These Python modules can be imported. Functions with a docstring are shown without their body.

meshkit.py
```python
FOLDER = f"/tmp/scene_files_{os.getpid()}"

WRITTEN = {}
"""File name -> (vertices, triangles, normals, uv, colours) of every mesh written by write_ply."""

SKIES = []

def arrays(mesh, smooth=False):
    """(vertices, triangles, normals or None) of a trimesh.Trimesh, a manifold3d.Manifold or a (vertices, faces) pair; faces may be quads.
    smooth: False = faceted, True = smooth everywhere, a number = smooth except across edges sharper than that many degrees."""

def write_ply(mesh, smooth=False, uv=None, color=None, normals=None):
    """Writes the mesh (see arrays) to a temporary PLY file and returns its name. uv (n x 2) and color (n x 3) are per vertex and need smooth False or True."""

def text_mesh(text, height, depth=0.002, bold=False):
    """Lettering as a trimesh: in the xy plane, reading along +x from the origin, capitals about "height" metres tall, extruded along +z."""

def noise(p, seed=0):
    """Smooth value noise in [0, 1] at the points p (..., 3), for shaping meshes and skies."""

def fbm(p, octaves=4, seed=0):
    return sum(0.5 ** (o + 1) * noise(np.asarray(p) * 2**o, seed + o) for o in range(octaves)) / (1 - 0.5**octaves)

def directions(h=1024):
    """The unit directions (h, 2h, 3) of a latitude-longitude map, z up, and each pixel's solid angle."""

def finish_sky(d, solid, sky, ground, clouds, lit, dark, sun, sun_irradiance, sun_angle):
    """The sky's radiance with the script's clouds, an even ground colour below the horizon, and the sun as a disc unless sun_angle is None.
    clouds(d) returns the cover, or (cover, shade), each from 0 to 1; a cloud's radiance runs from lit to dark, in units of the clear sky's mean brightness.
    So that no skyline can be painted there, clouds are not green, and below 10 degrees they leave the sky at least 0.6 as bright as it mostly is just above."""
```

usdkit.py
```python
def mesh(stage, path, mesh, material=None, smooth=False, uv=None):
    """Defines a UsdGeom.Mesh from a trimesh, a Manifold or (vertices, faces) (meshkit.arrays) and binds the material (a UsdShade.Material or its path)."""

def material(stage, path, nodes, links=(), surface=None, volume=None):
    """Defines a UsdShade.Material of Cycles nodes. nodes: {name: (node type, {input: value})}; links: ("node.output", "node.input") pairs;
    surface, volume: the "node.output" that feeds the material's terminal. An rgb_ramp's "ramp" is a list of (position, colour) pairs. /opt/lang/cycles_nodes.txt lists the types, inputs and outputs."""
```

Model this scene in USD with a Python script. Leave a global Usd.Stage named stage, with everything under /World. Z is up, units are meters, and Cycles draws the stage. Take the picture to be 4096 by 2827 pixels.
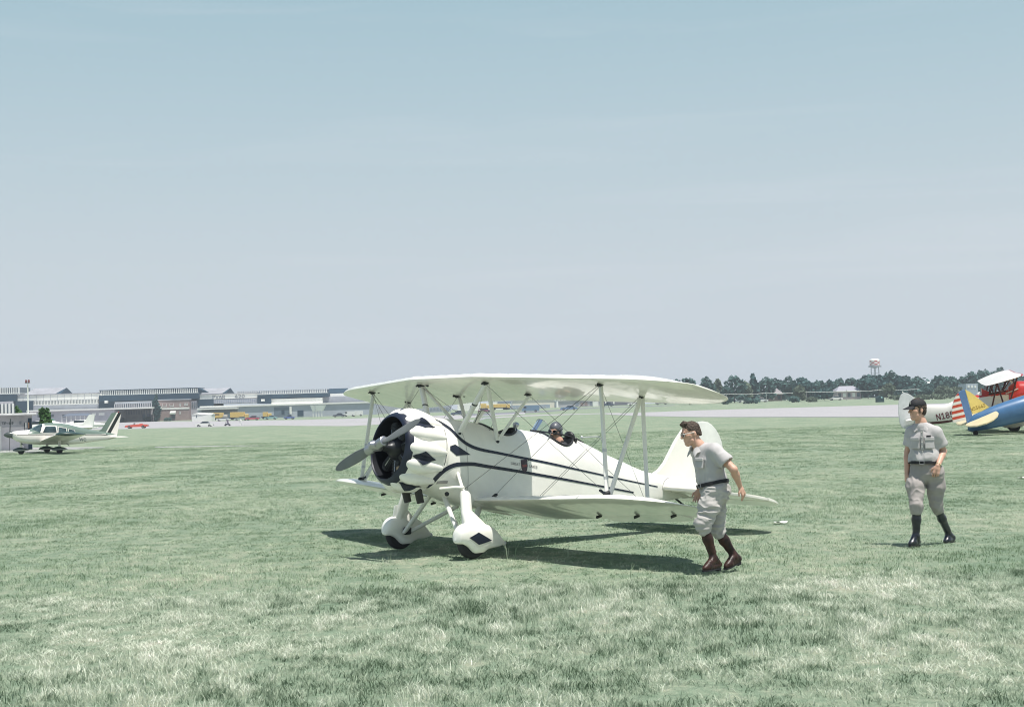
import math, random
import numpy as np, trimesh, usdkit, meshkit
from pxr import Usd, UsdGeom, UsdLux, UsdShade, Sdf, Gf, Vt
from shapely.geometry import Polygon, LineString, box as sbox

GRASS = True; HAZY = True
stage = Usd.Stage.CreateInMemory()
UsdGeom.SetStageUpAxis(stage, UsdGeom.Tokens.z)
UsdGeom.SetStageMetersPerUnit(stage, 1.0)
UsdGeom.Xform.Define(stage, '/World')
UsdGeom.Scope.Define(stage, '/World/Looks')
RAD = math.radians

# ---------------------------------------------------------------- camera
CAM_H, PITCH, ROLL = 1.86, RAD(2.161), RAD(1.62)
_fw = np.array([0, math.cos(PITCH), math.sin(PITCH)])
_up = np.array([0, -math.sin(PITCH), math.cos(PITCH)])
_rt = np.array([1.0, 0, 0])
CU = _up * math.cos(ROLL) + _rt * math.sin(ROLL)
CR = _rt * math.cos(ROLL) - _up * math.sin(ROLL)
cam = UsdGeom.Camera.Define(stage, '/World/camera')
m = np.eye(4); m[0, :3] = CR; m[1, :3] = CU; m[2, :3] = -_fw; m[3, :3] = [0, 0, CAM_H]
cam.AddTransformOp().Set(Gf.Matrix4d(*m.ravel().tolist()))
cam.CreateHorizontalApertureAttr(36.0); cam.CreateVerticalApertureAttr(36.0 * 2827 / 4096)
cam.CreateFocalLengthAttr(36.0 * 5704 / 4096); cam.CreateClippingRangeAttr(Gf.Vec2f(0.1, 20000))
cam.CreateFStopAttr(0.0)
cam.CreateExposureAttr(EXPOSURE := 0.50)

# ---------------------------------------------------------------- sky and sun
SUN_AZ, SUN_EL = RAD(139), RAD(72)
dome = UsdLux.DomeLight.Define(stage, '/World/sky')
sky_mat = usdkit.material(stage, '/World/Looks/sky_air', {
    'sky': ('sky_texture', {'sky_type': 'single_scattering', 'sun_disc': False, 'sun_elevation': SUN_EL, 'sun_rotation': SUN_AZ,
                            'altitude': 100.0, 'air_density': 1.0, 'aerosol_density': 1.5, 'ozone_density': 1.6}),
    'tc': ('texture_coordinate', {}), 'sep': ('separate_xyz', {}),
    'low': ('map_range', {'range_type': 'smoothstep', 'from_min': -0.02, 'from_max': 0.62, 'to_min': 1.0, 'to_max': 0.5, 'clamp': True}),
    'haze': ('rgb_ramp', {'ramp': [(0.0, (4.35, 4.75, 5.2)), (0.10, (4.15, 4.68, 5.05)), (0.30, (2.85, 4.12, 4.42)), (0.62, (1.3, 2.1, 2.8)), (1.0, (0.8, 1.4, 2.2))]}),
    'rot': ('mapping', {'rotation': (0, RAD(13), 0), 'scale': (1.5, 1.5, 22.0)}),
    'n1': ('noise_texture', {'scale': 1.6, 'detail': 5.0, 'roughness': 0.55, 'distortion': 0.5}),
    'r1': ('map_range', {'from_min': 0.52, 'from_max': 0.80, 'to_min': 0.0, 'to_max': 0.24, 'clamp': True}),
    'veil': ('mix', {}), 'cloud': ('mix', {'color2': (5.4, 5.6, 6.0)}),
    'bg': ('background_shader', {'strength': 0.1}),
}, [('tc.generated', 'sep.vector'), ('sep.z', 'low.value'), ('sep.z', 'haze.fac'), ('sky.color', 'veil.color1'), ('haze.color', 'veil.color2'), ('low.result', 'veil.fac'),
    ('tc.generated', 'rot.vector'), ('rot.vector', 'n1.vector'), ('n1.fac', 'r1.value'), ('veil.color', 'cloud.color1'), ('r1.result', 'cloud.fac'), ('cloud.color', 'bg.color')], surface='bg.background')
UsdShade.MaterialBindingAPI.Apply(dome.GetPrim()).Bind(sky_mat)
dome.GetPrim().SetCustomDataByKey('kind', 'structure')
sun = UsdLux.DistantLight.Define(stage, '/World/sun')
sun.CreateNormalizeAttr(True); sun.CreateIntensityAttr(1.10); sun.CreateAngleAttr(0.53); sun.CreateColorAttr(Gf.Vec3f(1.0, 0.965, 0.9))
SUN_DIR = np.array([math.sin(SUN_AZ) * math.cos(SUN_EL), math.cos(SUN_AZ) * math.cos(SUN_EL), math.sin(SUN_EL)])
_z = SUN_DIR; _x = np.cross([0, 0, 1.0], _z); _x /= np.linalg.norm(_x); _y = np.cross(_z, _x)
m = np.eye(4); m[0, :3] = _x; m[1, :3] = _y; m[2, :3] = _z; m[3, :3] = SUN_DIR * 400
sun.AddTransformOp().Set(Gf.Matrix4d(*m.ravel().tolist()))

# ---------------------------------------------------------------- scene tree helpers
USED = {}
def fresh(parent, name):
    key = (str(parent), name); k = USED.get(key, -1) + 1; USED[key] = k
    return f'{parent}/{name}' if k == 0 else f'{parent}/{name}_{k:03d}'
def tag(prim, label=None, cat=None, group=None, kind=None):
    for k, v in (('label', label), ('category', cat), ('group', group), ('kind', kind)):
        if v: prim.SetCustomDataByKey(k, v)
    return prim
def rotm(rz=0, rx=0, ry=0):
    cz, sz, cx, sx, cy, sy = math.cos(rz), math.sin(rz), math.cos(rx), math.sin(rx), math.cos(ry), math.sin(ry)
    return np.array([[cz, -sz, 0], [sz, cz, 0], [0, 0, 1.0]]) @ np.array([[cy, 0, sy], [0, 1, 0], [-sy, 0, cy]]) @ np.array([[1.0, 0, 0], [0, cx, -sx], [0, sx, cx]])
def thing(name, label, cat, loc=(0, 0, 0), rot=None, group=None, scale=1.0):
    """An Xform at the thing's base, directly under /World; its parts are children. rot: heading in degrees or a 3x3 matrix."""
    x = UsdGeom.Xform.Define(stage, fresh('/World', name))
    M = np.eye(4)
    R = np.eye(3) if rot is None else (rotm(RAD(rot)) if np.ndim(rot) == 0 else np.asarray(rot))
    M[:3, :3] = (R * scale).T; M[3, :3] = loc
    x.AddTransformOp().Set(Gf.Matrix4d(*M.ravel().tolist()))
    return tag(x.GetPrim(), label, cat, group)
def part(parent, name, mesh, mat, smooth=35, label=None, kind=None):
    p = parent.GetPath() if hasattr(parent, 'GetPath') else parent
    pr = usdkit.mesh(stage, fresh(p, name), mesh, mat, smooth=smooth).GetPrim()
    return tag(pr, label, None, None, kind)
def solo(name, mesh, mat, label, cat, group=None, smooth=35):
    return tag(part('/World', name, mesh, mat, smooth), label, cat, group)
def struct(name, mesh, mat, smooth=False, label=None):
    return tag(part('/World', name, mesh, mat, smooth), label, None, None, 'structure')
def copy_of(root, loc, rot=0, label=None, group=None, scale=1.0):
    d = root.GetCustomData()
    c = thing(root.GetName().rstrip('0123456789').rstrip('_'), label or d['label'], d['category'], loc, rot, group or d.get('group'), scale)
    c.GetReferences().AddInternalReference(root.GetPath()); c.SetInstanceable(True)
    return c

# ---------------------------------------------------------------- materials
LOOKS = {}
def mat(name, col, rough=0.55, var=0.06, scale=3.0, metal=0.0, spec=0.5, bump=0.0, bscale=40.0, coat=0.0, transl=0.0, col2=None, obj=True):
    """A painted, woven, bare ... surface: colour with a little uneven wear, optional fine relief."""
    if name in LOOKS: return LOOKS[name]
    c = np.array(col, float); c2 = np.array(col2, float) if col2 is not None else np.clip(c * (1 - 2.2 * var), 0, 1)
    c1 = c if col2 is not None else np.clip(c * (1 + var), 0, 1)
    n = {'tc': ('texture_coordinate', {}), 'no': ('noise_texture', {'scale': scale, 'detail': 5.0, 'roughness': 0.6}),
         'ra': ('rgb_ramp', {'ramp': [(0.3, tuple(c2)), (0.62, tuple(c1))]}),
         'p': ('principled_bsdf', {'roughness': rough, 'metallic': metal, 'specular_ior_level': spec, 'coat_weight': coat})}
    l = [('tc.object', 'no.vector'), ('no.fac', 'ra.fac'), ('ra.color', 'p.base_color')]
    if bump:
        n['nb'] = ('noise_texture', {'scale': bscale, 'detail': 3.0}); n['bu'] = ('bump', {'strength': bump, 'distance': 0.02})
        l += [('tc.object', 'nb.vector'), ('nb.fac', 'bu.height'), ('bu.normal', 'p.normal')]
    out = 'p.BSDF'
    if transl:
        n['tr'] = ('translucent_bsdf', {}); n['mx'] = ('mix_closure', {'fac': transl})
        l += [('ra.color', 'tr.color'), ('p.BSDF', 'mx.closure1'), ('tr.BSDF', 'mx.closure2')]; out = 'mx.closure'
    LOOKS[name] = usdkit.material(stage, f'/World/Looks/{name}', n, l, surface=out)
    return LOOKS[name]
def glassmat(name, tint=(0.75, 0.82, 0.85), gloss=0.06):
    if name in LOOKS: return LOOKS[name]
    LOOKS[name] = usdkit.material(stage, f'/World/Looks/{name}', {
        't': ('transparent_bsdf', {'color': tint}), 'g': ('glossy_bsdf', {'color': (0.9, 0.92, 0.95), 'roughness': gloss}), 'f': ('fresnel', {'IOR': 1.5}),
        'm': ('mix_closure', {})}, [('f.fac', 'm.fac'), ('t.BSDF', 'm.closure1'), ('g.BSDF', 'm.closure2')], surface='m.closure')
    return LOOKS[name]

# ---------------------------------------------------------------- mesh helpers: every mesh is (vertices, triangles)
def tri(q):
    q = np.asarray(q, int); return np.vstack([q[:, [0, 1, 2]], q[:, [0, 2, 3]]])
def merge(*ms):
    vs, fs, k = [], [], 0
    for v, f in ms:
        vs.append(np.asarray(v, float)); fs.append(np.asarray(f, int) + k); k += len(v)
    return np.vstack(vs), np.vstack(fs)
def xf(m, R=None, t=(0, 0, 0), s=1.0):
    v = np.asarray(m[0]) * s
    if R is not None: v = v @ np.asarray(R).T
    f = m[1]
    if np.ndim(s) and np.prod(s) < 0: f = f[:, ::-1]
    return v + np.asarray(t), f
def mirror_y(m): return np.asarray(m[0]) * [1, -1, 1], np.asarray(m[1])[:, ::-1]
def tm(t): return np.array(t.vertices), np.array(t.faces)
def loft(rings, cap=True, closed=True):
    rings = np.asarray(rings, float); a, n, _ = rings.shape
    q = []
    for i in range(a - 1):
        for j in range(n if closed else n - 1):
            k = (j + 1) % n; q.append((i * n + j, i * n + k, (i + 1) * n + k, (i + 1) * n + j))
    v = rings.reshape(-1, 3); f = tri(q)
    if cap and closed:
        c0, c1 = rings[0].mean(0), rings[-1].mean(0); b = len(v); v = np.vstack([v, c0, c1])
        f = np.vstack([f, [(b, (j + 1) % n, j) for j in range(n)], [(b + 1, (a - 1) * n + j, (a - 1) * n + (j + 1) % n) for j in range(n)]])
    t = trimesh.Trimesh(v, f, process=False)
    if closed and cap and t.volume < 0: f = f[:, ::-1]
    return v, f
def frame(d, hint=(0, 0, 1)):
    d = np.asarray(d, float); d = d / np.linalg.norm(d); h = np.asarray(hint, float)
    if abs(d @ h) > 0.95 * np.linalg.norm(h): h = np.array([1.0, 0, 0]) if abs(d[0]) < 0.9 else np.array([0, 1.0, 0])
    a = h - d * (d @ h); a /= np.linalg.norm(a)
    return d, a, np.cross(d, a)
def tube(pts, r, n=8, hint=(0, 0, 1)):
    p = np.asarray(pts, float); r = np.broadcast_to(r, (len(p),)); t = np.gradient(p, axis=0); rings = []
    ang = np.arange(n) * 2 * np.pi / n
    for i in range(len(p)):
        _, a, b = frame(t[i], hint); rings.append(p[i] + r[i] * (np.cos(ang)[:, None] * a + np.sin(ang)[:, None] * b))
    return loft(rings)
def strut(a, b, chord, thick, cdir=(1, 0, 0), n=12, taper=0.0):
    """A streamlined strut from a to b: chord along cdir, thick across."""
    a, b = np.asarray(a, float), np.asarray(b, float); d, u, w = frame(b - a, cdir)
    ang = np.arange(n) * 2 * np.pi / n
    cx = np.where(np.cos(ang) > 0, np.cos(ang) * 0.4, np.cos(ang) * 0.6); sy = np.sin(ang) * np.where(np.cos(ang) > 0, 1, (1 + np.cos(ang)) ** 0.35)
    rings = []
    for t in (0, 0.08, 0.5, 0.92, 1.0):
        k = 1 - taper if t in (0, 1.0) else 1.0
        rings.append(a + (b - a) * t + k * (chord * cx[:, None] * u + thick / 2 * sy[:, None] * w))
    return loft(rings)
def box(c, s, R=None, bevel=0.0):
    s = np.asarray(s, float) / 2
    if bevel:
        p = []
        for i in np.ndindex(2, 2, 2):
            sg = np.array(i) * 2 - 1
            for k in range(3):
                q = s - bevel; q[k] = s[k]; p.append(sg * q)
        m = tm(trimesh.convex.convex_hull(np.array(p)))
    else: m = tm(trimesh.creation.box(extents=2 * s))
    return xf(m, R, c)
def slab(poly, z0, z1):
    """A polygon in the xy plane, as a plate from z0 to z1."""
    if not hasattr(poly, 'exterior'): poly = Polygon(poly)
    t = trimesh.creation.extrude_polygon(poly, z1 - z0, engine='earcut'); v, f = tm(t); return v + [0, 0, z0], f
def plate_xz(poly, y0, y1):
    """A polygon given as (x, z), as a plate from y0 to y1."""
    v, f = slab(poly, -y1, -y0); return v[:, [0, 2, 1]] * [1, -1, 1], f
def lathe(prof, n=24, axis='z'):
    """prof: (r, h) pairs turned round an axis."""
    ang = np.arange(n) * 2 * np.pi / n
    rings = [[(r * math.cos(a), r * math.sin(a), h) for a in ang] for r, h in prof]
    v, f = loft(rings)
    if axis == 'x': v = v[:, [2, 0, 1]]
    if axis == 'y': v = v[:, [1, 2, 0]]
    return v, f
def ball(c, r, n=2):
    v, f = tm(trimesh.creation.icosphere(subdivisions=n)); return v * r + np.asarray(c), f
def grid_f(nu, nv):
    return tri([(i * nv + j, i * nv + j + 1, (i + 1) * nv + j + 1, (i + 1) * nv + j) for i in range(nu - 1) for j in range(nv - 1)])
def sheet(P, thick=0.0):
    """A grid of points as an open sheet."""
    P = np.asarray(P, float); return P.reshape(-1, 3), grid_f(P.shape[0], P.shape[1])
def text(s, h, depth=0.004, bold=False, width=None):
    t = meshkit.text_mesh(s, h, depth, bold); v, f = tm(t)
    v = v - [v[:, 0].mean() * 0 + (v[:, 0].min() + v[:, 0].max()) / 2, 0, 0]
    if width: v = v * [width / (v[:, 0].max() - v[:, 0].min()), 1, 1]
    return v, f
def ss(a, b, x):
    t = np.clip((np.asarray(x, float) - a) / (b - a), 0, 1); return t * t * (3 - 2 * t)
def crv(x, pts):
    """Smooth (monotone cubic) interpolation through (x, y) pairs."""
    from scipy.interpolate import PchipInterpolator
    pts = sorted(pts); return PchipInterpolator([p[0] for p in pts], [p[1] for p in pts])(np.clip(x, pts[0][0], pts[-1][0]))

# ================================================================ soft-union surfaces for bodies and cloth; shared paints
V3 = lambda *a: np.array(a, float)
def unit(v): v = np.asarray(v, float); return v / np.linalg.norm(v)
class Field:
    """Soft union of rounded cones and ellipsoids on a grid, turned into a surface by surface nets."""
    def __init__(s, lo, hi, h):
        s.h = h; s.lo = np.asarray(lo, float); s.n = np.ceil((np.asarray(hi) - s.lo) / h).astype(int) + 1; s.d = np.full(s.n, 9.0)
    def _blk(s, pts, pad):
        a = np.clip(((np.min(pts, 0) - pad - s.lo) / s.h).astype(int), 0, s.n - 1); b = np.clip(((np.max(pts, 0) + pad - s.lo) / s.h).astype(int) + 2, 1, s.n)
        sl = tuple(slice(i, j) for i, j in zip(a, b)); g = np.stack(np.meshgrid(*[s.lo[k] + s.h * np.arange(a[k], b[k]) for k in range(3)], indexing='ij'), -1); return sl, g
    def _mix(s, sl, d, k, cut=False):
        o = s.d[sl]
        if cut: s.d[sl] = np.maximum(o, -d); return
        q = np.maximum(k - np.abs(o - d), 0) / max(k, 1e-6); s.d[sl] = np.minimum(o, d) - q * q * k / 4
    def cone(s, a, b, ra, rb, k=.02, flat=None, f=1.0, cut=False):
        a, b = np.asarray(a, float), np.asarray(b, float); sl, g = s._blk([a, b], max(ra, rb) * max(1, f) + .05 + k); ab = b - a
        t = np.clip(((g - a) @ ab) / max(ab @ ab, 1e-9), 0, 1); o = g - a - t[..., None] * ab
        if flat is not None: w = unit(flat); o = o + (o @ w)[..., None] * w * (1 / f - 1)
        s._mix(sl, np.linalg.norm(o, axis=-1) - (ra + (rb - ra) * t), k, cut); return s
    def ell(s, c, R, r, k=.02, cut=False):
        c, r = np.asarray(c, float), np.asarray(r, float); sl, g = s._blk([c - r.max(), c + r.max()], .05 + k); o = (g - c) @ np.asarray(R)
        q = np.linalg.norm(o / r, axis=-1); s._mix(sl, (q - 1) * r.min() * np.where(q > 1, 1.0, 1.0), k, cut); return s
    def keep(s, p, nrm):
        """Cuts away everything on the side the normal points to."""
        g = sum((s.lo[k] + s.h * np.arange(s.n[k])).reshape([-1 if i == k else 1 for i in range(3)]) * nrm[k] for k in range(3)) - np.dot(p, nrm); s.d = np.maximum(s.d, g); return s
    def mesh(s, taubin=6):
        d = np.pad(s.d, 1, constant_values=9.0); ins = d < 0; n = np.array(d.shape) - 1
        cs = [d[i:n[0] + i, j:n[1] + j, k:n[2] + k] for i in (0, 1) for j in (0, 1) for k in (0, 1)]; off = np.array([(i, j, k) for i in (0, 1) for j in (0, 1) for k in (0, 1)], float)
        neg = sum((c < 0).astype(int) for c in cs); act = (neg > 0) & (neg < 8); idx = np.full(n, -1); idx[act] = np.arange(act.sum()); C = np.stack([c[act] for c in cs], 1)
        acc, cnt = np.zeros((len(C), 3)), np.zeros(len(C))
        for a in range(8):
            for b in range(a + 1, 8):
                if np.abs(off[a] - off[b]).sum() != 1: continue
                m = (C[:, a] < 0) != (C[:, b] < 0); t = C[m, a] / (C[m, a] - C[m, b]); acc[m] += off[a] + (off[b] - off[a]) * t[:, None]; cnt[m] += 1
        v = (np.argwhere(act) + acc / np.maximum(cnt, 1)[:, None] - 1) * s.h + s.lo; F = []
        for ax in range(3):
            u, w = (ax + 1) % 3, (ax + 2) % 3; sh = [slice(1, n[k]) for k in range(3)]; sh[ax] = slice(0, n[ax]); sh2 = list(sh); sh2[ax] = slice(1, n[ax] + 1)
            A, B = ins[tuple(sh)], ins[tuple(sh2)]; e = np.argwhere(A != B); fl = A[A != B]
            o = np.array([sl.start for sl in sh]); c = e + o; g = lambda du, dw: idx[tuple((c - np.eye(3, dtype=int)[u] * du - np.eye(3, dtype=int)[w] * dw).T)]
            q = np.stack([g(1, 1), g(0, 1), g(0, 0), g(1, 0)], 1); q[~fl] = q[~fl][:, ::-1]; F.append(q)
        f = tri(np.vstack(F))
        if taubin:
            from scipy.sparse import coo_matrix
            e = np.vstack([f[:, [0, 1]], f[:, [1, 2]], f[:, [2, 0]]]); e = np.vstack([e, e[:, ::-1]]); A = coo_matrix((np.ones(len(e)), (e[:, 0], e[:, 1])), (len(v), len(v))).tocsr(); A.data[:] = 1; deg = np.maximum(np.asarray(A.sum(1)), 1)
            for i in range(taubin * 2): v = v + (.5 if i % 2 == 0 else -.52) * (A @ v / deg - v)
        return v, f
def folds(m, amp, scale, seed=0, dirs=(1, 1, 1), mask=None):
    """Creases in cloth: the surface pushed in and out along its normals."""
    t = trimesh.Trimesh(*m, process=False); q = m[0] * np.asarray(dirs, float) * scale
    q = q + .8 * (np.stack([meshkit.noise(q * .6, seed + i) for i in range(3)], -1) - .5)
    a = 1 - np.abs(2 * meshkit.fbm(q, 2, seed + 9) - 1) * 2.2
    if mask is not None: a = a * mask(m[0])
    return m[0] + t.vertex_normals * (amp * a)[:, None], m[1]
WHITE = mat('cream_enamel', (0.83, 0.805, 0.745), rough=0.30, var=0.05, scale=1.6, coat=0.25)
FABRIC = mat('doped_fabric', (0.82, 0.795, 0.725), rough=0.22, var=0.03, scale=2.5, coat=0.5)
NAVY = mat('navy_paint', (0.010, 0.015, 0.032), rough=0.42, var=0.1, coat=0.0)
BLACK = mat('black_paint', (0.012, 0.014, 0.018), rough=0.4, var=0.1)
RUBBER = mat('tyre_rubber', (0.018, 0.018, 0.02), rough=0.85, var=0.15)
STEEL = mat('bare_steel', (0.42, 0.42, 0.44), rough=0.32, metal=0.9, var=0.08)
SILVER = mat('silver_paint', (0.52, 0.53, 0.55), rough=0.4, metal=0.35, var=0.05)
LEATHER = mat('black_leather', (0.018, 0.016, 0.018), rough=0.45, var=0.15, bump=0.2)
GREYM = mat('engine_grey', (0.09, 0.095, 0.10), rough=0.5, metal=0.4, var=0.15)
PANE = glassmat('windscreen_glass', (0.82, 0.87, 0.9))

# ================================================================ the ground
def gz(x, y):
    """Height of the field: level near the planes, dipping a metre or so towards the taxiway on the left."""
    x, y = np.asarray(x, float), np.asarray(y, float)
    dip = np.interp(y, [0, 100, 200, 310, 345, 400, 480, 560], [0, -.02, -.15, -.4, -.8, -.95, -.7, 0])
    u = x / np.maximum(y, 1.0)
    return dip * (1 - ss(-0.16, 0.06, u)) + ss(330, 560, y) * (.45 + 1.15 * ss(-.2, .15, u))
def ray_ground(sx, sy):
    """The point of the field seen at a pixel of the 4096 x 2827 photograph (for laying out the far field)."""
    d = _fw + CR * (sx - 2048) / 5704 - CU * (sy - 1413.5) / 5704
    t = np.concatenate([np.arange(5, 100, .5), np.arange(100, 1500, 2)])
    p = np.array([0, 0, CAM_H]) + t[:, None] * d
    below = np.nonzero(p[:, 2] < gz(p[:, 0], p[:, 1]))[0]
    return p[below[0]] if len(below) else p[-1]
def at(sx, y, z=None):
    """x of a thing at depth y seen in the photograph's column sx, standing on the field."""
    x = (sx - 2048) / 5704 * y * 1.0003
    return np.array([x, y, float(gz(x, y)) if z is None else z])

GRASS_N = {
    'g': ('geometry', {}),
    'm1': ('mapping', {'scale': (0.42, 0.22, 0.4)}), 'n1': ('noise_texture', {'scale': 1.0, 'detail': 4.0, 'roughness': 0.62}),
    'm2': ('mapping', {'scale': (3.6, 2.6, 1.0)}), 'n2': ('noise_texture', {'scale': 1.0, 'detail': 4.0, 'roughness': 0.72}),
    'add': ('mix_float', {'fac': 0.58}),
}
GRASS_L = [('g.position', 'm1.vector'), ('m1.vector', 'n1.vector'), ('g.position', 'm2.vector'), ('m2.vector', 'n2.vector'), ('n1.fac', 'add.a'), ('n2.fac', 'add.b')]
field_mat = usdkit.material(stage, '/World/Looks/mown_field', {
    **GRASS_N,
    'ra': ('rgb_ramp', {'ramp': [(0.34, (0.125, 0.185, 0.125)), (0.46, (0.19, 0.25, 0.18)), (0.56, (0.26, 0.295, 0.22)), (0.68, (0.34, 0.34, 0.265))]}),
    'n3': ('noise_texture', {'scale': 14.0, 'detail': 4.0, 'roughness': 0.7}), 'bu': ('bump', {'strength': 0.9, 'distance': 0.05}),
    'mul': ('mix', {'mix_type': 'multiply', 'fac': 0.55}), 'r3': ('rgb_ramp', {'ramp': [(0.3, (0.45, 0.5, 0.45)), (0.65, (1.25, 1.2, 1.15))]}),
    'p': ('principled_bsdf', {'roughness': 0.95, 'specular_ior_level': 0.1})},
    GRASS_L + [('add.result', 'ra.fac'), ('g.position', 'n3.vector'), ('n3.fac', 'bu.height'), ('bu.normal', 'p.normal'),
               ('n3.fac', 'r3.fac'), ('ra.color', 'mul.color1'), ('r3.color', 'mul.color2'), ('mul.color', 'p.base_color')], surface='p.BSDF')
def axis_pts():
    ys = np.concatenate([np.linspace(-300, 0, 31)[:-1], np.linspace(0, 60, 61)[:-1], np.linspace(60, 600, 109)[:-1], np.geomspace(600, 3000, 22)])
    return ys
_ys = axis_pts(); _us = np.concatenate([-np.geomspace(1.6, 0.5, 10), np.linspace(-0.48, 0.48, 49), np.geomspace(0.5, 1.6, 10)])
_Y, _Uu = np.meshgrid(_ys, _us, indexing='ij'); _X = _Uu * (np.abs(_Y) + 30)
struct('field', sheet(np.stack([_X, _Y, gz(_X, _Y)], -1)), field_mat, smooth=True, label='wide mown airfield grass, pale and patchy')

def strip(name, poly, mt, lift, label, step=14.0):
    """A paved sheet that follows the field, lying a little above it."""
    poly = Polygon(poly).buffer(0); x0, y0, x1, y1 = poly.bounds; vs, fs, k = [], [], 0
    for i in np.arange(x0, x1, step):
        for j in np.arange(y0, y1, step):
            c = poly.intersection(sbox(i, j, i + step, j + step))
            for g in getattr(c, 'geoms', [c]):
                if g.is_empty or g.geom_type != 'Polygon' or g.area < 1e-3: continue
                v, f = trimesh.creation.triangulate_polygon(g, engine='earcut')
                vs.append(np.c_[v, gz(v[:, 0], v[:, 1]) + lift]); fs.append(f + k); k += len(v)
    v, f = np.vstack(vs), np.vstack(fs)
    n = np.cross(v[f[:, 1]] - v[f[:, 0]], v[f[:, 2]] - v[f[:, 0]])[:, 2] < 0; f[n] = f[n][:, ::-1]
    return struct(name, (v, f), mt, label=label)
concrete = mat('pale_concrete', (0.33, 0.318, 0.325), rough=0.9, var=0.05, scale=0.25, bump=0.2, bscale=6)
concrete_dark = mat('grey_tarmac', (0.15, 0.155, 0.175), rough=0.9, var=0.08, scale=0.3)

RG = lambda *pts: [tuple(ray_ground(*p)[:2]) for p in pts]
strip('apron', RG((-900, 1740), (0, 1730), (472, 1717), (700, 1711), (1084, 1702), (1400, 1704), (1600, 1693), (1800, 1680), (1938, 1664), (2100, 1656), (2100, 1650), (1800, 1661), (1400, 1674), (1084, 1681), (850, 1684), (600, 1686), (0, 1692), (-900, 1712)), concrete, .012, 'pale concrete apron in front of the hangars')
strip('parking_strip', RG((-700, 1840), (0, 1812), (150, 1807), (330, 1797), (420, 1791), (420, 1789), (250, 1789), (60, 1791), (0, 1793), (-700, 1810)), concrete, .012, 'narrow paved stand under the low-wing plane')
strip('side_path', RG((620, 1790), (760, 1788), (1060, 1783), (1060, 1781), (760, 1785), (620, 1787)), concrete, .010, 'thin pale strip of paving in the grass')
strip('taxiway', RG((1780, 1692), (1909, 1684), (1945, 1674), (2118, 1664), (2300, 1658), (2480, 1653), (2480, 1651), (2300, 1655), (2118, 1660), (1939, 1669), (1900, 1680), (1780, 1687)), concrete, .014, 'thin pale taxiway crossing the grass beyond the wing')
strip('perimeter_road', RG((1850, 1664), (2178, 1648), (2297, 1637), (2400, 1632), (2700, 1622), (2700, 1620), (2400, 1629), (2297, 1633), (2178, 1643), (1850, 1657)), concrete_dark, .016, 'grey road along the far side of the field')
RWY = [(17.5, 277), (19.8, 212), (23.5, 177), (29, 156), (35, 131), (46, 108), (75, 84), (140, 60), (260, 90), (320, 260), (200, 326), (87, 322), (59, 321), (43, 322), (28, 303), (19, 290)]
strip('runway', RWY, concrete, .012, 'wide pale runway crossing behind the walking man')
strip('runway_shoulder', [(17.2, 277), (19.4, 211), (23.0, 175.5), (28.4, 153), (34.3, 127.5), (45.4, 104), (74, 80), (75, 84), (46, 108), (35, 131), (29, 156), (23.5, 177), (19.8, 212)], concrete_dark, .010, 'dark tarmac shoulder along the near edge of the runway')

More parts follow.
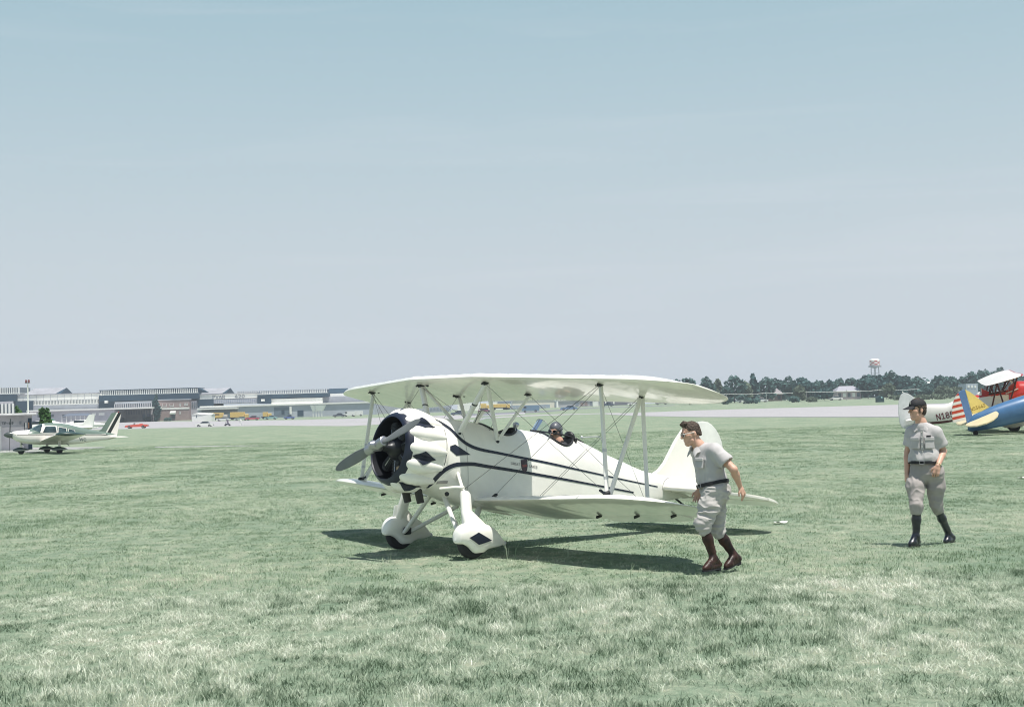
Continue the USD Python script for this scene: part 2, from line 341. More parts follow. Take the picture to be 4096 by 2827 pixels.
# ================================================================ grass blades
def blade_mat(name, ramp):
    return usdkit.material(stage, f'/World/Looks/{name}', {
        **GRASS_N,
        'rand': ('math', {'math_type': 'multiply_add', 'value2': 0.6, 'value3': -0.30}), 'cr': ('map_range', {'from_min': 0.33, 'from_max': 0.67, 'to_min': 0.0, 'to_max': 1.0, 'clamp': True}), 'sum': ('math', {'math_type': 'add', 'use_clamp': True}),
        'ra': ('rgb_ramp', {'ramp': ramp}),
        'p': ('principled_bsdf', {'roughness': 0.6, 'specular_ior_level': 0.25}), 'tr': ('translucent_bsdf', {}), 'mx': ('mix_closure', {'fac': 0.22})},
        GRASS_L + [('g.random_per_island', 'rand.value1'), ('add.result', 'cr.value'), ('cr.result', 'sum.value1'), ('rand.value', 'sum.value2'), ('sum.value', 'ra.fac'), ('ra.color', 'p.base_color'), ('ra.color', 'tr.color'),
                   ('p.BSDF', 'mx.closure1'), ('tr.BSDF', 'mx.closure2')], surface='mx.closure')
BLADE = blade_mat('grass_blade', [(0.03, (0.18, 0.25, 0.15)), (0.30, (0.38, 0.46, 0.325)), (0.52, (0.58, 0.62, 0.475)), (0.74, (0.78, 0.745, 0.61)), (0.97, (0.92, 0.86, 0.75))])
NEARB = blade_mat('near_grass_blade', [(0.0, (0.12, 0.17, 0.105)), (0.18, (0.37, 0.43, 0.32)), (0.40, (0.64, 0.67, 0.555)), (0.62, (0.86, 0.83, 0.75)), (0.9, (0.96, 0.93, 0.88))])
def grass_patch(seed, size, n, h0, h1, w):
    r = np.random.default_rng(seed)
    cx, cy = r.uniform(-size / 2, size / 2, (2, max(3, n // 9)))
    k = r.integers(0, len(cx), n)
    x = np.where(r.random(n) < .6, cx[k] + r.normal(0, .035, n), r.uniform(-size / 2, size / 2, n)); y = np.where(r.random(n) < .6, cy[k] + r.normal(0, .035, n), r.uniform(-size / 2, size / 2, n))
    h = r.uniform(h0, h1, n) * np.where(r.random(n) < .05, 1.5, 1.0); a = r.uniform(0, 2 * np.pi, n); lean = r.uniform(.3, 1.5, n) * h; la = r.uniform(0, 2 * np.pi, n); w = w * r.uniform(.6, 1.3, n)
    side = np.stack([np.cos(a), np.sin(a), 0 * a], -1); bend = np.stack([np.cos(la), np.sin(la), 0 * a], -1)
    base = np.stack([x, y, 0 * x - .004], -1); up = np.array([0, 0, 1.0])
    L = lambda t: base + bend * (lean * t * t)[:, None] + up * (h * (t - .18 * t * t))[:, None]
    p0, p1, p2 = L(0), L(.55), L(1.0)
    V = np.stack([p0 - side * w[:, None], p0 + side * w[:, None], p1 - side * .75 * w[:, None], p1 + side * .75 * w[:, None], p2], 1).reshape(-1, 3)
    b = np.arange(n)[:, None] * 5
    F = np.concatenate([b + [0, 1, 3], b + [0, 3, 2], b + [2, 3, 4]], 1).reshape(-1, 3)
    return V, F
def scatter(name, protos, pos, yaw, scl, label, bm=None):
    pi = UsdGeom.PointInstancer.Define(stage, f'/World/{name}')
    for i, pm in enumerate(protos): usdkit.mesh(stage, f'/World/{name}/tuft_{i:03d}' if i else f'/World/{name}/tuft', pm, bm or BLADE, smooth=False)
    pi.CreatePrototypesRel().SetTargets([Sdf.Path(f'/World/{name}/tuft_{i:03d}' if i else f'/World/{name}/tuft') for i in range(len(protos))])
    n = len(pos); r = np.random.default_rng(5)
    pi.CreateProtoIndicesAttr(Vt.IntArray(r.integers(0, len(protos), n).tolist()))
    pi.CreatePositionsAttr(Vt.Vec3fArray.FromNumpy(np.asarray(pos, np.float32)))
    pi.CreateOrientationsAttr(Vt.QuathArray([Gf.Quath(float(np.cos(a / 2)), 0, 0, float(np.sin(a / 2))) for a in yaw]))
    pi.CreateScalesAttr(Vt.Vec3fArray.FromNumpy(np.asarray(scl, np.float32)))
    tag(pi.GetPrim(), label, None, None, 'stuff')
def spread(y0, y1, step, seed, slope=.40, pad=2.5):
    r = np.random.default_rng(seed); out = []
    for y in np.arange(y0, y1, step):
        hw = y * slope + pad; xs = np.arange(-hw, hw, step); out.append(np.c_[xs + r.uniform(-.5, .5, len(xs)) * step, y + r.uniform(-.5, .5, len(xs)) * step])
    P = np.vstack(out); n = len(P)
    z = meshkit.fbm(np.c_[P * [.35, .5], np.zeros(n)], 3, 7)
    hs = .65 + .9 * np.clip((z - .25) / .5, 0, 1)
    s = r.uniform(.9, 1.15, n)
    return np.c_[P, gz(P[:, 0], P[:, 1])], r.uniform(0, 2 * np.pi, n), np.c_[s, s, s * hs]
if GRASS:
    scatter('grass', [grass_patch(i, .55, 280, .022, .058, .0036) for i in range(10)], *spread(6.0, 15, .42, 1), 'short mown grass blades in the foreground, pale green mixed with dry straw', bm=NEARB)
    scatter('grass_001', [grass_patch(20 + i, .55, 130, .022, .046, .0040) for i in range(8)], *spread(15, 34, .48, 3), 'mown grass around the white biplane')
    scatter('grass_002', [grass_patch(40 + i, 1.1, 190, .024, .046, .0060) for i in range(8)], *spread(34, 95, 1.0, 2, .38, 3), 'mown grass farther off across the field')

# ================================================================ summer haze over the field
HAZE = usdkit.material(stage, '/World/Looks/summer_haze', {'v': ('principled_volume', {'color': (0.90, 0.95, 1.0), 'density': 0.00030, 'anisotropy': 0.2})}, [], volume='v.volume')
if HAZY: tag(part('/World', 'haze', box((0, 1450, 21), (10400, 3900, 48)), HAZE, False), 'pale summer haze hanging over the airfield', None, None, 'stuff')

# ================================================================ the airport behind
BX = lambda sx, row, y: (lambda d: np.array([0, 0, CAM_H]) + d * y / d[1])(_fw + CR * (sx - 2048) / 5704 - CU * (row - 1413.5) / 5704)
HG = 560.0                                      # depth of the hangar fronts
def zz(sx, row, y): return float(BX(sx, row, y)[2])
def xx(sx, row, y): return float(BX(sx, row, y)[0])
def blk(x0, x1, z0, z1, y0, y1, bevel=0): return box(((x0 + x1) / 2, (y0 + y1) / 2, (z0 + z1) / 2), (abs(x1 - x0), abs(y1 - y0), abs(z1 - z0)), None, bevel)
PALE = mat('pale_cladding', (.80, .79, .74), rough=.8, var=.04, scale=.3)
STEELDK = mat('dark_teal_cladding', (.010, .040, .068), rough=.7, var=.12, scale=.2)
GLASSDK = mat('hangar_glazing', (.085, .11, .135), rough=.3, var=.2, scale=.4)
GREYC = mat('grey_cladding', (.36, .38, .42), rough=.8, var=.06, scale=.2)
LILAC = mat('faded_lilac_render', (.43, .42, .45), rough=.85, var=.05, scale=.3)
ROOFG = mat('grey_roof_sheet', (.30, .305, .33), rough=.8, var=.08, scale=.3)
FRAMEW = mat('white_trim', (.72, .72, .68), rough=.7, var=.03)
BRICK = mat('old_brick', (.30, .225, .215), rough=.9, var=.08, scale=.5)
ORANGE = mat('red_orange_door', (.55, .09, .04), rough=.5, var=.05)
def mullions(par, x0, x1, z0, z1, y, n, w=.22, mt=None, name='mullion'):
    for i in range(n + 1): part(par, name, blk(x0 + (x1 - x0) * i / n - w / 2, x0 + (x1 - x0) * i / n + w / 2, z0, z1, y - .18, y - .02), mt or FRAMEW, False)
def wall(par, name, a, b, c, rt, rb, y, mt, depth=3.0):
    """A block between columns a and b, its top and bottom given by the rows seen at column c."""
    z1, z0 = zz(c, rt, y), zz(c, rb, y); x0, x1 = xx(a, (rt + rb) / 2, y), xx(b, (rt + rb) / 2, y)
    part(par, name, blk(x0, x1, z0, z1, y, y + depth), mt, False); return x0, x1, z0, z1
def sawtooth(par, a0, a1, b0, b1, c, rt, rb, y, mt, run=26.0):
    """A pitched roof light between hangars: a0-a1 its foot, b0-b1 its ridge; the open triangular end is dark."""
    z0, z1 = zz(c, rb, y), zz(c, rt, y); X = lambda s, r: xx(s, r, y)
    p = [(X(a0, rb), y, z0), (X(a1, rb), y, z0), (X(b1, rt), y + run * .35, z1), (X(b0, rt), y + run * .35, z1)]
    q = [(v[0], v[1] + run * .7, z0) for v in p[:2]]
    V = np.array(p + q); part(par, 'roof_light', (V, np.array([(0, 1, 2), (0, 2, 3), (3, 2, 5), (3, 5, 4), (0, 3, 4), (0, 4, 5), (0, 5, 1)])), mt, False)
    t = np.array([(X(a1, rb), y + .2, z0), (X(b1 + .5, rb), y + .2, z0), (X(b1 + .5, rt), y + run * .35, z1), (X(b1 + .5, rb), y + run * .7, z0)]); part(par, 'roof_light_end', (t, np.array([(0, 1, 2), (1, 3, 2), (0, 2, 3), (0, 3, 1)])), STEELDK, False)
GH = .4
def base_z(x, y): return float(gz(x, y)) - .3

# ---- left hangar, cut by the frame
h = thing('hangar', 'dark hangar at the far left edge with a glazed monitor along its roof', 'hangar')
x0, x1, z0, z1 = wall(h, 'roof_monitor', -120, 73.5, 40, 1550, 1573, HG + 6, GLASSDK, 14); mullions(h, x0, x1, z0, z1, HG + 6, 22, .42)
part(h, 'monitor_sill', blk(x0, x1 + .4, z0 - .35, z0 + .05, HG + 5.6, HG + 20), FRAMEW, False); part(h, 'monitor_post', blk(x1 - .1, x1 + .5, z0 - 1.2, z1, HG + 5.7, HG + 6.2), FRAMEW, False)
wall(h, 'door_band', -120, 63.5, 30, 1578, 1605, HG, STEELDK, 24)
x0, x1, z0, z1 = wall(h, 'lower_wall', -120, 53.5, 30, 1605, 1690, HG - .0, LILAC, 24)
for i in range(13): part(h, 'column', blk(x0 + (x1 - x0) * i / 12 - .35, x0 + (x1 - x0) * i / 12 + .35, z0 + 3.6, z1 - .9, HG - .5, HG - .02), FRAMEW, False)
for i in range(12): part(h, 'window', blk(x0 + (x1 - x0) * (i + .2) / 12, x0 + (x1 - x0) * (i + .8) / 12, z0 + 3.8, z1 - 1.0, HG - .1, HG - .03), GLASSDK, False)
# ---- white-fronted hangar next to it
h = thing('hangar', 'long hangar with a plain white upper band and grey sloping roof light', 'hangar')
sawtooth(h, 92, 216, 107, 238, 150, 1551, 1579, HG + 4, ROOFG)
x0, x1, z0, z1 = wall(h, 'white_panel_band', 65, 394, 150, 1580, 1603.5, HG + 2, PALE, 30)
for i in range(1, 12): part(h, 'panel_joint', blk(x0 + (x1 - x0) * i / 12 - .06, x0 + (x1 - x0) * i / 12 + .06, z0, z1, HG + 1.93, HG + 1.99), GREYC, False)
part(h, 'roof_edge', blk(x0, x1, z1, z1 + .35, HG + 1.7, HG + 32), ROOFG, False)
x0, x1, z0, z1 = wall(h, 'window_band', 131, 392, 150, 1604, 1618.5, HG + 1.5, GLASSDK, 28); mullions(h, x0, x1, z0, z1, HG + 1.5, 44, .26); part(h, 'sill', blk(x0, x1, z0 - .4, z0, HG + 1.0, HG + 3), FRAMEW, False)
wall(h, 'lower_wall', 131, 445, 250, 1619, 1637, HG + 1, GREYC, 26); wall(h, 'dark_doorway', 54, 131, 100, 1603, 1652, HG + .5, STEELDK, 26)
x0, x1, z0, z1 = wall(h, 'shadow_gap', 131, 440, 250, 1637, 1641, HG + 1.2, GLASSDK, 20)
# ---- low annex
a = thing('annex_building', 'low pale annex with a thin white roof edge in front of the white-banded hangar', 'building')
x0, x1, z0, z1 = wall(a, 'wall', 120, 458, 250, 1643, 1690, HG - 18, LILAC, 16); part(a, 'roof_edge', blk(x0 - 1, xx(610, 1637, HG - 18), z1, z1 + .55, HG - 19, HG - 1), FRAMEW, False)
for s0, s1, r0, r1 in ((395, 418, 1655, 1665), (368, 384, 1655, 1664), (250, 262, 1658, 1668), (150, 170, 1656, 1666), (200, 215, 1656, 1666)): part(a, 'window', blk(xx(s0, r0, HG - 18), xx(s1, r0, HG - 18), zz(250, r1, HG - 18), zz(250, r0, HG - 18), HG - 18.1, HG - 18.02), PALE if r1 < 1666 else GLASSDK, False)
cpx = thing('carport', 'dark-roofed open shelter with parked cars under it, beyond the low-wing plane', 'shelter')
y = HG - 40; x0, x1 = xx(246, 1656, y), xx(356, 1656, y); z1 = zz(300, 1653, y); zg = base_z((x0 + x1) / 2, y)
part(cpx, 'roof', loft(np.array([[(x0, y, z1 - .9), (x1, y, z1 - .9), (x1 - 1.5, y + 3, z1), (x0 + 1.5, y + 3, z1)], [(x0, y + 7, z1 - .9), (x1, y + 7, z1 - .9), (x1 - 1.5, y + 4, z1), (x0 + 1.5, y + 4, z1)]])), mat('slate_blue_roof', (.10, .12, .16), rough=.7), False)
for i in range(7): part(cpx, 'post', blk(x0 + (x1 - x0) * i / 6 - .12, x0 + (x1 - x0) * i / 6 + .12, zg, z1 - .9, y + .3, y + .55), FRAMEW, False)
# ---- middle hangar
h = thing('hangar', 'wide hangar with a long glazed roof monitor above a dark band, behind the poplar', 'hangar')
x0, x1, z0, z1 = wall(h, 'roof_monitor', 398, 789, 398, 1563, 1581, HG + 6, GLASSDK, 14); mullions(h, x0, x1, z0, z1, HG + 6, 52, .30)
part(h, 'monitor_sill', blk(x0 - .8, x1 + .6, z0 - .35, z0 + .05, HG + 5.2, HG + 20), FRAMEW, False); part(h, 'monitor_cap', blk(x0, x1, z1, z1 + .25, HG + 5.8, HG + 20), STEELDK, False)
t0 = np.array([(x1 + .3, HG + 5.9, z0 - .3), (x1 + 5.2, HG + 5.9, z0 - .3), (x1 + .3, HG + 5.9, z1), (x1 + .3, HG + 20, z1), (x1 + 5.2, HG + 20, z0 - .3)]); part(h, 'monitor_end', (t0, np.array([(0, 1, 2), (1, 4, 3), (1, 3, 2)])), STEELDK, False)
wall(h, 'dark_band', 396, 795, 398, 1582, 1606, HG, STEELDK, 26); wall(h, 'dark_corner', 396, 458, 420, 1606, 1640, HG + .5, STEELDK, 20)
part(h, 'floodlight', blk(xx(418, 1600, HG - 2), xx(427, 1600, HG - 2), zz(420, 1612, HG - 2), zz(420, 1601.5, HG - 2), HG - 2, HG), FRAMEW, False)
x0, x1, z0, z1 = wall(h, 'grey_band', 459, 606, 500, 1606.5, 1614.5, HG - .6, GREYC, 10)
x0, x1, z0, z1 = wall(h, 'upper_window_band', 459, 606, 500, 1614.5, 1634, HG - .4, GLASSDK, 10); mullions(h, x0, x1, z0, z1, HG - .4, 17, .34, LILAC); part(h, 'sill', blk(x0, x1, z0 - .4, z0, HG - 1.2, HG + 3), FRAMEW, False)
x0, x1, z0, z1 = wall(h, 'lower_wall', 442, 612, 500, 1637, 1690, HG - .3, LILAC, 10)
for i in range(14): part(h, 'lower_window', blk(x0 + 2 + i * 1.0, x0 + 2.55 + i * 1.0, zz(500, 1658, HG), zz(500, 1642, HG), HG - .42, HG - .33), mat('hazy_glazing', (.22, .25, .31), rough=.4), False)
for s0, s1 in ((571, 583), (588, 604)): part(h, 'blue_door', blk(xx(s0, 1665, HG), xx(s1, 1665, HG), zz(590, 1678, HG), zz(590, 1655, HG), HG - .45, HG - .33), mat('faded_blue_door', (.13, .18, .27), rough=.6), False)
# ---- brick block
b = thing('brick_building', 'two-storey old brick block with white-framed windows right of the poplar', 'building')
y = HG - 3; x0, x1, z0, z1 = wall(b, 'wall', 626, 757, 690, 1600, 1690, y, BRICK, 18)
part(b, 'string_course', blk(x0 - .1, x1 + .1, zz(690, 1637, y), zz(690, 1630, y), y - .15, y - .02), FRAMEW, False); part(b, 'parapet', blk(x0 - .2, x1 + .2, z1, z1 + .4, y - .2, y + 18.2), GREYC, False)
for s0, s1, r0, r1 in ((649, 666, 1613, 1626), (679, 696, 1613, 1626), (718, 724, 1614, 1625), (737, 742, 1613, 1623), (745, 751, 1613, 1623), (634, 643, 1646, 1655), (717, 723, 1646, 1656)):
    w = part(b, 'window', blk(xx(s0, r0, y), xx(s1, r0, y), zz(690, r1, y), zz(690, r0, y), y - .12, y - .02), FRAMEW, False); part(w, 'pane', blk(xx(s0 + 1.6, r0, y), xx(s1 - 1.6, r0, y), zz(690, r1 - 3.2, y), zz(690, r0 - .4, y), y - .16, y - .13), BRICK if s1 - s0 > 12 else GLASSDK, False)
part(b, 'awning', box((xx(693, 1650, y), y - .7, zz(690, 1650.5, y)), (2.1, 1.4, .75), rotm(0, .5)), FRAMEW, False); part(b, 'doorway', blk(xx(686, 1665, y), xx(701, 1665, y), zz(690, 1674, y), zz(690, 1656, y), y - .1, y - .02), GLASSDK, False)
x0, x1, z0, z1 = wall(b, 'stair_window_wall', 757, 788, 770, 1604, 1690, y + 3, LILAC, 12)
for i in range(4): part(b, 'stair_window', blk(x0 + .3 + i * .75, x0 + .75 + i * .75, zz(770, 1632, y), zz(770, 1606, y), y + 2.85, y + 2.97), GLASSDK, False)
# ---- signed hangar
h = thing('hangar', 'hangar whose white upper band carries dark painted letters and numerals', 'hangar')
sawtooth(h, 803, 889, 790, 903, 850, 1551, 1574, HG + 4, ROOFG)
x0, x1, z0, z1 = wall(h, 'white_panel_band', 794, 1030, 900, 1577, 1594.5, HG + 2, PALE, 30); part(h, 'roof_edge', blk(x0, x1, z1, z1 + .35, HG + 1.7, HG + 32), ROOFG, False)
for s, c in (('PVAR', 871), ('420', 955)): part(h, 'sign_lettering', xf(text(s, 1.15, .05, True, 4.9 if s != '420' else 3.9), np.array([[1, 0, 0], [0, 0, -1.0], [0, 1, 0]]), (xx(c, 1586, HG), HG + 1.96, zz(900, 1592, HG + 2))), mat('faded_sign_paint', (.16, .17, .20)), False)
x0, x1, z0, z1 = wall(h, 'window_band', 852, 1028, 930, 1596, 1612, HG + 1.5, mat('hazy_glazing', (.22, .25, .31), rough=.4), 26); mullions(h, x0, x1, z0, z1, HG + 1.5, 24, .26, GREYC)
wall(h, 'dark_doorway', 786, 853, 820, 1596, 1627, HG + .8, STEELDK, 20)
# ---- right hangar
h = thing('hangar', 'longest hangar, its pale monitor running to the tip of the upper wing', 'hangar')
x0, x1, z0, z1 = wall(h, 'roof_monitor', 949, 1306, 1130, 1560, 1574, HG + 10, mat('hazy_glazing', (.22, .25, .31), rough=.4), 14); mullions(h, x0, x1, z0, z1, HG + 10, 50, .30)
part(h, 'monitor_sill', blk(x0, x1 + .6, z0 - .35, z0 + .05, HG + 9.2, HG + 20), FRAMEW, False)
wall(h, 'dark_band', 1029, 1314, 1130, 1576, 1592, HG + 1, STEELDK, 26); wall(h, 'dark_corner', 1029, 1084, 1060, 1592, 1613, HG + .5, STEELDK, 20)
part(h, 'floodlight', blk(xx(1044, 1600, HG - 2), xx(1056, 1600, HG - 2), zz(1050, 1604, HG - 2), zz(1050, 1596, HG - 2), HG - 2, HG), FRAMEW, False)
x0, x1, z0, z1 = wall(h, 'white_wall', 1084, 1290, 1190, 1592.5, 1618, HG + 1.4, PALE, 20); sawtooth(h, 1312, 1365, 1304, 1380, 1340, 1552, 1573, HG + 8, STEELDK)
# ---- grey hall and long low front
h = thing('grey_hall', 'plain grey hall behind the far tip of the upper wing', 'building')
wall(h, 'wall', 1290, 1780, 1360, 1584, 1675, HG + 4, GREYC, 30); x0, x1, z0, z1 = wall(h, 'white_eave', 1314, 1780, 1360, 1573, 1584, HG + 6, PALE, 26)
l = thing('low_hall', 'long low blue-grey hall with a white roof edge behind the yellow trucks', 'building')
y = HG - 12; x0, x1, z0, z1 = wall(l, 'wall', 790, 1500, 1100, 1622, 1690, y, mat('blue_grey_render', (.37, .40, .45), rough=.85, var=.05, scale=.2), 14)
part(l, 'roof_edge', blk(xx(800, 1625, y), x1, z1, z1 + .55, y - .6, y + 14), FRAMEW, False)
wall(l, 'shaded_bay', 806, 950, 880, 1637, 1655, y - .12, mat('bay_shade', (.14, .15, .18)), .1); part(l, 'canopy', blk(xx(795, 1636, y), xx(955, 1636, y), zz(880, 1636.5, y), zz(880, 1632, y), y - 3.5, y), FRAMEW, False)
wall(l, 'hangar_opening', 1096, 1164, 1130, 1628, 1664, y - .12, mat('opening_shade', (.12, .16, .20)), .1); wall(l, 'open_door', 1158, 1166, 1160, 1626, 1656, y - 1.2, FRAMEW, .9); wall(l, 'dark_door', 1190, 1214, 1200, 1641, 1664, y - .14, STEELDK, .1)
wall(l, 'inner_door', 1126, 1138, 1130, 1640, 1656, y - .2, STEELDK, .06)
# ---- flared white viewing box on legs
f = thing('viewing_box', 'white box with flared sides standing on legs before the low hall', 'kiosk')
y = HG - 22; c = 1269; X = lambda s, r: xx(s, r, y); zt, zb = zz(c, 1620, y), zz(c, 1643.5, y); d = 4.0
part(f, 'box', loft(np.array([[(X(1250, 1643), y, zb), (X(1288, 1643), y, zb), (X(1288, 1643), y + d, zb), (X(1250, 1643), y + d, zb)], [(X(1241, 1620), y - .6, zt), (X(1298, 1620), y - .6, zt), (X(1298, 1620), y + d + .6, zt), (X(1241, 1620), y + d + .6, zt)]])), PALE, False)
part(f, 'panel_joint', blk(X(1261, 1630) - .06, X(1261, 1630) + .06, zb + .1, zt - .1, y - .62, y - .3), GREYC, False)
for s in (1252, 1264, 1275, 1287): part(f, 'leg', blk(X(s, 1650) - .14, X(s, 1650) + .14, base_z(X(s, 1650), y), zb, y + .2, y + .5), FRAMEW, False)
# ---- white shed
s_ = thing('shed', 'small white gabled shed beside the yellow trucks', 'shed')
y = HG - 45; X = lambda s, r=1665: xx(s, r, y); zg, ze, zr = base_z(X(800), y), zz(800, 1658, y), zz(800, 1650.5, y)
part(s_, 'wall', blk(X(768), X(846), zg, ze, y, y + 6), FRAMEW, False)
g = np.array([(X(768) - .2, y - .15, ze), (X(806) + .1, y - .15, ze), (X(787), y - .15, zr), (X(846) + .2, y + .1, ze), (X(846) + .2, y + 3, zr - .3), (X(787), y + 6.2, zr), (X(768) - .2, y + 6.2, ze), (X(846) + .2, y + 6.2, ze)]); part(s_, 'roof', (g, np.array([(0, 1, 2), (1, 3, 4), (1, 4, 2), (2, 4, 5), (0, 2, 5), (0, 5, 6), (4, 7, 5), (3, 7, 4)])), FRAMEW, False)
part(s_, 'window', blk(X(784.5), X(788), zz(787, 1669, y), zz(787, 1659.5, y), y - .08, y - .02), GLASSDK, False)
# ---- centre and right, seen under the upper wing
def simple_building(name, label, a, b_, c, rt, rb, y, mt, roof=None, wins=(), depth=14, cat='building'):
    t = thing(name, label, cat); x0, x1, z0, z1 = wall(t, 'wall', a, b_, c, rt, rb, y, mt, depth)
    if roof: part(t, 'roof', blk(x0 - .3, x1 + .3, z1, z1 + .4, y - .4, y + depth + .4), roof, False)
    for (s0, s1, r0, r1, m_) in wins: part(t, 'window', blk(xx(s0, r0, y), xx(s1, r0, y), zz(c, r1, y), zz(c, r0, y), y - .12, y - .02), m_, False)
    return t
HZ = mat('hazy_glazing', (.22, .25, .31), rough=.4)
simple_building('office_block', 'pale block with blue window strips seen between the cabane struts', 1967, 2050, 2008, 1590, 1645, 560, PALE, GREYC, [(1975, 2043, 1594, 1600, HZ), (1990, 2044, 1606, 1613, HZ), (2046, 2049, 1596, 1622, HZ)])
simple_building('cream_warehouse', 'long cream warehouse under the middle of the upper wing', 2050, 2222, 2130, 1596, 1642, 580, mat('cream_wall', (.72, .67, .58), var=.03), FRAMEW)
simple_building('low_shed', 'low blue-grey shed in front of the cream warehouse', 2012, 2200, 2100, 1620, 1643, 540, mat('blue_shed', (.30, .35, .41), var=.06), None, [(2022 + 12 * i, 2028 + 12 * i, 1626, 1633, GREYC) for i in range(14)], 8)
simple_building('terminal_wing', 'pale lilac building with darker bays right of the white mast', 2222, 2400, 2310, 1601, 1645, 560, LILAC, FRAMEW, [(2302, 2314, 1608, 1622, HZ), (2322, 2334, 1609, 1624, BRICK), (2338, 2350, 1607, 1622, BRICK), (2360, 2368, 1607, 1621, HZ)])
simple_building('dark_warehouse', 'dark building and glazing seen low behind the cowl', 1716, 1800, 1760, 1622, 1668, 540, GREYC, None, [(1720 + 13 * i, 1729 + 13 * i, 1630, 1640, HZ) for i in range(6)], 10)
simple_building('white_hall', 'low white hall seen between cowl and front cabane strut', 1830, 1966, 1900, 1612, 1650, 560, PALE, None, [(1880, 1890, 1622, 1629, HZ), (1850, 1856, 1620, 1628, HZ)], 10)
simple_building('white_store', 'small white store beside the near interplane strut', 2372, 2394, 2383, 1606, 1636, 552, FRAMEW, None, [], 6)
simple_building('brown_shed', 'row of low dark sheds right of the near interplane strut', 2418, 2560, 2490, 1603, 1632, 560, mat('dark_brown_shed', (.16, .16, .19), var=.1), None, [(2420, 2426, 1604, 1614, FRAMEW), (2452, 2458, 1604, 1614, FRAMEW)], 8)
t = thing('control_mast', 'slim white mast with a small cabin seen through the bracing wires', 'mast'); y = 545
part(t, 'mast', lathe([(0, base_z(xx(2228, 1625, y), y)), (.55, base_z(xx(2228, 1625, y), y)), (.42, zz(2228, 1595, y)), (0, zz(2228, 1595, y))], 10), FRAMEW); stage.GetPrimAtPath(t.GetPath()); part(t, 'cabin', lathe([(0, zz(2228, 1595, y)), (.8, zz(2228, 1594, y)), (.9, zz(2228, 1588, y)), (0, zz(2228, 1585, y))], 10), PALE)
UsdGeom.Xformable(t).ClearXformOpOrder(); UsdGeom.Xformable(t).AddTranslateOp(opSuffix='at').Set(Gf.Vec3d(xx(2228, 1625, y), y, 0))
# ---- hut at the left edge
y = 94.0; X = lambda s, r=1700: xx(s, r, y); hut = thing('concrete_hut', 'grey concrete hut with overhanging flat roof at the left edge', 'hut', np.array([X(128), y, 0]) - rotm(RAD(18.5)) @ np.array([X(128), y, 0]), 18.5)
zg = base_z(X(60), y); z1 = zz(70, 1661, y)
part(hut, 'wall', blk(X(-140), X(128), zg, z1, y, y + 4.2), mat('hut_concrete', (.42, .42, .44), rough=.9, var=.1, scale=1.2, bump=.3, bscale=8), False)
part(hut, 'painted_dado', blk(X(14), X(104), zg, zz(60, 1707, y), y - .05, y - .005), mat('pale_dado', (.60, .57, .57), rough=.9, var=.06, scale=1.5), False)
part(hut, 'pilaster', blk(X(3), X(13), zg, zz(60, 1702, y), y - .10, y - .005), FRAMEW, False)
part(hut, 'roof_slab', blk(X(-150), X(146), z1, zz(70, 1653, y), y - .9, y + 5, .03), mat('roof_concrete', (.58, .58, .57), rough=.9, var=.06), False)
part(hut, 'doorway', blk(X(113), X(127), zg, zz(120, 1672, y), y - .06, y - .005), STEELDK, False); part(hut, 'red_door', blk(X(-30), X(3), zz(0, 1735, y), zz(0, 1699, y), y - .09, y - .006), ORANGE, False)
part(hut, 'lettering', xf(text('TP-89', .17, .01, True, .72), np.array([[1, 0, 0], [0, 0, -1.0], [0, 1, 0]]), (X(36, 1690), y - .012, zz(36, 1697.5, y))), mat('stencil_paint', (.05, .07, .08)), False)
part(hut, 'wall_box', blk(X(80), X(88), zz(80, 1696, y), zz(80, 1685, y), y - .1, y - .004), mat('meter_box', (.22, .24, .26)), False); part(hut, 'drain_pipe', blk(X(99), X(101.5), zg, zz(100, 1690, y), y - .08, y - .004), STEELDK, False)
part(hut, 'white_notice', blk(X(101), X(108), zz(105, 1711, y), zz(105, 1690, y), y - .07, y - .006), FRAMEW, False); part(hut, 'brick_pier', blk(X(113), X(117.5), zz(115, 1712, y), zz(115, 1689, y), y - .14, y - .065), mat('orange_brick', (.42, .22, .12), var=.1), False)
# ---- floodlight pole
p = thing('floodlight_pole', 'tall thin pole with a pair of reddish floodlights above the left hangars', 'light pole'); y = 180.0
b0 = at(108, y); zt = zz(104, 1533, y); part(p, 'pole', tube([(b0[0], y, b0[2]), (b0[0], y, zt)], [.16, .07], 8), PALE)
part(p, 'crossarm', blk(b0[0] - .35, b0[0] + .35, zt, zt + .08, y - .06, y + .06), GREYC, False)
for s in (-1, 1): part(p, 'floodlight', box((b0[0] + s * .17, y - .05, zt + .26), (.20, .26, .36), rotm(0, -.3), .03), mat('lamp_red', (.16, .06, .06)), False)
# ---- water tower
w = thing('water_tower', 'red and white chequered water tank on legs above the trees', 'water tower', at(3497, 1000, 0)); y = 1000
zb, zt = zz(3499, 1467, y), zz(3499, 1434, y); R_ = 3.55
for j in range(4):
    for k in range(10):
        a0, a1 = k * .2 * np.pi, (k + 1) * .2 * np.pi; h0, h1 = zb + (zt - 1.3 - zb) * j / 4, zb + (zt - 1.3 - zb) * (j + 1) / 4
        v, f = sheet([[(R_ * math.cos(q), R_ * math.sin(q), hh) for hh in (h0, h1)] for q in np.linspace(a0, a1, 4)]); part(w, 'tank_panel', (v, f), FRAMEW if (j + k) % 2 else mat('tower_red', (.42, .06, .05), rough=.6), True)
part(w, 'tank_top', lathe([(R_, zt - 1.3), (R_ * .9, zt - .6), (R_ * .5, zt - .1), (0, zt)], 24), FRAMEW); part(w, 'tank_floor', lathe([(0, zb - 1.2), (R_ * .7, zb - .5), (R_, zb), (R_ - .05, zb + .05)], 24), mat('tower_steel', (.26, .28, .32)))
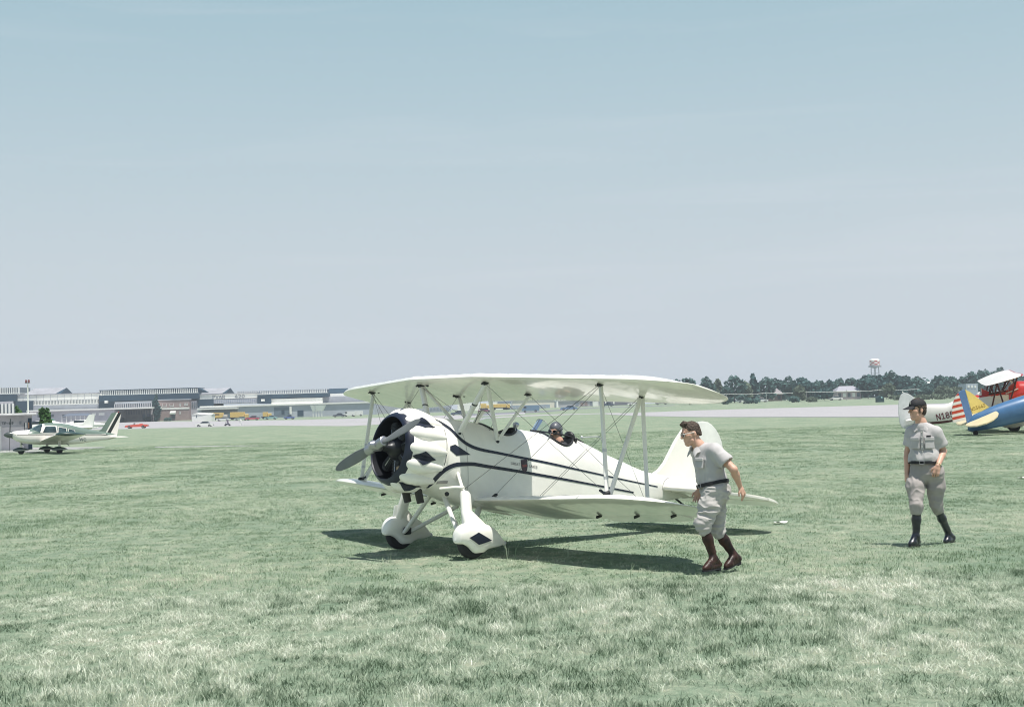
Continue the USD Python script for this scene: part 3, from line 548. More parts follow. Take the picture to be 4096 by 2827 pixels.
part(w, 'balcony', lathe([(R_, zb - .2), (R_ + .9, zb - .2), (R_ + .9, zb + .9), (R_ + .82, zb + .9), (R_ + .82, zb - .05), (R_, zb - .05)], 24), mat('tower_steel', (.26, .28, .32)))
for k in range(6): a = k * np.pi / 3 + .3; part(w, 'leg', tube([(3.4 * math.cos(a), 3.4 * math.sin(a), 0), (2.9 * math.cos(a), 2.9 * math.sin(a), zb)], .28, 6), mat('tower_steel', (.26, .28, .32)))
part(w, 'riser_pipe', tube([(0, 0, 0), (0, 0, zb)], .5, 8), mat('tower_steel', (.26, .28, .32)))
for zq in (.62, .8): part(w, 'brace_ring', tube([(3.0 * math.cos(a), 3.0 * math.sin(a), zb * zq) for a in np.linspace(0, 2 * np.pi, 13)], .1, 4), mat('tower_steel', (.26, .28, .32)))
# ---- houses among the trees
def house(label, a, b_, re, rr, rb, y, wallm, roofm, wins=3):
    t = thing('house', label, 'house'); c = (a + b_) / 2; X = lambda s: xx(s, re, y); zg, ze, zr = zz(c, rb, y), zz(c, re, y), zz(c, rr, y); x0, x1 = X(a), X(b_)
    part(t, 'wall', blk(x0 + .4, x1 - .4, zg - 1, ze, y, y + 8), wallm, False); q = (x1 - x0) * .22
    V = np.array([(x0, y - .5, ze), (x1, y - .5, ze), (x1, y + 8.5, ze), (x0, y + 8.5, ze), (x0 + q, y + 4, zr), (x1 - q, y + 4, zr)]); part(t, 'roof', (V, np.array([(0, 1, 5), (0, 5, 4), (1, 2, 5), (2, 3, 4), (2, 4, 5), (3, 0, 4), (0, 2, 1), (0, 3, 2)])), roofm, False)
    part(t, 'eave', blk(x0, x1, ze - .35, ze - .02, y - .62, y - .5), FRAMEW, False)
    for i in range(wins): xc = x0 + (x1 - x0) * (i + .7) / (wins + .4); part(t, 'window', blk(xc - .5, xc + .5, ze - 2.2, ze - .8, y - .08, y - .01), FRAMEW if i % 2 else GLASSDK, False)
    return t
house('low house with a broad brownish roof among the trees left of the tower', 3050, 3132, 1573, 1552, 1601, 520, BRICK, mat('brown_roof', (.26, .235, .24), var=.08))
house('pinkish house with grey roof and white eaves left of the dark shelter', 3345, 3446, 1562, 1543, 1595, 500, mat('pink_render', (.45, .36, .37), var=.05), mat('grey_lilac_roof', (.33, .32, .36), var=.06), 5)
house('house with pale sunlit roof showing behind the tree tops', 3645, 3692, 1546, 1533, 1570, 600, PALE, mat('sunlit_roof', (.55, .52, .48), var=.05), 1)
house('narrow white house front between two trees', 3716, 3736, 1546, 1526, 1572, 590, FRAMEW, FRAMEW, 1)
house('small cream house behind the trees by the upper wing of the red biplane', 3842, 3864, 1534, 1524, 1560, 585, PALE, FRAMEW, 1)
simple_building('pale_blue_block', 'pale blue-grey block with white windows left of the red biplane', 3864, 3912, 3885, 1534, 1582, 470, mat('pale_blue_wall', (.34, .39, .44), var=.05), None, [(3870, 3878, 1540, 1550, FRAMEW), (3884, 3891, 1541, 1551, FRAMEW), (3897, 3904, 1542, 1552, FRAMEW)], 8)
k = thing('dark_shelter', 'dark green round-topped shelter with a pale disc at the edge of the runway', 'shelter'); y = 360.0; X = lambda s: xx(s, 1600, y)
c0, w_ = (X(3511) + X(3537)) / 2, (X(3537) - X(3511)) / 2; zg, zt = zz(3525, 1608.5, y), zz(3525, 1582.5, y)
arch = [(c0 - w_, zg), (c0 - w_ * .95, zg + (zt - zg) * .7), (c0 - w_ * .55, zt - .12), (c0, zt), (c0 + w_ * .55, zt - .1), (c0 + w_ * .92, zg + (zt - zg) * .72), (c0 + w_, zg)]
v, f = plate_xz(arch, y, y + 2.4); part(k, 'shell', (v, f), mat('dark_green_canvas', (.012, .045, .05), rough=.8), 30); part(k, 'disc', xf(lathe([(0, -.03), (.2, -.03), (.2, .03), (0, .03)], 14, 'y'), None, (X(3527), y - .04, zz(3525, 1589, y))), mat('pale_teal', (.35, .6, .6)))
# ---- overhead line along the far side
y = 470.0; ln = thing('overhead_line', 'pale overhead line on short poles running before the trees', 'power line')
px = [2760, 2900, 3060, 3220, 3380, 3540, 3700]; tops = []
for s in px:
    q = at(s, y); zt = zz(s, 1577 - (s - 2869) * .0283 * 1.0, y); part(ln, 'pole', tube([(q[0], y, q[2] - .2), (q[0], y, zt + .3)], .10, 6), mat('pole_wood', (.30, .29, .28))); tops.append(np.array([q[0], y, zt]))
for a_, b_ in zip(tops[:-1], tops[1:]): part(ln, 'cable', tube([a_ + (b_ - a_) * t - [0, 0, .25 * 4 * t * (1 - t)] for t in np.linspace(0, 1, 7)], .07, 5), FRAMEW)

# ================================================================ trees
def leaf_mat(name, c):
    return usdkit.material(stage, f'/World/Looks/{name}', {'g': ('geometry', {}), 'n': ('noise_texture', {'scale': .35, 'detail': 3.0}), 'ad': ('mix_float', {'fac': .45}), 'ra': ('rgb_ramp', {'ramp': [(.25, tuple(np.array(c) * .55)), (.5, tuple(c)), (.8, tuple(np.array(c) * 1.75))]}),
        'p': ('principled_bsdf', {'roughness': .7, 'specular_ior_level': .2}), 'tr': ('translucent_bsdf', {}), 'mx': ('mix_closure', {'fac': .3})},
        [('g.position', 'n.vector'), ('n.fac', 'ad.a'), ('g.random_per_island', 'ad.b'), ('ad.result', 'ra.fac'), ('ra.color', 'p.base_color'), ('ra.color', 'tr.color'), ('p.BSDF', 'mx.closure1'), ('tr.BSDF', 'mx.closure2')], surface='mx.closure')
LEAFM = {'deep': leaf_mat('deep_foliage', (.085, .19, .185)), 'mid': leaf_mat('mid_foliage', (.12, .235, .215)), 'pale': leaf_mat('pale_foliage', (.22, .28, .20)), 'fresh': leaf_mat('fresh_foliage', (.10, .22, .07))}
BARK = mat('bark', (.11, .095, .085), rough=.9, var=.2, scale=4)
def leaves(lobes, n, size, r, shell=.55):
    """Leaf clumps through the lobes' volume, denser towards the outside."""
    w = np.array([l[3] * l[4] * l[5] for l in lobes]) ** .75; k = r.choice(len(lobes), n, p=w / w.sum()); L = np.array(lobes)[k]
    d = r.normal(size=(n, 3)); d /= np.linalg.norm(d, axis=1, keepdims=True); rad = shell + (1.08 - shell) * r.random(n) ** .7
    C = L[:, :3] + d * rad[:, None] * L[:, 3:6]; u = r.normal(size=(n, 3)) + d * .0; u /= np.linalg.norm(u, axis=1, keepdims=True); nn = unit3(d * .6 + r.normal(size=(n, 3)) * .7 + [0, 0, .3]); u = unit3(np.cross(nn, u)); v = np.cross(nn, u)
    s = size * r.uniform(.55, 1.25, (n, 1)); pts = [C + s * (a * u + b * v + c * nn) for a, b, c in ((-1, -.35, 0), (-.2, -.8, .12), (.9, -.3, 0), (.6, .6, .1), (-.5, .75, -.06))]
    V = np.stack(pts, 1).reshape(-1, 3); b = np.arange(n)[:, None] * 5; return V, np.concatenate([b + [0, 1, 2], b + [0, 2, 3], b + [0, 3, 4]], 1).reshape(-1, 3)
def unit3(a): return a / np.maximum(np.linalg.norm(a, axis=1, keepdims=True), 1e-9)
TN = [0]
def tree(label, sx, y, wpx, rtop, kind='mid', shape='round', n=620, leaf=.62, zg=None, cat='tree', name='tree', group=None, low=.02, rb=None):
    TN[0] += 1; r = np.random.default_rng(100 + TN[0]); q = at(sx, y); H = zz(sx, rtop, y) - q[2]; W_ = wpx / 5704 * y / 2
    t = thing(name, label, cat, (q[0], y, q[2]), None, group); lob = []
    if shape == 'poplar':
        for i in range(9): f = i / 8; lob.append((r.normal(0, W_ * .15), r.normal(0, W_ * .15), H * (.10 + .84 * f), W_ * (.35 + .75 * math.sin(math.pi * min(f * .9 + .12, 1))), W_ * (.4 + .7 * math.sin(math.pi * min(f * .9 + .12, 1))), H * .09))
    elif shape == 'bush':
        for i in range(5): lob.append((r.uniform(-.6, .6) * W_, r.uniform(-.4, .4) * W_, H * r.uniform(.35, .6), W_ * .5, W_ * .5, H * .4))
    else:
        lob.append((0, 0, H * .58, W_ * .72, W_ * .72, H * .34))
        for i in range(9): a = r.uniform(0, 2 * np.pi); f = r.uniform(low + .12, .90); rr = W_ * (.62 if f < .7 else .34); lob.append((rr * math.cos(a), rr * math.sin(a) * .9, H * f, W_ * r.uniform(.26, .42), W_ * r.uniform(.26, .42), H * r.uniform(.10, .17)))
        lob.append((r.normal(0, W_ * .15), 0, H * .90, W_ * .26, W_ * .26, H * .10))
    part(t, 'crown', leaves(lob, n, leaf, r), LEAFM[kind], False)
    tr = [tube([(0, 0, -.3), (r.normal(0, .1), 0, H * .3), (r.normal(0, .25), r.normal(0, .2), H * .72)], [max(.045 * H * .5, .05), .03 * H * .5, .012 * H * .5], 7)]
    for i in range(4 if shape == 'round' else 2): a = r.uniform(0, 2 * np.pi); z0 = H * r.uniform(.25, .5); tr.append(tube([(0, 0, z0), (W_ * .3 * math.cos(a), W_ * .3 * math.sin(a), z0 + H * .14), (W_ * .55 * math.cos(a), W_ * .55 * math.sin(a), z0 + H * .2)], [.018 * H * .5, .012 * H * .5, .006 * H * .5], 5))
    part(t, 'trunk', merge(*tr), BARK); return t
tree('tall dark poplar between hangar and brick block', 621, HG - 14, 27, 1578, 'deep', 'poplar', 760, .42, cat='tree', name='poplar_tree')
tree('fresh green sapling beside the concrete hut, behind the propeller of the low-wing plane', 176, 101, 64, 1629, 'fresh', 'round', 900, .11, name='sapling')
tree('small bright bush whose top shows over the hut roof', 70, 104, 42, 1624, 'fresh', 'round', 520, .10, name='bush', cat='bush')
tree('dark round bush at the doors of the middle hangar', 585, HG - 8, 30, 1665, 'deep', 'bush', 260, .35, name='bush', cat='bush')
tree('small dark bush right of the tail fin of the low-wing plane', 486, HG - 9, 11, 1667, 'deep', 'bush', 120, .3, name='bush', cat='bush')
tree('grey-green bush in front of the brick block', 664, HG - 10, 30, 1668, 'mid', 'bush', 220, .35, name='bush', cat='bush')
T = [(2752, 470, 70, 1517, 'mid', 'hazy tree just behind the near tip of the upper wing'), (2826, 500, 62, 1511, 'mid', 'upright tree right of the near wing tip'), (2868, 520, 34, 1516, 'pale', 'thin pale tree beside a denser one, right of the wing tip'),
     (2932, 490, 92, 1502, 'mid', 'broad tall tree with ragged top left of the thin poplar'), (2975, 500, 50, 1524, 'pale', 'paler half-height tree at the foot of the ragged tall one'), (3011, 505, 30, 1499, 'deep', 'thin dark poplar in the tree row'),
     (3056, 510, 74, 1511, 'mid', 'round tree above the brown-roofed house'), (3100, 530, 66, 1514, 'mid', 'round tree just right of the brown-roofed house'), (3150, 515, 72, 1506, 'mid', 'tall tree between house and round pale tree'),
     (3202, 500, 74, 1511, 'deep', 'dark tree above the round pale tree'), (3190, 470, 46, 1545, 'pale', 'round pale green tree standing lower than the row'), (3228, 505, 60, 1530, 'deep', 'dark lower tree right of the round pale tree'),
     (3266, 520, 54, 1524, 'mid', 'rounded tree, first of three low crowns left of the pinkish house'), (3312, 520, 56, 1522, 'deep', 'second dark low crown left of the pinkish house'), (3290, 478, 74, 1556, 'deep', 'spreading dark tree in front of the low crowns'),
     (3352, 530, 60, 1518, 'mid', 'tree behind the roof of the pinkish house'), (3396, 535, 62, 1516, 'mid', 'second tree behind the roof of the pinkish house'), (3440, 520, 50, 1526, 'mid', 'tree at the right end of the pinkish house'),
     (3466, 500, 74, 1499, 'deep', 'big dark tree left of the tower legs'), (3512, 505, 84, 1501, 'deep', 'big dense tree hiding the tower legs'), (3562, 515, 62, 1484, 'mid', 'tallest ragged tree just right of the water tower'),
     (3604, 505, 72, 1506, 'deep', 'dense tree left of the white tail of the parked biplane'), (3548, 470, 58, 1536, 'pale', 'pale pointed tree above the dark shelter'), (3660, 505, 74, 1509, 'mid', 'tree above the capped man'),
     (3628, 480, 50, 1548, 'mid', 'lower tree left of the capped man'), (3700, 470, 60, 1540, 'mid', 'bushy tree right of the capped man'), (3752, 510, 78, 1507, 'mid', 'full tree between the narrow white house and the striped rudder'), (3800, 510, 72, 1508, 'mid', 'full tree just above the striped rudder'),
     (3770, 460, 70, 1548, 'pale', 'pale lower tree left of the striped rudder'), (3820, 462, 50, 1552, 'pale', 'second pale lower tree behind the striped rudder'), (3880, 520, 84, 1490, 'mid', 'tall tree left of the upper wing of the red biplane'), (3935, 540, 80, 1480, 'mid', 'tree rising above the upper wing of the red biplane'),
     (3990, 560, 60, 1472, 'mid', 'loose tree top above the middle of the red biplane wing'), (4060, 540, 70, 1494, 'deep', 'tree behind the red cowl at the right edge'), (4100, 540, 60, 1508, 'mid', 'last tree cut by the right edge'), (2700, 540, 70, 1522, 'mid', 'tree hidden mostly behind the near wing tip')]
for sx, y, w_, rt, kd, lb in T: tree(lb, sx, y, w_ * 1.25, rt - 2, kd, 'poplar' if w_ < 32 else 'round', 430 if w_ < 60 else 620, .62, group='trees along the far side of the field')
for sx, y, w_, rt, lb in ((2905, 455, 60, 1590, 'low hedge bush under the broad tall tree'), (3000, 455, 70, 1590, 'low hedge bush left of the brown-roofed house'), (3590, 440, 60, 1580, 'pale hedge bush right of the dark shelter'), (3780, 430, 110, 1571, 'long pale hedge left of the striped rudder'), (3700, 432, 90, 1574, 'long pale hedge behind the capped man'), (3160, 455, 60, 1585, 'low bush at the foot of the tall trees'), (3240, 452, 50, 1586, 'low bush below the round pale tree')):
    tree(lb, sx, y, w_, rt, 'pale' if 'pale' in lb else 'mid', 'bush', 200, .45, name='bush', cat='bush')

# a far wood closing the gaps between the nearer trees, one unbroken mass
r_ = np.random.default_rng(9); lob = []
for sx in np.arange(2680, 4200, 13): q = at(sx, 600 + r_.uniform(-15, 15)); hh = r_.uniform(3.0, 6.5) * (1.25 if sx > 3450 else 1.0); lob.append((q[0], q[1], q[2] + hh * .42, 2.6, 2.4, hh * .58))
tag(part('/World', 'far_wood', leaves(lob, 7000, .75, r_), LEAFM['mid'], False), 'far-off wood and undergrowth behind the tree row', None, None, 'stuff')

# ================================================================ cars, trucks and small figures far off
TYRE = mat('far_tyre', (.02, .02, .022), rough=.9)
CARGL = mat('car_glass', (.03, .04, .05), rough=.15)
def car(label, sx, y, col, L=4.6, head=0, style='sedan', colname='car_paint', group=None):
    q = at(sx, y); t = thing('car' if style != 'van' else 'van', label, 'car' if style != 'van' else 'van', q, head, group); pm = mat(colname, col, rough=.3, coat=.4, var=.03); h = L / 2; W_ = .86
    prof = {'sedan': [(-h, .35), (-h + .05, .78), (-h + 1.0, .92), (h - 1.3, .92), (h - .1, .78), (h, .55), (h - .02, .3)], 'open': [(-h, .35), (-h + .04, .80), (-h + 1.0, .88), (-.3, .84), (.6, .88), (h - .15, .72), (h, .5), (h - .02, .3)], 'van': [(-h, .35), (-h, 1.9), (h - 1.0, 1.95), (h - .4, 1.1), (h, .95), (h, .35)]}[style]
    v, f = plate_xz(prof, -W_, W_); v[:, 1] *= np.where(v[:, 2] > .7, .95, 1.0); part(t, 'body', (v, f), pm, 25)
    if style == 'sedan':
        c = np.array([[(-h + .85, s * .74, .9), (-h + 1.35, s * .60, 1.36), (.35, s * .60, 1.38), (1.0, s * .72, .9)] for s in (-1, 1)]); part(t, 'glasshouse', loft(c), CARGL, 20)
        part(t, 'roof', box(((-h + 1.35 + .35) / 2, 0, 1.385), (.35 + h - 1.35 + .1, 1.24, .06), None, .02), pm)
    elif style == 'open':
        part(t, 'windscreen', box((.55, 0, 1.05), (.05, 1.3, .36), rotm(0, 0, -.4)), CARGL); part(t, 'seat', box((-.25, 0, .9), (.7, 1.2, .25), None, .06), mat('car_seat', (.5, .35, .33))); part(t, 'folded_hood', box((-.95, 0, .93), (.6, 1.3, .2), None, .07), pm)
    else: part(t, 'side_window', box((h - 1.0, 0, 1.45), (.8, W_ * 2 + .02, .5), None, .03), CARGL)
    for sx_, sy in ((h * .62, 1), (h * .62, -1), (-h * .6, 1), (-h * .6, -1)):
        w = part(t, 'wheel', xf(lathe([(.0, -.09), (.30, -.09), (.33, -.05), (.33, .05), (.30, .09), (0, .09)], 14, 'y'), None, (sx_, sy * .79, .33)), TYRE); part(w, 'hubcap', xf(lathe([(0, -.1), (.16, -.095), (.16, .095), (0, .1)], 10, 'y'), None, (sx_, sy * .79, .33)), STEEL)
    for s, nm in ((1, 'bumper'), (-1, 'bumper')): part(t, nm, box((s * (h + .03), 0, .45), (.1, 1.6, .14), None, .03), STEEL)
    return t
car('red open-topped car driving along the apron', 542, 312, (.60, .09, .06), 4.9, 182, 'open', 'red_car_paint')
car('white two-door car with dark roof on the apron', 812, 345, (.66, .66, .62), 4.3, 183, 'sedan', 'white_car_paint')
car('pale car parked before the first yellow truck', 888, 505, (.58, .60, .58), 4.9, 175, 'sedan', 'pale_car_paint')
car('grey-green car parked before the second yellow truck', 958, 505, (.30, .36, .33), 4.9, 185, 'sedan', 'grey_green_paint')
car('dark red car parked right of the yellow trucks', 1004, 505, (.42, .05, .08), 5.0, 180, 'sedan', 'dark_red_paint')
car('dark blue car behind the dark red one', 1006, 522, (.06, .08, .12), 5.0, 182, 'sedan', 'dark_blue_paint')
car('turquoise van-like car near the open hangar', 1078, 510, (.22, .38, .38), 4.6, 178, 'sedan', 'turquoise_paint')
car('small royal blue car right of the turquoise one', 1152, 500, (.08, .12, .32), 3.8, 180, 'sedan', 'royal_blue_paint')
car('small white van right of the flared white box', 1392, 515, (.66, .66, .64), 4.2, 178, 'van', 'white_van_paint')
car('dark car beside the white vans, beyond the far wing tip', 1350, 512, (.05, .06, .09), 4.4, 182, 'sedan', 'black_car_paint')
car('second white van seen under the far wing tip', 1424, 520, (.66, .66, .64), 4.0, 181, 'van', 'white_van_paint')
car('slate blue pickup-like car on the perimeter road between the cabane struts', 2115, 420, (.14, .22, .30), 5.2, 182, 'van', 'slate_paint')
car('steel blue car on the perimeter road right of the white mast', 2269, 430, (.10, .17, .30), 5.2, 178, 'sedan', 'steel_blue_paint')
car('maroon car parked low beside the cabane strut', 1932, 460, (.20, .07, .12), 4.4, 184, 'sedan', 'maroon_paint')
car('dark blue car behind the cowl, right of the engine', 1826, 420, (.05, .08, .18), 4.4, 181, 'sedan', 'dark_blue_paint')
car('blue car in the row beside the near interplane strut', 2424, 500, (.06, .09, .16), 4.4, 180, 'sedan', 'dark_blue_paint')
car('white car under the near wing tip, left of the dark ones', 2530, 505, (.62, .63, .62), 4.6, 180, 'sedan', 'white_car_paint')
car('dark car just under the tip of the near upper wing', 2640, 505, (.06, .06, .09), 4.6, 180, 'sedan', 'black_car_paint')
car('dark blue car right of the near upper wing tip', 2880, 492, (.06, .08, .14), 4.6, 181, 'sedan', 'dark_blue_paint')
car('white car parked below the ragged tall tree', 2970, 488, (.62, .63, .62), 4.6, 180, 'sedan', 'white_car_paint')
car('pale car before the brown-roofed house', 3036, 488, (.5, .52, .54), 4.8, 180, 'sedan', 'pale_car_paint')
car('white car in front of the pinkish house garden', 3336, 480, (.6, .6, .6), 4.5, 182, 'sedan', 'white_car_paint')
YEL = mat('truck_yellow', (.62, .42, .13), rough=.5, var=.05)
def truck(label, sx, y, W_, Hh, lettering=False):
    q = at(sx, y); t = thing('truck', label, 'truck', q, 0); part(t, 'box_body', box((0, 0, .9 + Hh / 2), (W_, 2.3, Hh), None, .06), YEL, False); part(t, 'chassis', box((0, 0, .72), (W_ + 1.2, 1.9, .3)), TYRE, False); part(t, 'cab', box((W_ / 2 + .75, 0, 1.35), (1.3, 2.1, 1.4), None, .15), YEL if not lettering else mat('truck_cab', (.5, .45, .4)))
    for s in (-.36, .36, .5): part(t, 'wheel', xf(lathe([(0, -1.1), (.45, -1.1), (.48, -1.0), (.48, 1.0), (.45, 1.1), (0, 1.1)], 14, 'y'), None, (W_ * s, 0, .48)), TYRE)
    if lettering: part(t, 'dark_sign', box((-.3, -1.165, .9 + Hh * .66), (W_ * .55, .02, .5)), mat('sign_brown', (.16, .10, .05)), False)
    return t
truck('yellow box truck with a dark sign on its side beside the white shed', 866, 527, 4.0, 1.9, True)
truck('larger yellow box truck right of the first', 945, 527, 5.2, 1.9)
truck('short tan truck left of the open hangar', 1056, 527, 1.6, 1.6)
truck('yellow truck seen between front cabane struts', 1928, 540, 2.2, 1.7)
truck('yellow bus-like truck left of the low blue-grey shed', 1992, 540, 5.2, 1.3)
def far_person(label, sx, y, top, bot, hgt):
    q = at(sx, y); t = thing('person', label, 'person', q); C = lambda a, b, ra, rb: (a, b, ra, rb); F = Field(V3(-.5, -.4, -.05), V3(.5, .4, hgt + .1), .035); k = hgt / 1.75
    for s in (1, -1): F.cone((s * .10 * k, s * .12, .06), (s * .09 * k, 0, .85 * k), .07, .10, .05); F.cone((s * .22 * k, 0, 1.40 * k), (s * .27 * k, -s * .08, .88 * k), .06, .05, .04)
    F.cone((0, 0, .9 * k), (0, 0, 1.38 * k), .14, .17, .06); F.cone((0, 0, 1.42 * k), (0, 0, 1.50 * k), .07, .06, .04); m = F.mesh(3); part(t, 'clothed_body', m, top, True)
    H_ = Field(V3(-.2, -.2, 1.35 * k), V3(.2, .2, hgt + .05), .02); H_.ell((0, 0, 1.62 * k), np.eye(3), (.09, .085, .115)); part(t, 'head', H_.mesh(3), bot, True); return t
far_person('tiny figure dressed all in white standing on the apron', 957, 350, FRAMEW, mat('pale_hat', (.6, .58, .52)), 1.72)
sc = thing('scooter_rider', 'dark scooter with a crouched rider on the apron left of the white figure', 'scooter', at(904, 355), 175)
part(sc, 'scooter_body', merge(box((0, 0, .5), (1.0, .3, .35), None, .1), tube([(.5, 0, .35), (.45, 0, .95), (.4, 0, 1.0)], .05, 6)), mat('scooter_paint', (.06, .06, .10)))
for s in (-.5, .55): part(sc, 'wheel', xf(lathe([(0, -.07), (.26, -.07), (.26, .07), (0, .07)], 12, 'y'), None, (s, 0, .26)), TYRE)
F = Field(V3(-.5, -.4, .5), V3(.6, .4, 1.6), .03); F.cone((-.15, 0, .75), (-.05, 0, 1.2), .17, .17, .05); F.cone((-.05, .2, 1.15), (.38, .2, 1.0), .06, .05); F.cone((-.05, -.2, 1.15), (.38, -.2, 1.0), .06, .05); F.ell((.02, 0, 1.42), np.eye(3), (.1, .09, .12)); part(sc, 'rider', F.mesh(3), mat('rider_clothes', (.10, .08, .12)), True)
# parked light aircraft beyond the low-wing plane: fuselage, wing and fin
def far_plane(label, sx, y, head, wm, fm):
    q = at(sx, y); t = thing('parked_plane', label, 'airplane', q, head); a = np.arange(16) * 2 * np.pi / 16
    rings = [np.c_[np.full(16, x), w * np.cos(a), zc + hh * np.sin(a)] for x, w, hh, zc in ((2.2, .12, .14, 1.15), (1.9, .4, .42, 1.15), (.8, .52, .62, 1.3), (-.5, .52, .66, 1.32), (-2.0, .28, .34, 1.2), (-4.3, .08, .12, 1.15))]
    part(t, 'fuselage', loft(rings), wm); part(t, 'wing', box((0.3, 0, .8), (1.5, 9.4, .16), None, .06), wm); part(t, 'fin', plate_xz([(-3.3, 1.2), (-4.1, 2.35), (-4.6, 2.35), (-4.4, 1.1)], -.06, .06), fm, False); part(t, 'tailplane', box((-4.0, 0, 1.2), (.8, 3.2, .08), None, .03), wm)
    part(t, 'cabin_glass', box((.25, 0, 1.72), (1.6, .96, .36), None, .12), CARGL)
    for x, y_ in ((1.6, 0), (-.2, 1.3), (-.2, -1.3)): part(t, 'wheel', xf(lathe([(0, -.08), (.2, -.08), (.2, .08), (0, .08)], 12, 'y'), None, (x, y_, .2)), TYRE); part(t, 'gear_strut', tube([(x, y_, .2), (x, y_ * .7, .9)], .05, 6), STEEL)
    return t
far_plane('white parked plane whose fin shows above the cabin of the low-wing plane', 172, 128, 178, FRAMEW, FRAMEW)
far_plane('white parked plane with its fin above the rear fuselage of the low-wing plane', 322, 200, 175, FRAMEW, FRAMEW)
far_plane('parked plane with a green fin farther back', 310, 235, 5, FRAMEW, mat('green_fin', (.16, .32, .28)))

# ================================================================ the white biplane
P_LOC, P_ROT = (-1.047, 18.381, 0.0), rotm(RAD(216.576)) @ rotm(0, RAD(-0.4))
bip = thing('biplane', 'white two-seat biplane with scalloped navy diamonds on its bumped radial engine cowl', 'biplane', P_LOC, P_ROT)

f_top = lambda x: crv(x, [(.28, 1.765), (.05, 1.757), (-.19, 1.738), (-.6, 1.675), (-.9, 1.615), (-1.3, 1.572), (-1.5, 1.537), (-1.83, 1.497), (-2.2, 1.43), (-2.5, 1.325), (-2.8, 1.19), (-3.1, 1.075), (-3.6, .888), (-3.9, .825), (-4.7, .72)])
f_bot = lambda x: crv(x, [(.28, .86), (0, .735), (-.4, .60), (-1.0, .48), (-1.5, .42), (-2.5, .39), (-3.8, .44), (-4.7, .50)])
f_w = lambda x: crv(x, [(.28, .45), (0, .445), (-.3, .415), (-.7, .385), (-1.5, .355), (-2.3, .29), (-3.0, .205), (-3.9, .115), (-4.7, .035)])
f_nl = lambda x: crv(x, [(.28, 2.1), (.0, 2.6), (-.4, 4.5), (-4.7, 4.5)])
f_zc = lambda x: f_bot(x) + (f_top(x) - f_bot(x)) * 0.46
def fus_y(x, z):
    t, b, w, c = f_top(x), f_bot(x), f_w(x), f_zc(x)
    q = np.where(z > c, np.clip((z - c) / (t - c), 0, 1), np.clip((c - z) / (c - b), 0, 1)); n = np.where(z > c, 2.25, f_nl(x))
    return w * np.maximum(1 - q ** n, 0) ** (1 / n)
def fus_z(x, y):
    t, w, c = f_top(x), f_w(x), f_zc(x)
    return c + (t - c) * np.maximum(1 - np.clip(np.abs(y) / w, 0, 1) ** 2.25, 0) ** (1 / 2.25)
def fus_ring(x, n=48):
    t, b, w, c, nl = float(f_top(x)), float(f_bot(x)), float(f_w(x)), float(f_zc(x)), float(f_nl(x))
    a = np.arange(n) * 2 * np.pi / n; ca, sa = np.cos(a), np.sin(a); e = np.where(sa > 0, 2.25, nl)
    y = w * np.sign(ca) * np.abs(ca) ** (2 / e); z = c + np.where(sa > 0, t - c, c - b) * np.sign(sa) * np.abs(sa) ** (2 / e)
    return np.c_[np.full(n, x), y, z]
def fus_norm(x, z, e=0.01):
    n = np.stack([-(fus_y(x + e, z) - fus_y(x - e, z)) / (2 * e), np.ones_like(x), -(fus_y(x, z + e) - fus_y(x, z - e)) / (2 * e)], -1)
    return n / np.linalg.norm(n, axis=-1, keepdims=True)
def on_side(v2, side=1, off=0.004):
    x, z = v2[:, 0], v2[:, 1]; z = np.minimum(z, f_top(x) - .015); n = fus_norm(x, z)
    p = np.stack([x, fus_y(x, z), z], -1) + off * n
    return p * [1, side, 1]
def decal(poly, side=1, off=0.004, edge=0.04):
    v, f = trimesh.creation.triangulate_polygon(poly if hasattr(poly, 'exterior') else Polygon(poly), engine='earcut')
    v, f = trimesh.remesh.subdivide_to_size(np.c_[v, 0 * v[:, 0]], f, edge)[:2]
    p = on_side(v[:, :2], side, off); n = np.cross(p[f[:, 1]] - p[f[:, 0]], p[f[:, 2]] - p[f[:, 0]])[:, 1] * side
    f = f.copy(); f[n < 0] = f[n < 0][:, ::-1]; return p, f
def ribbon(pts, widths, side=1, off=0.004, n=90):
    pts = np.asarray(pts, float); s = np.r_[0, np.cumsum(np.linalg.norm(np.diff(pts, axis=0), axis=1))]
    from scipy.interpolate import PchipInterpolator
    t = np.linspace(0, s[-1], n); p = np.c_[PchipInterpolator(s, pts[:, 0])(t), PchipInterpolator(s, pts[:, 1])(t)]; w = np.interp(t, s, widths)
    d = np.gradient(p, axis=0); d /= np.linalg.norm(d, axis=1, keepdims=True); nn = np.c_[-d[:, 1], d[:, 0]]
    g = np.stack([on_side(p + nn * w[:, None] * k, side, off) for k in (-.5, 0, .5)], 1)
    v, f = sheet(g); nrm = np.cross(v[f[:, 1]] - v[f[:, 0]], v[f[:, 2]] - v[f[:, 0]])[:, 1].mean() * side
    return v, (f if nrm > 0 else f[:, ::-1])
xs = np.r_[np.linspace(.28, -1, 22), np.linspace(-1.07, -4.7, 50)]
body = trimesh.Trimesh(*loft([fus_ring(x) for x in xs]), process=True)
def oval(cx, lx, ly, n=40):
    a = np.arange(n) * 2 * np.pi / n; return np.c_[cx + lx * np.cos(a), ly * np.sin(a)]
COCKPITS = [(-.985, .30, .235), (-1.955, .29, .235)]
cut = [trimesh.Trimesh(*slab(Polygon(oval(*c)), 1.02, 2.2)) for c in COCKPITS]
for c in cut: c.fix_normals()
body.fix_normals()
hull = trimesh.boolean.difference([body] + cut, engine='manifold')
part(bip, 'fuselage', tm(hull), WHITE, 40)
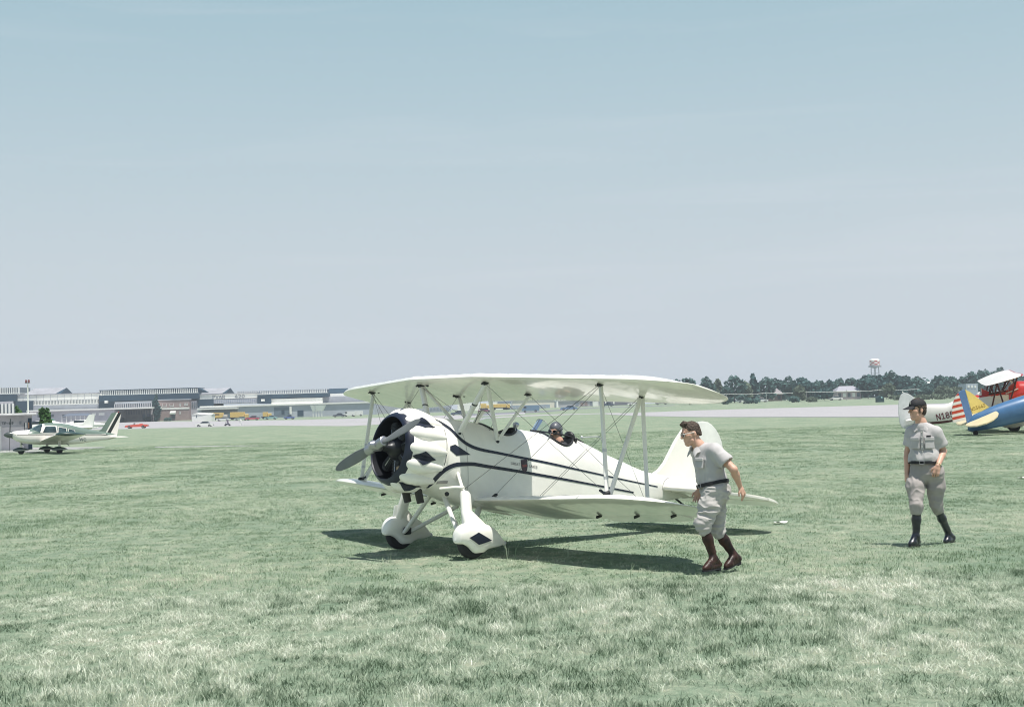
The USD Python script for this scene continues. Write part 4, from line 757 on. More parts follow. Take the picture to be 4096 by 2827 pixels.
for cx, lx, ly in COCKPITS:
    o = oval(cx, lx, ly); o = np.vstack([o, o[:1]]); ring = np.c_[o, fus_z(o[:, 0], o[:, 1]) + .004]
    part(bip, 'cockpit_rim', tube(ring, .016, 8), LEATHER)
    o = oval(cx, lx - .004, ly - .004); lo = np.c_[o, np.full(len(o), 1.03)]; hi = np.c_[o, fus_z(o[:, 0], o[:, 1]) - .004]
    v, f = loft([lo, hi], cap=False); part(bip, 'cockpit_lining', merge((v, f[:, ::-1]), (np.c_[o, np.full(len(o), 1.03)], trimesh.creation.triangulate_polygon(Polygon(o), engine='earcut')[1])), BLACK, False)
    part(bip, 'seat_back', box((cx - lx + .06, 0, 1.2), (.04, .36, .46), rotm(0, 0, -.2), .015), LEATHER)
part(bip, 'headrest', xf(tm(trimesh.creation.icosphere(3)), rotm(0, 0, .25), (-2.245, 0, 1.435), s=np.array([.05, .10, .075])), LEATHER)
STRIPE_UP = [(.075, 1.725), (.02, 1.67), (-.048, 1.608), (-.126, 1.51), (-.229, 1.427), (-.384, 1.357), (-.796, 1.269), (-1.629, 1.101), (-2.2, .979), (-3.733, .667)]
STRIPE_LOW = [(.265, .885), (.247, .941), (.219, 1.008), (.175, 1.066), (.067, 1.134), (-.069, 1.162), (-.256, 1.159), (-.568, 1.112), (-1.614, .925), (-2.191, .816), (-3.229, .616)]
for side in (1, -1):
    part(bip, 'side_stripe', ribbon(STRIPE_UP, [.05, .05, .048, .046, .045, .042, .034, .03, .024, .016], side), NAVY, True)
    part(bip, 'side_stripe', ribbon(STRIPE_LOW, [.07, .066, .062, .058, .055, .052, .048, .042, .034, .028, .022], side), NAVY, True)
    part(bip, 'side_diamond', decal([(.085, 1.385), (-.05, 1.41 + .005), (-.29, 1.275), (-.05, 1.275)], side), NAVY, True)
    sh = np.array([(-.052, .085), (.052, .085), (.056, .0), (.04, -.055), (0, -.095), (-.04, -.055), (-.056, 0)])
    part(bip, 'shield_emblem', decal(sh + [-1.177, 1.087], side, .004), mat('emblem_maroon', (.06, .035, .05)), True)
    part(bip, 'emblem_band', decal(np.array([(-.04, -.01), (.04, -.01), (.036, -.04), (-.036, -.04)]) + [-1.177, 1.087 + .03], side, .007), mat('emblem_red', (.25, .06, .06)), True)
    for s, dx in (('GREAT', .15), ('LAKES', -.15)):
        tv, tf = text(s, .034, .002); ang = -.16
        px, pz = -1.177 + dx * 1.0, 1.083 + dx * .16
        q = np.c_[px - side * (tv[:, 0] * math.cos(ang) - tv[:, 1] * math.sin(ang)) * 1, pz + (tv[:, 0] * math.sin(ang) + tv[:, 1] * math.cos(ang))] if side > 0 else np.c_[px + tv[:, 0], pz + tv[:, 1]]
        if side < 0: q = np.c_[-1.177 - dx + tv[:, 0], pz + tv[:, 1]]
        v = on_side(q, side, .0024); v[:, 1] += side * tv[:, 2]
        part(bip, 'emblem_lettering', (v, tf), mat('letter_grey', (.28, .27, .27)), False)
    # panel seam round the forward decking, door line and a louvre
    part(bip, 'panel_seam', ribbon([(-.235, .74), (-.235, 1.0), (-.235, 1.3), (-.225, 1.5), (-.21, 1.63)], [.006] * 5, side, .0025, 30), mat('seam_grey', (.30, .29, .28)), True)
    part(bip, 'cooling_louvre', decal(sbox(.06, .93, .19, .965), side, .006), mat('seam_grey', (.3, .29, .28)), True)

# cowl: a lathe round the thrust line, with two rocker bumps for each of seven cylinders
AX = np.array([math.cos(RAD(10.5)), 0, math.sin(RAD(10.5))]); AO = np.array([.08, 0, 1.285]); AZ = np.cross(AX, [0, 1.0, 0]); AZ = -AZ if AZ[2] < 0 else AZ
AF = np.stack([np.array([0, 1.0, 0]), AZ, AX], 1)          # columns: left, up, forward along the shaft
def cowl(m): return xf(m, AF, AO)
c_r = lambda t: crv(t, [(-.02, .452), (.06, .466), (.2, .488), (.36, .492), (.46, .486), (.54, .466), (.59, .442), (.615, .415)])
cp = [(c_r(t), t) for t in np.linspace(-.02, .535, 14)]
part(bip, 'cowl', cowl(loft([[(r * math.cos(a), r * math.sin(a), t) for a in np.arange(64) * math.pi / 32] for r, t in cp], cap=False)), WHITE, True)
cp = [(c_r(t), t) for t in np.linspace(.535, .615, 6)] + [(.398, .62), (.392, .60)]
part(bip, 'cowl_nose_ring', cowl(loft([[(r * math.cos(a), r * math.sin(a), t) for a in np.arange(64) * math.pi / 32] for r, t in cp], cap=False)), NAVY, 40)
part(bip, 'cowl_inner_wall', cowl(loft([[(.392 * math.cos(a), .392 * math.sin(a), t) for a in -np.arange(64) * math.pi / 32] for t in (.602, .5, .3)], cap=False)), BLACK, True)
part(bip, 'cowl_seam', cowl(merge(*[lathe([(c_r(t) - .01, t - .011), (c_r(t) + .008, t - .009), (c_r(t) + .008, t + .009), (c_r(t) - .01, t + .011)], 64) for t in (.0,)])), WHITE, 40)
part(bip, 'cowl_band', cowl(lathe([(c_r(.035) - .01, .031), (c_r(.035) + .003, .032), (c_r(.035) + .003, .038), (c_r(.035) - .01, .039)], 64)), NAVY, 40)
def bump_mesh(ang):
    u, w = np.meshgrid(np.linspace(0, np.pi, 19), np.arange(22) * 2 * np.pi / 22, indexing='ij')
    ct = np.cos(u); t = .35 + np.where(ct > 0, .235 * ct, .34 * ct); k = np.sin(u) ** .8 * np.where(ct < 0, 1 - .35 * np.abs(ct), 1)
    a = .113 * k * np.cos(w); h = .106 * k * np.sin(w)
    r = .440 - .026 * np.clip((t - .42) / .16, 0, 1) ** 2 + h
    r = np.maximum(r, c_r(t) - .03); th = ang + a / .47
    v, f = loft(np.stack([r * np.cos(th), r * np.sin(th), t], -1)); return v, f
for k in range(7):
    base = RAD(-10 + 360 / 7 * (k + .5))
    for s in (-1, 1): part(bip, 'rocker_bump', cowl(bump_mesh(base + s * RAD(12.6))), WHITE, 50)
    dm = RAD(-10 + 360 / 7 * k); g = []
    pts = np.array([(.54, 0), (.40, .078), (.19, 0), (.40, -.078)])
    v, f = trimesh.creation.triangulate_polygon(Polygon(pts), engine='earcut'); v, f = trimesh.remesh.subdivide_to_size(np.c_[v, 0 * v[:, 0]], f, .014)[:2]
    th = dm + v[:, 1] / .48; rr = c_r(v[:, 0]) + .006
    for s in (-1, 1):                                         # the paint runs up the flanks of the bumps on either side
        tb = RAD(-10 + 360 / 7 * (k + s * .5)) - s * RAD(12.6); u = v[:, 0] - .35; ct = np.clip(np.where(u > 0, u / .235, u / .34), -1, 1); kk = np.sqrt(1 - ct ** 2) ** .8 * np.where(ct < 0, 1 - .35 * np.abs(ct), 1); cw_ = (th - tb) * .47 / np.maximum(.113 * kk, 1e-3)
        rb = .440 - .026 * np.clip((v[:, 0] - .42) / .16, 0, 1) ** 2 + .106 * kk * np.sqrt(np.maximum(1 - cw_ ** 2, 0)); rr = np.where(np.abs(cw_) < 1, np.maximum(rr, rb + .006), rr)
    p = np.c_[rr * np.cos(th), rr * np.sin(th), v[:, 0]]
    nn = np.cross(p[f[0, 1]] - p[f[0, 0]], p[f[0, 2]] - p[f[0, 0]]) @ np.array([np.cos(dm), np.sin(dm), 0]); f = f if nn > 0 else f[:, ::-1]
    part(bip, 'cowl_diamond', cowl((p, f)), NAVY, True)
eng = part(bip, 'engine', cowl(merge(lathe([(0, .30), (.38, .30), (.388, .32), (.38, .335), (0, .335)], 40), lathe([(.16, .34), (.165, .42), (.14, .52), (.09, .58), (.06, .62), (.045, .74), (0, .74)], 28))), BLACK, 40)
for k in range(7):
    a = RAD(-10 + 360 / 7 * (k + .5)); prof = []
    for i in range(11): prof += [(.056, .14 + i * .018), (.074, .142 + i * .018), (.074, .148 + i * .018), (.056, .15 + i * .018)]
    cyl = lathe([(0, .12)] + prof + [(.06, .34), (.055, .37), (0, .375)], 14)
    R = np.stack([[-math.sin(a), math.cos(a), 0], [0, 0, 1.0], [math.cos(a), math.sin(a), 0]], 1)
    part(eng, 'cylinder', cowl(xf(cyl, R, (0, 0, .44))), GREYM, 40)
    part(eng, 'pushrod', cowl(tube([(.12 * math.cos(a + .12), .12 * math.sin(a + .12), .50), (.29 * math.cos(a + .1), .29 * math.sin(a + .1), .50)], .009, 6)), STEEL)
part(eng, 'magneto', cowl(box((.20, -.10, .44), (.11, .09, .08), None, .02)), STEEL)
part(eng, 'oil_sump', cowl(merge(box((.13, -.24, .46), (.12, .07, .10), None, .02))), mat('brass_bits', (.45, .33, .2), rough=.4, metal=.5))
prop = part(bip, 'propeller_hub', cowl(merge(lathe([(0, .72), (.062, .72), (.07, .76), (.06, .86), (.03, .90), (0, .905)], 24))), STEEL, 40)
PROP_A = RAD(19)
def blade_m(sg):
    rings = []
    for s, ch, th, tw in ((.05, .045, .045, .9), (.14, .05, .046, .8), (.24, .085, .034, .62), (.45, .105, .022, .42), (.7, .10, .014, .3), (.88, .078, .009, .24), (.965, .04, .006, .22), (.985, .012, .004, .22)):
        a = np.arange(14) * 2 * np.pi / 14; c, t = ch * np.cos(a), th * .5 * np.sin(a) * (1.0 if s < .2 else 1)
        if s < .2: t = ch * .9 * np.sin(a)
        c = c * .70; x, z = c * math.cos(tw) - t * math.sin(tw), c * math.sin(tw) + t * math.cos(tw)
        rings.append(np.c_[sg * x, np.full(14, sg * s), z + .79])
    v, f = loft(rings); R = rotm(PROP_A - math.pi / 2); return v @ R.T, f
for sg in (1, -1):
    part(bip, 'propeller_blade', cowl(blade_m(sg)), mat('propeller_metal', (.16, .17, .17), rough=.6, metal=.2), 40)
    v, f = lathe([(.0, .05), (.06, .05), (.066, .08), (.066, .19), (.05, .20), (0, .2)], 18)
    v = v[:, [0, 2, 1]] * [1, sg, 1]; R = rotm(PROP_A - math.pi / 2); f = f[:, ::-1] if sg > 0 else f
    part(prop, 'blade_clamp', cowl((v @ R.T + [0, 0, .79], f)), STEEL, 40)
for (a, b) in (((.385, -.12, .90), (.345, -.10, .69)), ((.36, .14, .93), (.315, .15, .69))):
    part(bip, 'exhaust_stub', merge(tube([a, (np.array(a) + b) / 2, b], [.05, .05, .048], 16), tube([np.array(b) + (np.array(a) - b) * .02, np.array(b) - (np.array(a) - b) * .001], [.040, .040], 12)), mat('sooty_iron', (.035, .032, .032), rough=.7, var=.2))

# wings
def foil(n=15, bot=-.028, top=.118):
    u = (1 - np.cos(np.linspace(0, np.pi, n))) / 2
    yt = top * (2.35 * np.sqrt(u) * (1 - u) ** 1.05 + .18 * u * (1 - u)) * .80; yb = bot * (3.2 * np.sqrt(u) * (1 - u) ** .9) * .75 + .006 * np.sin(np.pi * u) * 0
    return u, yt, yb
def wing_ring(le, chord, slope, k=1.0, u0=0.0, u1=1.0, n=15, droop=0.0):
    uu, yt, yb = foil(41); u = u0 + (u1 - u0) * (1 - np.cos(np.linspace(0, np.pi, n))) / 2
    T, B = np.interp(u, uu, yt) * k, np.interp(u, uu, yb) * k; T[(u > .999)] += .002; B[(u > .999)] -= .002
    up = np.c_[le[0] - chord * u, np.full(n, le[1]), le[2] - slope * chord * u + chord * T]
    lo = np.c_[le[0] - chord * u, np.full(n, le[1]), le[2] - slope * chord * u + chord * B]
    ring = np.vstack([up, lo[::-1]])
    if droop: ring[:, 2] -= droop * np.clip(ring[:, 0].max() - ring[:, 0], 0, 9)
    return ring
UPPER = dict(le=lambda y: (-.125 - .19 * max(abs(y) - .72, 0), y, 2.262 - .262 * .19 * max(abs(y) - .72, 0) + .010 * max(abs(y) - .72, 0)), chord=1.20, slope=.258, tip=(2.95, 3.85), back=.22, fore=.62)
LOWER = dict(le=lambda y: (-.365, y, .690 + .052 * (abs(y) - .42)), chord=1.15, slope=.272 , tip=(2.75, 3.92), back=.60, fore=.45)
def wing_at(W, y, sag=False, u0=0.0, u1=1.0, droop=0.0):
    le = np.array(W['le'](y)); c = W['chord']; t0, t1 = W['tip']; k = 1.0
    if abs(y) > t0:
        t = (abs(y) - t0) / (t1 - t0); e = 1 - math.sqrt(max(1 - t * t, 0)); b, fo = W['back'] * (.75 * e + .25 * t * t), W['fore'] * e
        le = le - [b, 0, b * W['slope']]; cc = c - b - fo; k = max(.35, (1 - t ** 3)) * 1.0; c = max(cc, .12)
    return wing_ring(le, c, W['slope'], k * (.93 if sag else 1.0), u0, u1, droop=droop)
def span(W, y0, y1, u0=0.0, u1=1.0, sgn=1, droop=0.0, step=.3):
    n = max(2, int(round((y1 - y0) / step))) ; ys = np.linspace(y0, y1, n + 1); R = []
    for i, y in enumerate(ys):
        R.append(wing_at(W, sgn * y, False, u0, u1, droop))
        if i < n: R += [wing_at(W, sgn * (y + (ys[i + 1] - y) * q), True, u0, u1, droop) for q in (.25, .5, .75)]
    return loft(R)
def tip_pts(W): t0, t1 = W['tip']; return [t0 + (t1 - t0) * s for s in (.2, .4, .55, .7, .8, .88, .94, .975, .993, 1.0)]
def tip_panel(W, y0, sgn):
    return loft([wing_at(W, sgn * y) for y in [y0] + [q for q in tip_pts(W) if q > y0 + .02]])
uw = part(bip, 'upper_wing', merge(span(UPPER, -.72, .72), *[span(UPPER, .722, 2.95, sgn=s) for s in (1, -1)], *[tip_panel(UPPER, 2.952, s) for s in (1, -1)]), FABRIC, 50)
for s in (1, -1):
    lw = part(bip, 'lower_wing', merge(span(LOWER, .34, 1.75, sgn=s), span(LOWER, 1.752, 3.30, 0, .735, s), tip_panel(LOWER, 3.302, s)), FABRIC, 50)
    part(lw, 'aileron', span(LOWER, 1.765, 3.287, .745, 1.0, s, .10), FABRIC, 50)
    for y in (1.85, 2.55, 3.2):
        q = wing_at(LOWER, s * y); p = q[len(q) // 2 + 5]
        part(lw, 'aileron_hinge', box(p + [0, 0, -.016], (.09, .02, .035), rotm(0, 0, .23), .006), BLACK)
# struts and wires
UF = {(s, i): np.array(v) * [1, s, 1] for s in (1, -1) for i, v in (('fi', (-.658, 2.575, 2.105)), ('fc', (-.31, .746, 2.168)), ('ri', (-1.29, 2.591, 1.955)), ('rc', (-.942, .807, 2.02)))}
def low_at(y, xx, s, top=True):
    W = LOWER; le = np.array(W['le'](s * y)); u = (le[0] - xx) / W['chord']; uu, yt, yb = foil(41)
    return np.array([xx, s * y, le[2] - W['slope'] * W['chord'] * u + W['chord'] * np.interp(u, uu, yt if top else yb)])
STRUTM = mat('strut_enamel', (.74, .73, .69), rough=.35, var=.03)
WIRE = mat('wire_steel', (.10, .105, .11), rough=.4, metal=.6)
for s in (1, -1):
    LF, LR = low_at(2.77, -.544, s), low_at(2.77, -1.17, s)
    for a, b, nm in ((UF[s, 'fi'], LF, 'interplane_strut'), (UF[s, 'ri'], LR, 'interplane_strut'), (UF[s, 'ri'] + [.03, 0, 0], LF + [-.05, 0, 0], 'interplane_strut')):
        st = part(bip, nm, strut(a, b, .062, .03), STRUTM)
    for y_, t_ in ((.35, 0), (.72, 0)):
        p = UF[s, 'fi'] + (LF - UF[s, 'fi']) * (.62 if t_ else y_ if False else (.60 if y_ == .35 else .85)); part(bip, 'strut_band', strut(p + [0, 0, .018], p - [0, 0, .018], .07, .038), SILVER)
    FF, FR = np.array([-.173, s * fus_y(np.array(-.173), np.array(1.56)), 1.56]), np.array([-.793, s * fus_y(np.array(-.793), np.array(1.432)), 1.432])
    part(bip, 'cabane_strut', strut(UF[s, 'fc'], FF, .085, .045), STRUTM)
    d = FF - UF[s, 'fc']
    for q in (.42,): part(bip, 'strut_band', strut(UF[s, 'fc'] + d * (q - .012), UF[s, 'fc'] + d * (q + .012), .092, .052), BLACK)
    for k in ('fc', 'rc'): part(bip, 'cabane_strut', strut(UF[s, k] - [.02, 0, 0], FR, .058, .034), STRUTM)
    for q in (FF, FR): part(bip, 'strut_foot', ball(q + [0, 0, -.005], .03, 1), BLACK)
    for k in ('fi', 'fc', 'ri', 'rc'):
        p = UF[s, k]; part(bip, 'strut_fitting', merge(box(p + [0, 0, .012], (.085, .06, .045), rotm(0, 0, .25), .012), box(p + [-.03, -s * .075, .02], (.03, .11, .022), rotm(0, s * .35), .006), box(p + [.05, s * .02, .012], (.05, .022, .022), rotm(.5, 0, .3), .006)), BLACK)
    for p in (LF, LR): part(bip, 'strut_fitting', merge(box(p + [0, 0, .012], (.09, .06, .05), rotm(0, 0, .2), .015), box(p + [.0, -s * .07, .02], (.03, .12, .025), rotm(0, -s * .4), .006)), BLACK)
    root_f, root_r = low_at(.52, -.56, s), low_at(.5, -1.15, s)
    part(bip, 'wire_fitting', box(root_f + [0, s * .02, .012], (.05, .09, .03), rotm(0, s * .5), .008), BLACK)
    low_l = np.array([-.13, s * .44, .83])
    wires = [(root_f, UF[s, 'fi'], .0030), (low_l, UF[s, 'fi'] + [.03, 0, 0], .0030), (root_r, UF[s, 'ri'], .0028), (root_r + [.04, 0, 0], UF[s, 'ri'] + [.05, 0, 0], .0028),
             (UF[s, 'fc'], LF, .0026), (UF[s, 'rc'], LR, .0026), (UF[s, 'fi'], LR, .0024), (UF[s, 'fc'] * [1, 1, 1], FR * [1, -1, 1], .0024)]
    for a, b, r in wires: part(bip, 'bracing_wire', tube([a, (np.asarray(a) + b) / 2, b], r, 5), WIRE)
# pitot on the near interplane strut
p = UF[1, 'fi'] + (low_at(2.77, -.544, 1) - UF[1, 'fi']) * .52
part(bip, 'pitot_tube', merge(tube([p + [0, 0, -.1], p + [.03, .0, .02], p + [.06, -.01, .06], p + [.30, -.02, .06]], .007, 6), ball(p + [.31, -.02, .06], .018, 1)), SILVER)

# landing gear
for s in (1, -1):
    ax = np.array([.01, s * .66, .27])
    part(bip, 'gear_leg', strut((-.033, s * .14, .77), ax + [.05, 0, -.02], .075, .05), STRUTM)
    part(bip, 'gear_leg', strut((-.52, s * .24, .58), ax + [-.06, 0, -.01], .075, .05), STRUTM)
    top = np.array([-.01, s * .655, .835]); low = np.array([.06, s * .80, .40])
    a_ = np.arange(24) * 2 * np.pi / 24; el = lambda c, cx, cy: np.c_[c[0] + cx * np.cos(a_), c[1] + cy * np.sin(a_), np.full(24, c[2])]
    flare = tm(trimesh.convex.convex_hull(np.vstack([el((.05, s * .785, .60), .075, .05), el((-.045, s * .838, .405), .165, .10), el((.015, s * .80, .50), .10, .065)])))
    part(bip, 'shock_leg_fairing', merge(strut(top, low, .16, .10, n=16, taper=.25), flare), WHITE, 50)
    fu = np.array([-.076, s * .405, 1.08])
    part(bip, 'shock_strut', strut(top - [0, 0, .05], fu, .05, .04), WHITE)
    part(bip, 'shock_strut', tube([top + [0, 0, .045], (top + [0.05, -s * .1, .05]), (.17, s * .38, .865)], .02, 8), WHITE)
    part(bip, 'gear_bolt', ball((.10, s * .43, .80), .03, 1), BLACK)
    part(bip, 'axle_fitting', merge(box(ax, (.12, .06, .10), None, .02), tube([ax, ax + [0, s * .15, -.03]], .028, 10)), BLACK)
    # spat
    X = np.r_[np.linspace(.345, .26, 7), np.linspace(.22, -.34, 15), np.linspace(-.37, -.475, 7)]; XS = lambda x: np.where(x > 0, x * .80, x * 1.02)
    tp = lambda x: crv(x, [(.345, .262), (.33, .325), (.29, .39), (.2, .445), (.05, .468), (-.16, .435), (-.31, .355), (-.42, .235), (-.475, .172)])
    bt = lambda x: crv(x, [(.345, .25), (.33, .225), (.26, .205), (.16, .17), (.02, .075), (-.10, .07), (-.2, .115), (-.38, .135), (-.475, .16)])
    wd = lambda x: crv(x, [(.345, .02), (.31, .085), (.2, .118), (0, .125), (-.2, .10), (-.4, .05), (-.475, .014)])
    rings = []
    for x in X:
        a = np.arange(24) * 2 * np.pi / 24; t, b, w = float(tp(x)), float(bt(x)), float(wd(x))
        rings.append(np.c_[np.full(24, float(XS(x))), s * .84 + w * np.sign(np.cos(a)) * np.abs(np.cos(a)) ** .75, (t + b) / 2 + (t - b) / 2 * np.sign(np.sin(a)) * np.abs(np.sin(a)) ** .8])
    sp = part(bip, 'wheel_spat', loft(rings), WHITE, 50)
    part(sp, 'spat_tail_cap', ball((-.47, s * .84, .166), .03, 2), SILVER)
    v, f = trimesh.creation.triangulate_polygon(Polygon([(.175, .288), (.0, .345), (-.212, .228), (.0, .192)]), engine='earcut'); v, f = trimesh.remesh.subdivide_to_size(np.c_[v, 0 * v[:, 0]], f, .04)[:2]
    yy = []
    for x, z in v[:, :2]:
        t, b, w = float(tp(x)), float(bt(x)), float(wd(x)); q = np.clip(abs((z - (t + b) / 2) / ((t - b) / 2)), 0, 1) ** (1 / .8); yy.append(w * max(1 - q * q, 0) ** .375 + .005)
    P = np.c_[XS(v[:, 0]), s * (.84 + np.array(yy)), v[:, 1]]; n = np.cross(P[f[0, 1]] - P[f[0, 0]], P[f[0, 2]] - P[f[0, 0]])[1] * s
    part(sp, 'spat_diamond', (P, f if n > 0 else f[:, ::-1]), NAVY, True)
    tr = lathe([(.10, -.045), (.18, -.062), (.192, -.05), (.205, -.025), (.207, 0), (.205, .025), (.192, .05), (.18, .062), (.10, .045)], 32, 'y')
    wh = part(bip, 'wheel', xf(tr, None, (.02, s * .84, .222)), RUBBER, 40)
    part(wh, 'wheel_hub', xf(lathe([(0, -.055), (.10, -.05), (.10, .05), (0, .055)], 20, 'y'), None, (.02, s * .84, .215)), STEEL)

# tail
fin = [(-3.70, .80), (-3.78, .865), (-3.86, .90), (-3.975, 1.0), (-4.208, 1.31), (-4.354, 1.46), (-4.5, 1.535), (-4.66, 1.567), (-4.66, .60), (-4.2, .6)]
rud = [(-4.672, .46), (-4.672, 1.568), (-4.78, 1.575), (-4.877, 1.561), (-4.96, 1.52), (-5.04, 1.45), (-5.11, 1.36), (-5.16, 1.25), (-5.19, 1.1), (-5.215, .9), (-5.21, .72), (-5.16, .58), (-5.05, .48), (-4.9, .44)]
def thinplate(poly, th):
    poly = Polygon(poly); parts = []
    a, b = plate_xz(poly, -th / 2 + .012, th / 2 - .012), plate_xz(poly.buffer(-.018), -th / 2, th / 2)
    return merge(a, b)
part(bip, 'fin', thinplate(fin, .055), FABRIC, 30); part(bip, 'rudder', thinplate(rud, .05), mat('rudder_fabric', (.74, .74, .70), rough=.3, coat=.3), 30)
for s in (1, -1):
    stab = Polygon([(-3.83, 0), (-3.84, .14), (-3.93, .7), (-4.03, 1.15), (-4.16, 1.42), (-4.30, 1.53), (-4.46, 1.575), (-4.46, 0)])
    elev = Polygon([(-4.472, .06), (-4.472, 1.578), (-4.62, 1.56), (-4.76, 1.49), (-4.86, 1.36), (-4.92, 1.1), (-4.95, .6), (-4.93, .25), (-4.82, .08)])
    for nm, pg, sl in (('stabilizer', stab, .22), ('elevator', elev, .26)):
        v, f = merge(slab(pg, -.014, .014), slab(pg.buffer(-.02), -.026, .026))
        v = v * [1, s, 1]; f = f if s > 0 else f[:, ::-1]
        v[:, 2] += .640 + .22 * (np.maximum(v[:, 0], -4.466) + 3.84) + sl * np.minimum(v[:, 0] + 4.466, 0) + .0 * np.abs(v[:, 1])
        part(bip, nm, (v, f), FABRIC, 30)
    part(bip, 'tail_strut', strut((-4.35, s * .95, .56), (-4.3, s * .05, .47), .03, .018), STRUTM)
    part(bip, 'stab_bolt', ball((-3.98, s * .15, .60), .022, 1), BLACK)
part(bip, 'tail_fairing_seam', ribbon([(-3.83, .62), (-3.86, .70), (-3.95, .765), (-4.15, .79), (-4.5, .76)], [.008] * 5, 1, .0035, 40), mat('seam_grey', (.3, .29, .28)), True)
tw = np.array([-4.74, 0, .10])
twl = part(bip, 'tail_wheel', xf(lathe([(.03, -.03), (.08, -.04), (.1, -.02), (.1, .02), (.08, .04), (.03, .03)], 20, 'y'), None, tw), RUBBER)
part(bip, 'tail_spring', strut((-4.2, 0, .46), tw + [0.0, 0, .0], .03, .03), GREYM)
# windscreens and mirror
def screen(cx, w, h, rake):
    pts = []
    for y in np.linspace(-w, w, 9):
        x0 = cx - .10 * (abs(y) / w) ** 2; z0 = float(fus_z(np.array(x0), np.array(y))) - .005; hh = h * (1 - .35 * (abs(y) / w) ** 3)
        pts.append([(x0, y, z0), (x0 - rake * hh, y * (1 - .1), z0 + hh)])
    return np.array(pts)
for cx in (-.64, -1.60):
    g = screen(cx, .21, .17, .75); sc = part(bip, 'windscreen', sheet(g), PANE, True)
    part(sc, 'windscreen_frame', merge(tube(g[:, 1], .004, 5), tube(g[:, 0], .005, 5), tube(g[0], .004, 5), tube(g[-1], .004, 5), tube(g[4], .0035, 5)), GREYM)
part(bip, 'mirror', merge(tube([(-1.19, .17, 1.54), (-1.19, .17, 1.60)], .008, 6), xf(lathe([(0, -.04), (.03, -.035), (.042, 0), (.038, .025), (0, .03)], 16, 'x'), None, (-1.20, .17, 1.625))), STEEL)
for s in (1,):
    part(bip, 'canopy_strap', tube(np.array([(-1.52, .06, 1.545), (-1.7, .11, 1.52), (-2.0, .15, 1.47), (-2.3, .07, 1.41), (-2.47, .02, 1.345)]), .011, 6), LEATHER)

# ================================================================ the other aircraft
class Hull:
    """A fuselage from a table of stations: (x, top, bottom, half width)."""
    def __init__(s, tab, nu=2.3, nl=2.6, mid=.48):
        s.x0, s.x1 = min(t[0] for t in tab), max(t[0] for t in tab); s.f = [lambda x, k=k: crv(x, [(t[0], t[k]) for t in tab]) for k in (1, 2, 3)]; s.nu, s.nl, s.mid = nu, nl, mid
    def y(s, x, z):
        t, b, w = (f(x) for f in s.f); c = b + (t - b) * s.mid; q = np.where(z > c, np.clip((z - c) / (t - c), 0, 1), np.clip((c - z) / (c - b), 0, 1)); n = np.where(z > c, s.nu, s.nl); return w * np.maximum(1 - q ** n, 0) ** (1 / n)
    def ring(s, x, n=64):
        t, b, w = (float(f(x)) for f in s.f); c = b + (t - b) * s.mid; a = np.arange(n) * 2 * np.pi / n; e = np.where(np.sin(a) > 0, s.nu, s.nl)
        return np.c_[np.full(n, x), w * np.sign(np.cos(a)) * np.abs(np.cos(a)) ** (2 / e), c + np.where(np.sin(a) > 0, t - c, c - b) * np.sign(np.sin(a)) * np.abs(np.sin(a)) ** (2 / e)]
    def mesh(s, m=70): return loft([s.ring(x) for x in np.linspace(s.x1, s.x0, m)])
    def side(s, p, side=1, off=.006):
        x, z = np.asarray(p, float).T; e = .01; z = np.minimum(z, s.f[0](x) - .012); z = np.maximum(z, s.f[1](x) + .012)
        n = np.stack([-(s.y(x + e, z) - s.y(x - e, z)) / (2 * e), np.ones_like(x), -(s.y(x, z + e) - s.y(x, z - e)) / (2 * e)], -1); n /= np.linalg.norm(n, axis=-1, keepdims=True)
        return (np.stack([x, s.y(x, z), z], -1) + off * n) * [1, side, 1]
    def decal(s, poly, side=1, off=.006, edge=.08):
        v, f = trimesh.creation.triangulate_polygon(Polygon(poly), engine='earcut'); v, f = trimesh.remesh.subdivide_to_size(np.c_[v, 0 * v[:, 0]], f, edge, max_iter=12)[:2]; p = s.side(v[:, :2], side, off); f = np.array(f)
        nn = np.cross(p[f[:, 1]] - p[f[:, 0]], p[f[:, 2]] - p[f[:, 0]])[:, 1] * side; f[nn < 0] = f[nn < 0][:, ::-1]; return p, f
    def letters(s, tx, h, x, z, ang, side=1, width=None):
        v, f = text(tx, h, .004, True, width); u = v[:, 0] * (-side); q = np.c_[x + u * math.cos(ang) + (v[:, 1] * -math.sin(ang) if side < 0 else v[:, 1] * math.sin(ang)) * 1.0, z + (u * math.sin(ang) * 1.0) + v[:, 1] * math.cos(ang)]
        p = s.side(q, side, .006); p[:, 1] += side * v[:, 2]; return p, f
def split(m, test):
    v, f = m; c = v[f].mean(1); k = test(c); return (v, f[~k]), (v, f[k])
def simple_wing(x_le, chord, z, slope, y0, y1, dih, th=.12, sweep=0.0, tip=.25, sgn=1):
    R = []
    for t in np.r_[np.linspace(0, 1 - tip, 4), 1 - tip + tip * np.array([.35, .6, .8, .92, .98, 1.0])]:
        y = y0 + (y1 - y0) * t; e = 0 if t <= 1 - tip else 1 - math.sqrt(max(1 - ((t - 1 + tip) / tip) ** 2, 0)); c = chord * (1 - .85 * e); u = (1 - np.cos(np.linspace(0, np.pi, 11))) / 2
        up = th * 2.6 * np.sqrt(u) * (1 - u) ** .9 * (1 - .6 * e); lo = -th * .8 * np.sqrt(u) * (1 - u) ** .7 * (1 - .6 * e); xl = x_le - sweep * (y - y0) - chord * .4 * e; zz_ = z + dih * (y - y0) - slope * chord * .4 * e
        ring = np.vstack([np.c_[xl - c * u, np.full(11, sgn * y), zz_ - slope * c * u + up * c / 1.2], np.c_[xl - c * u, np.full(11, sgn * y), zz_ - slope * c * u + lo * c / 1.2][::-1]]); R.append(ring)
    return loft(R)
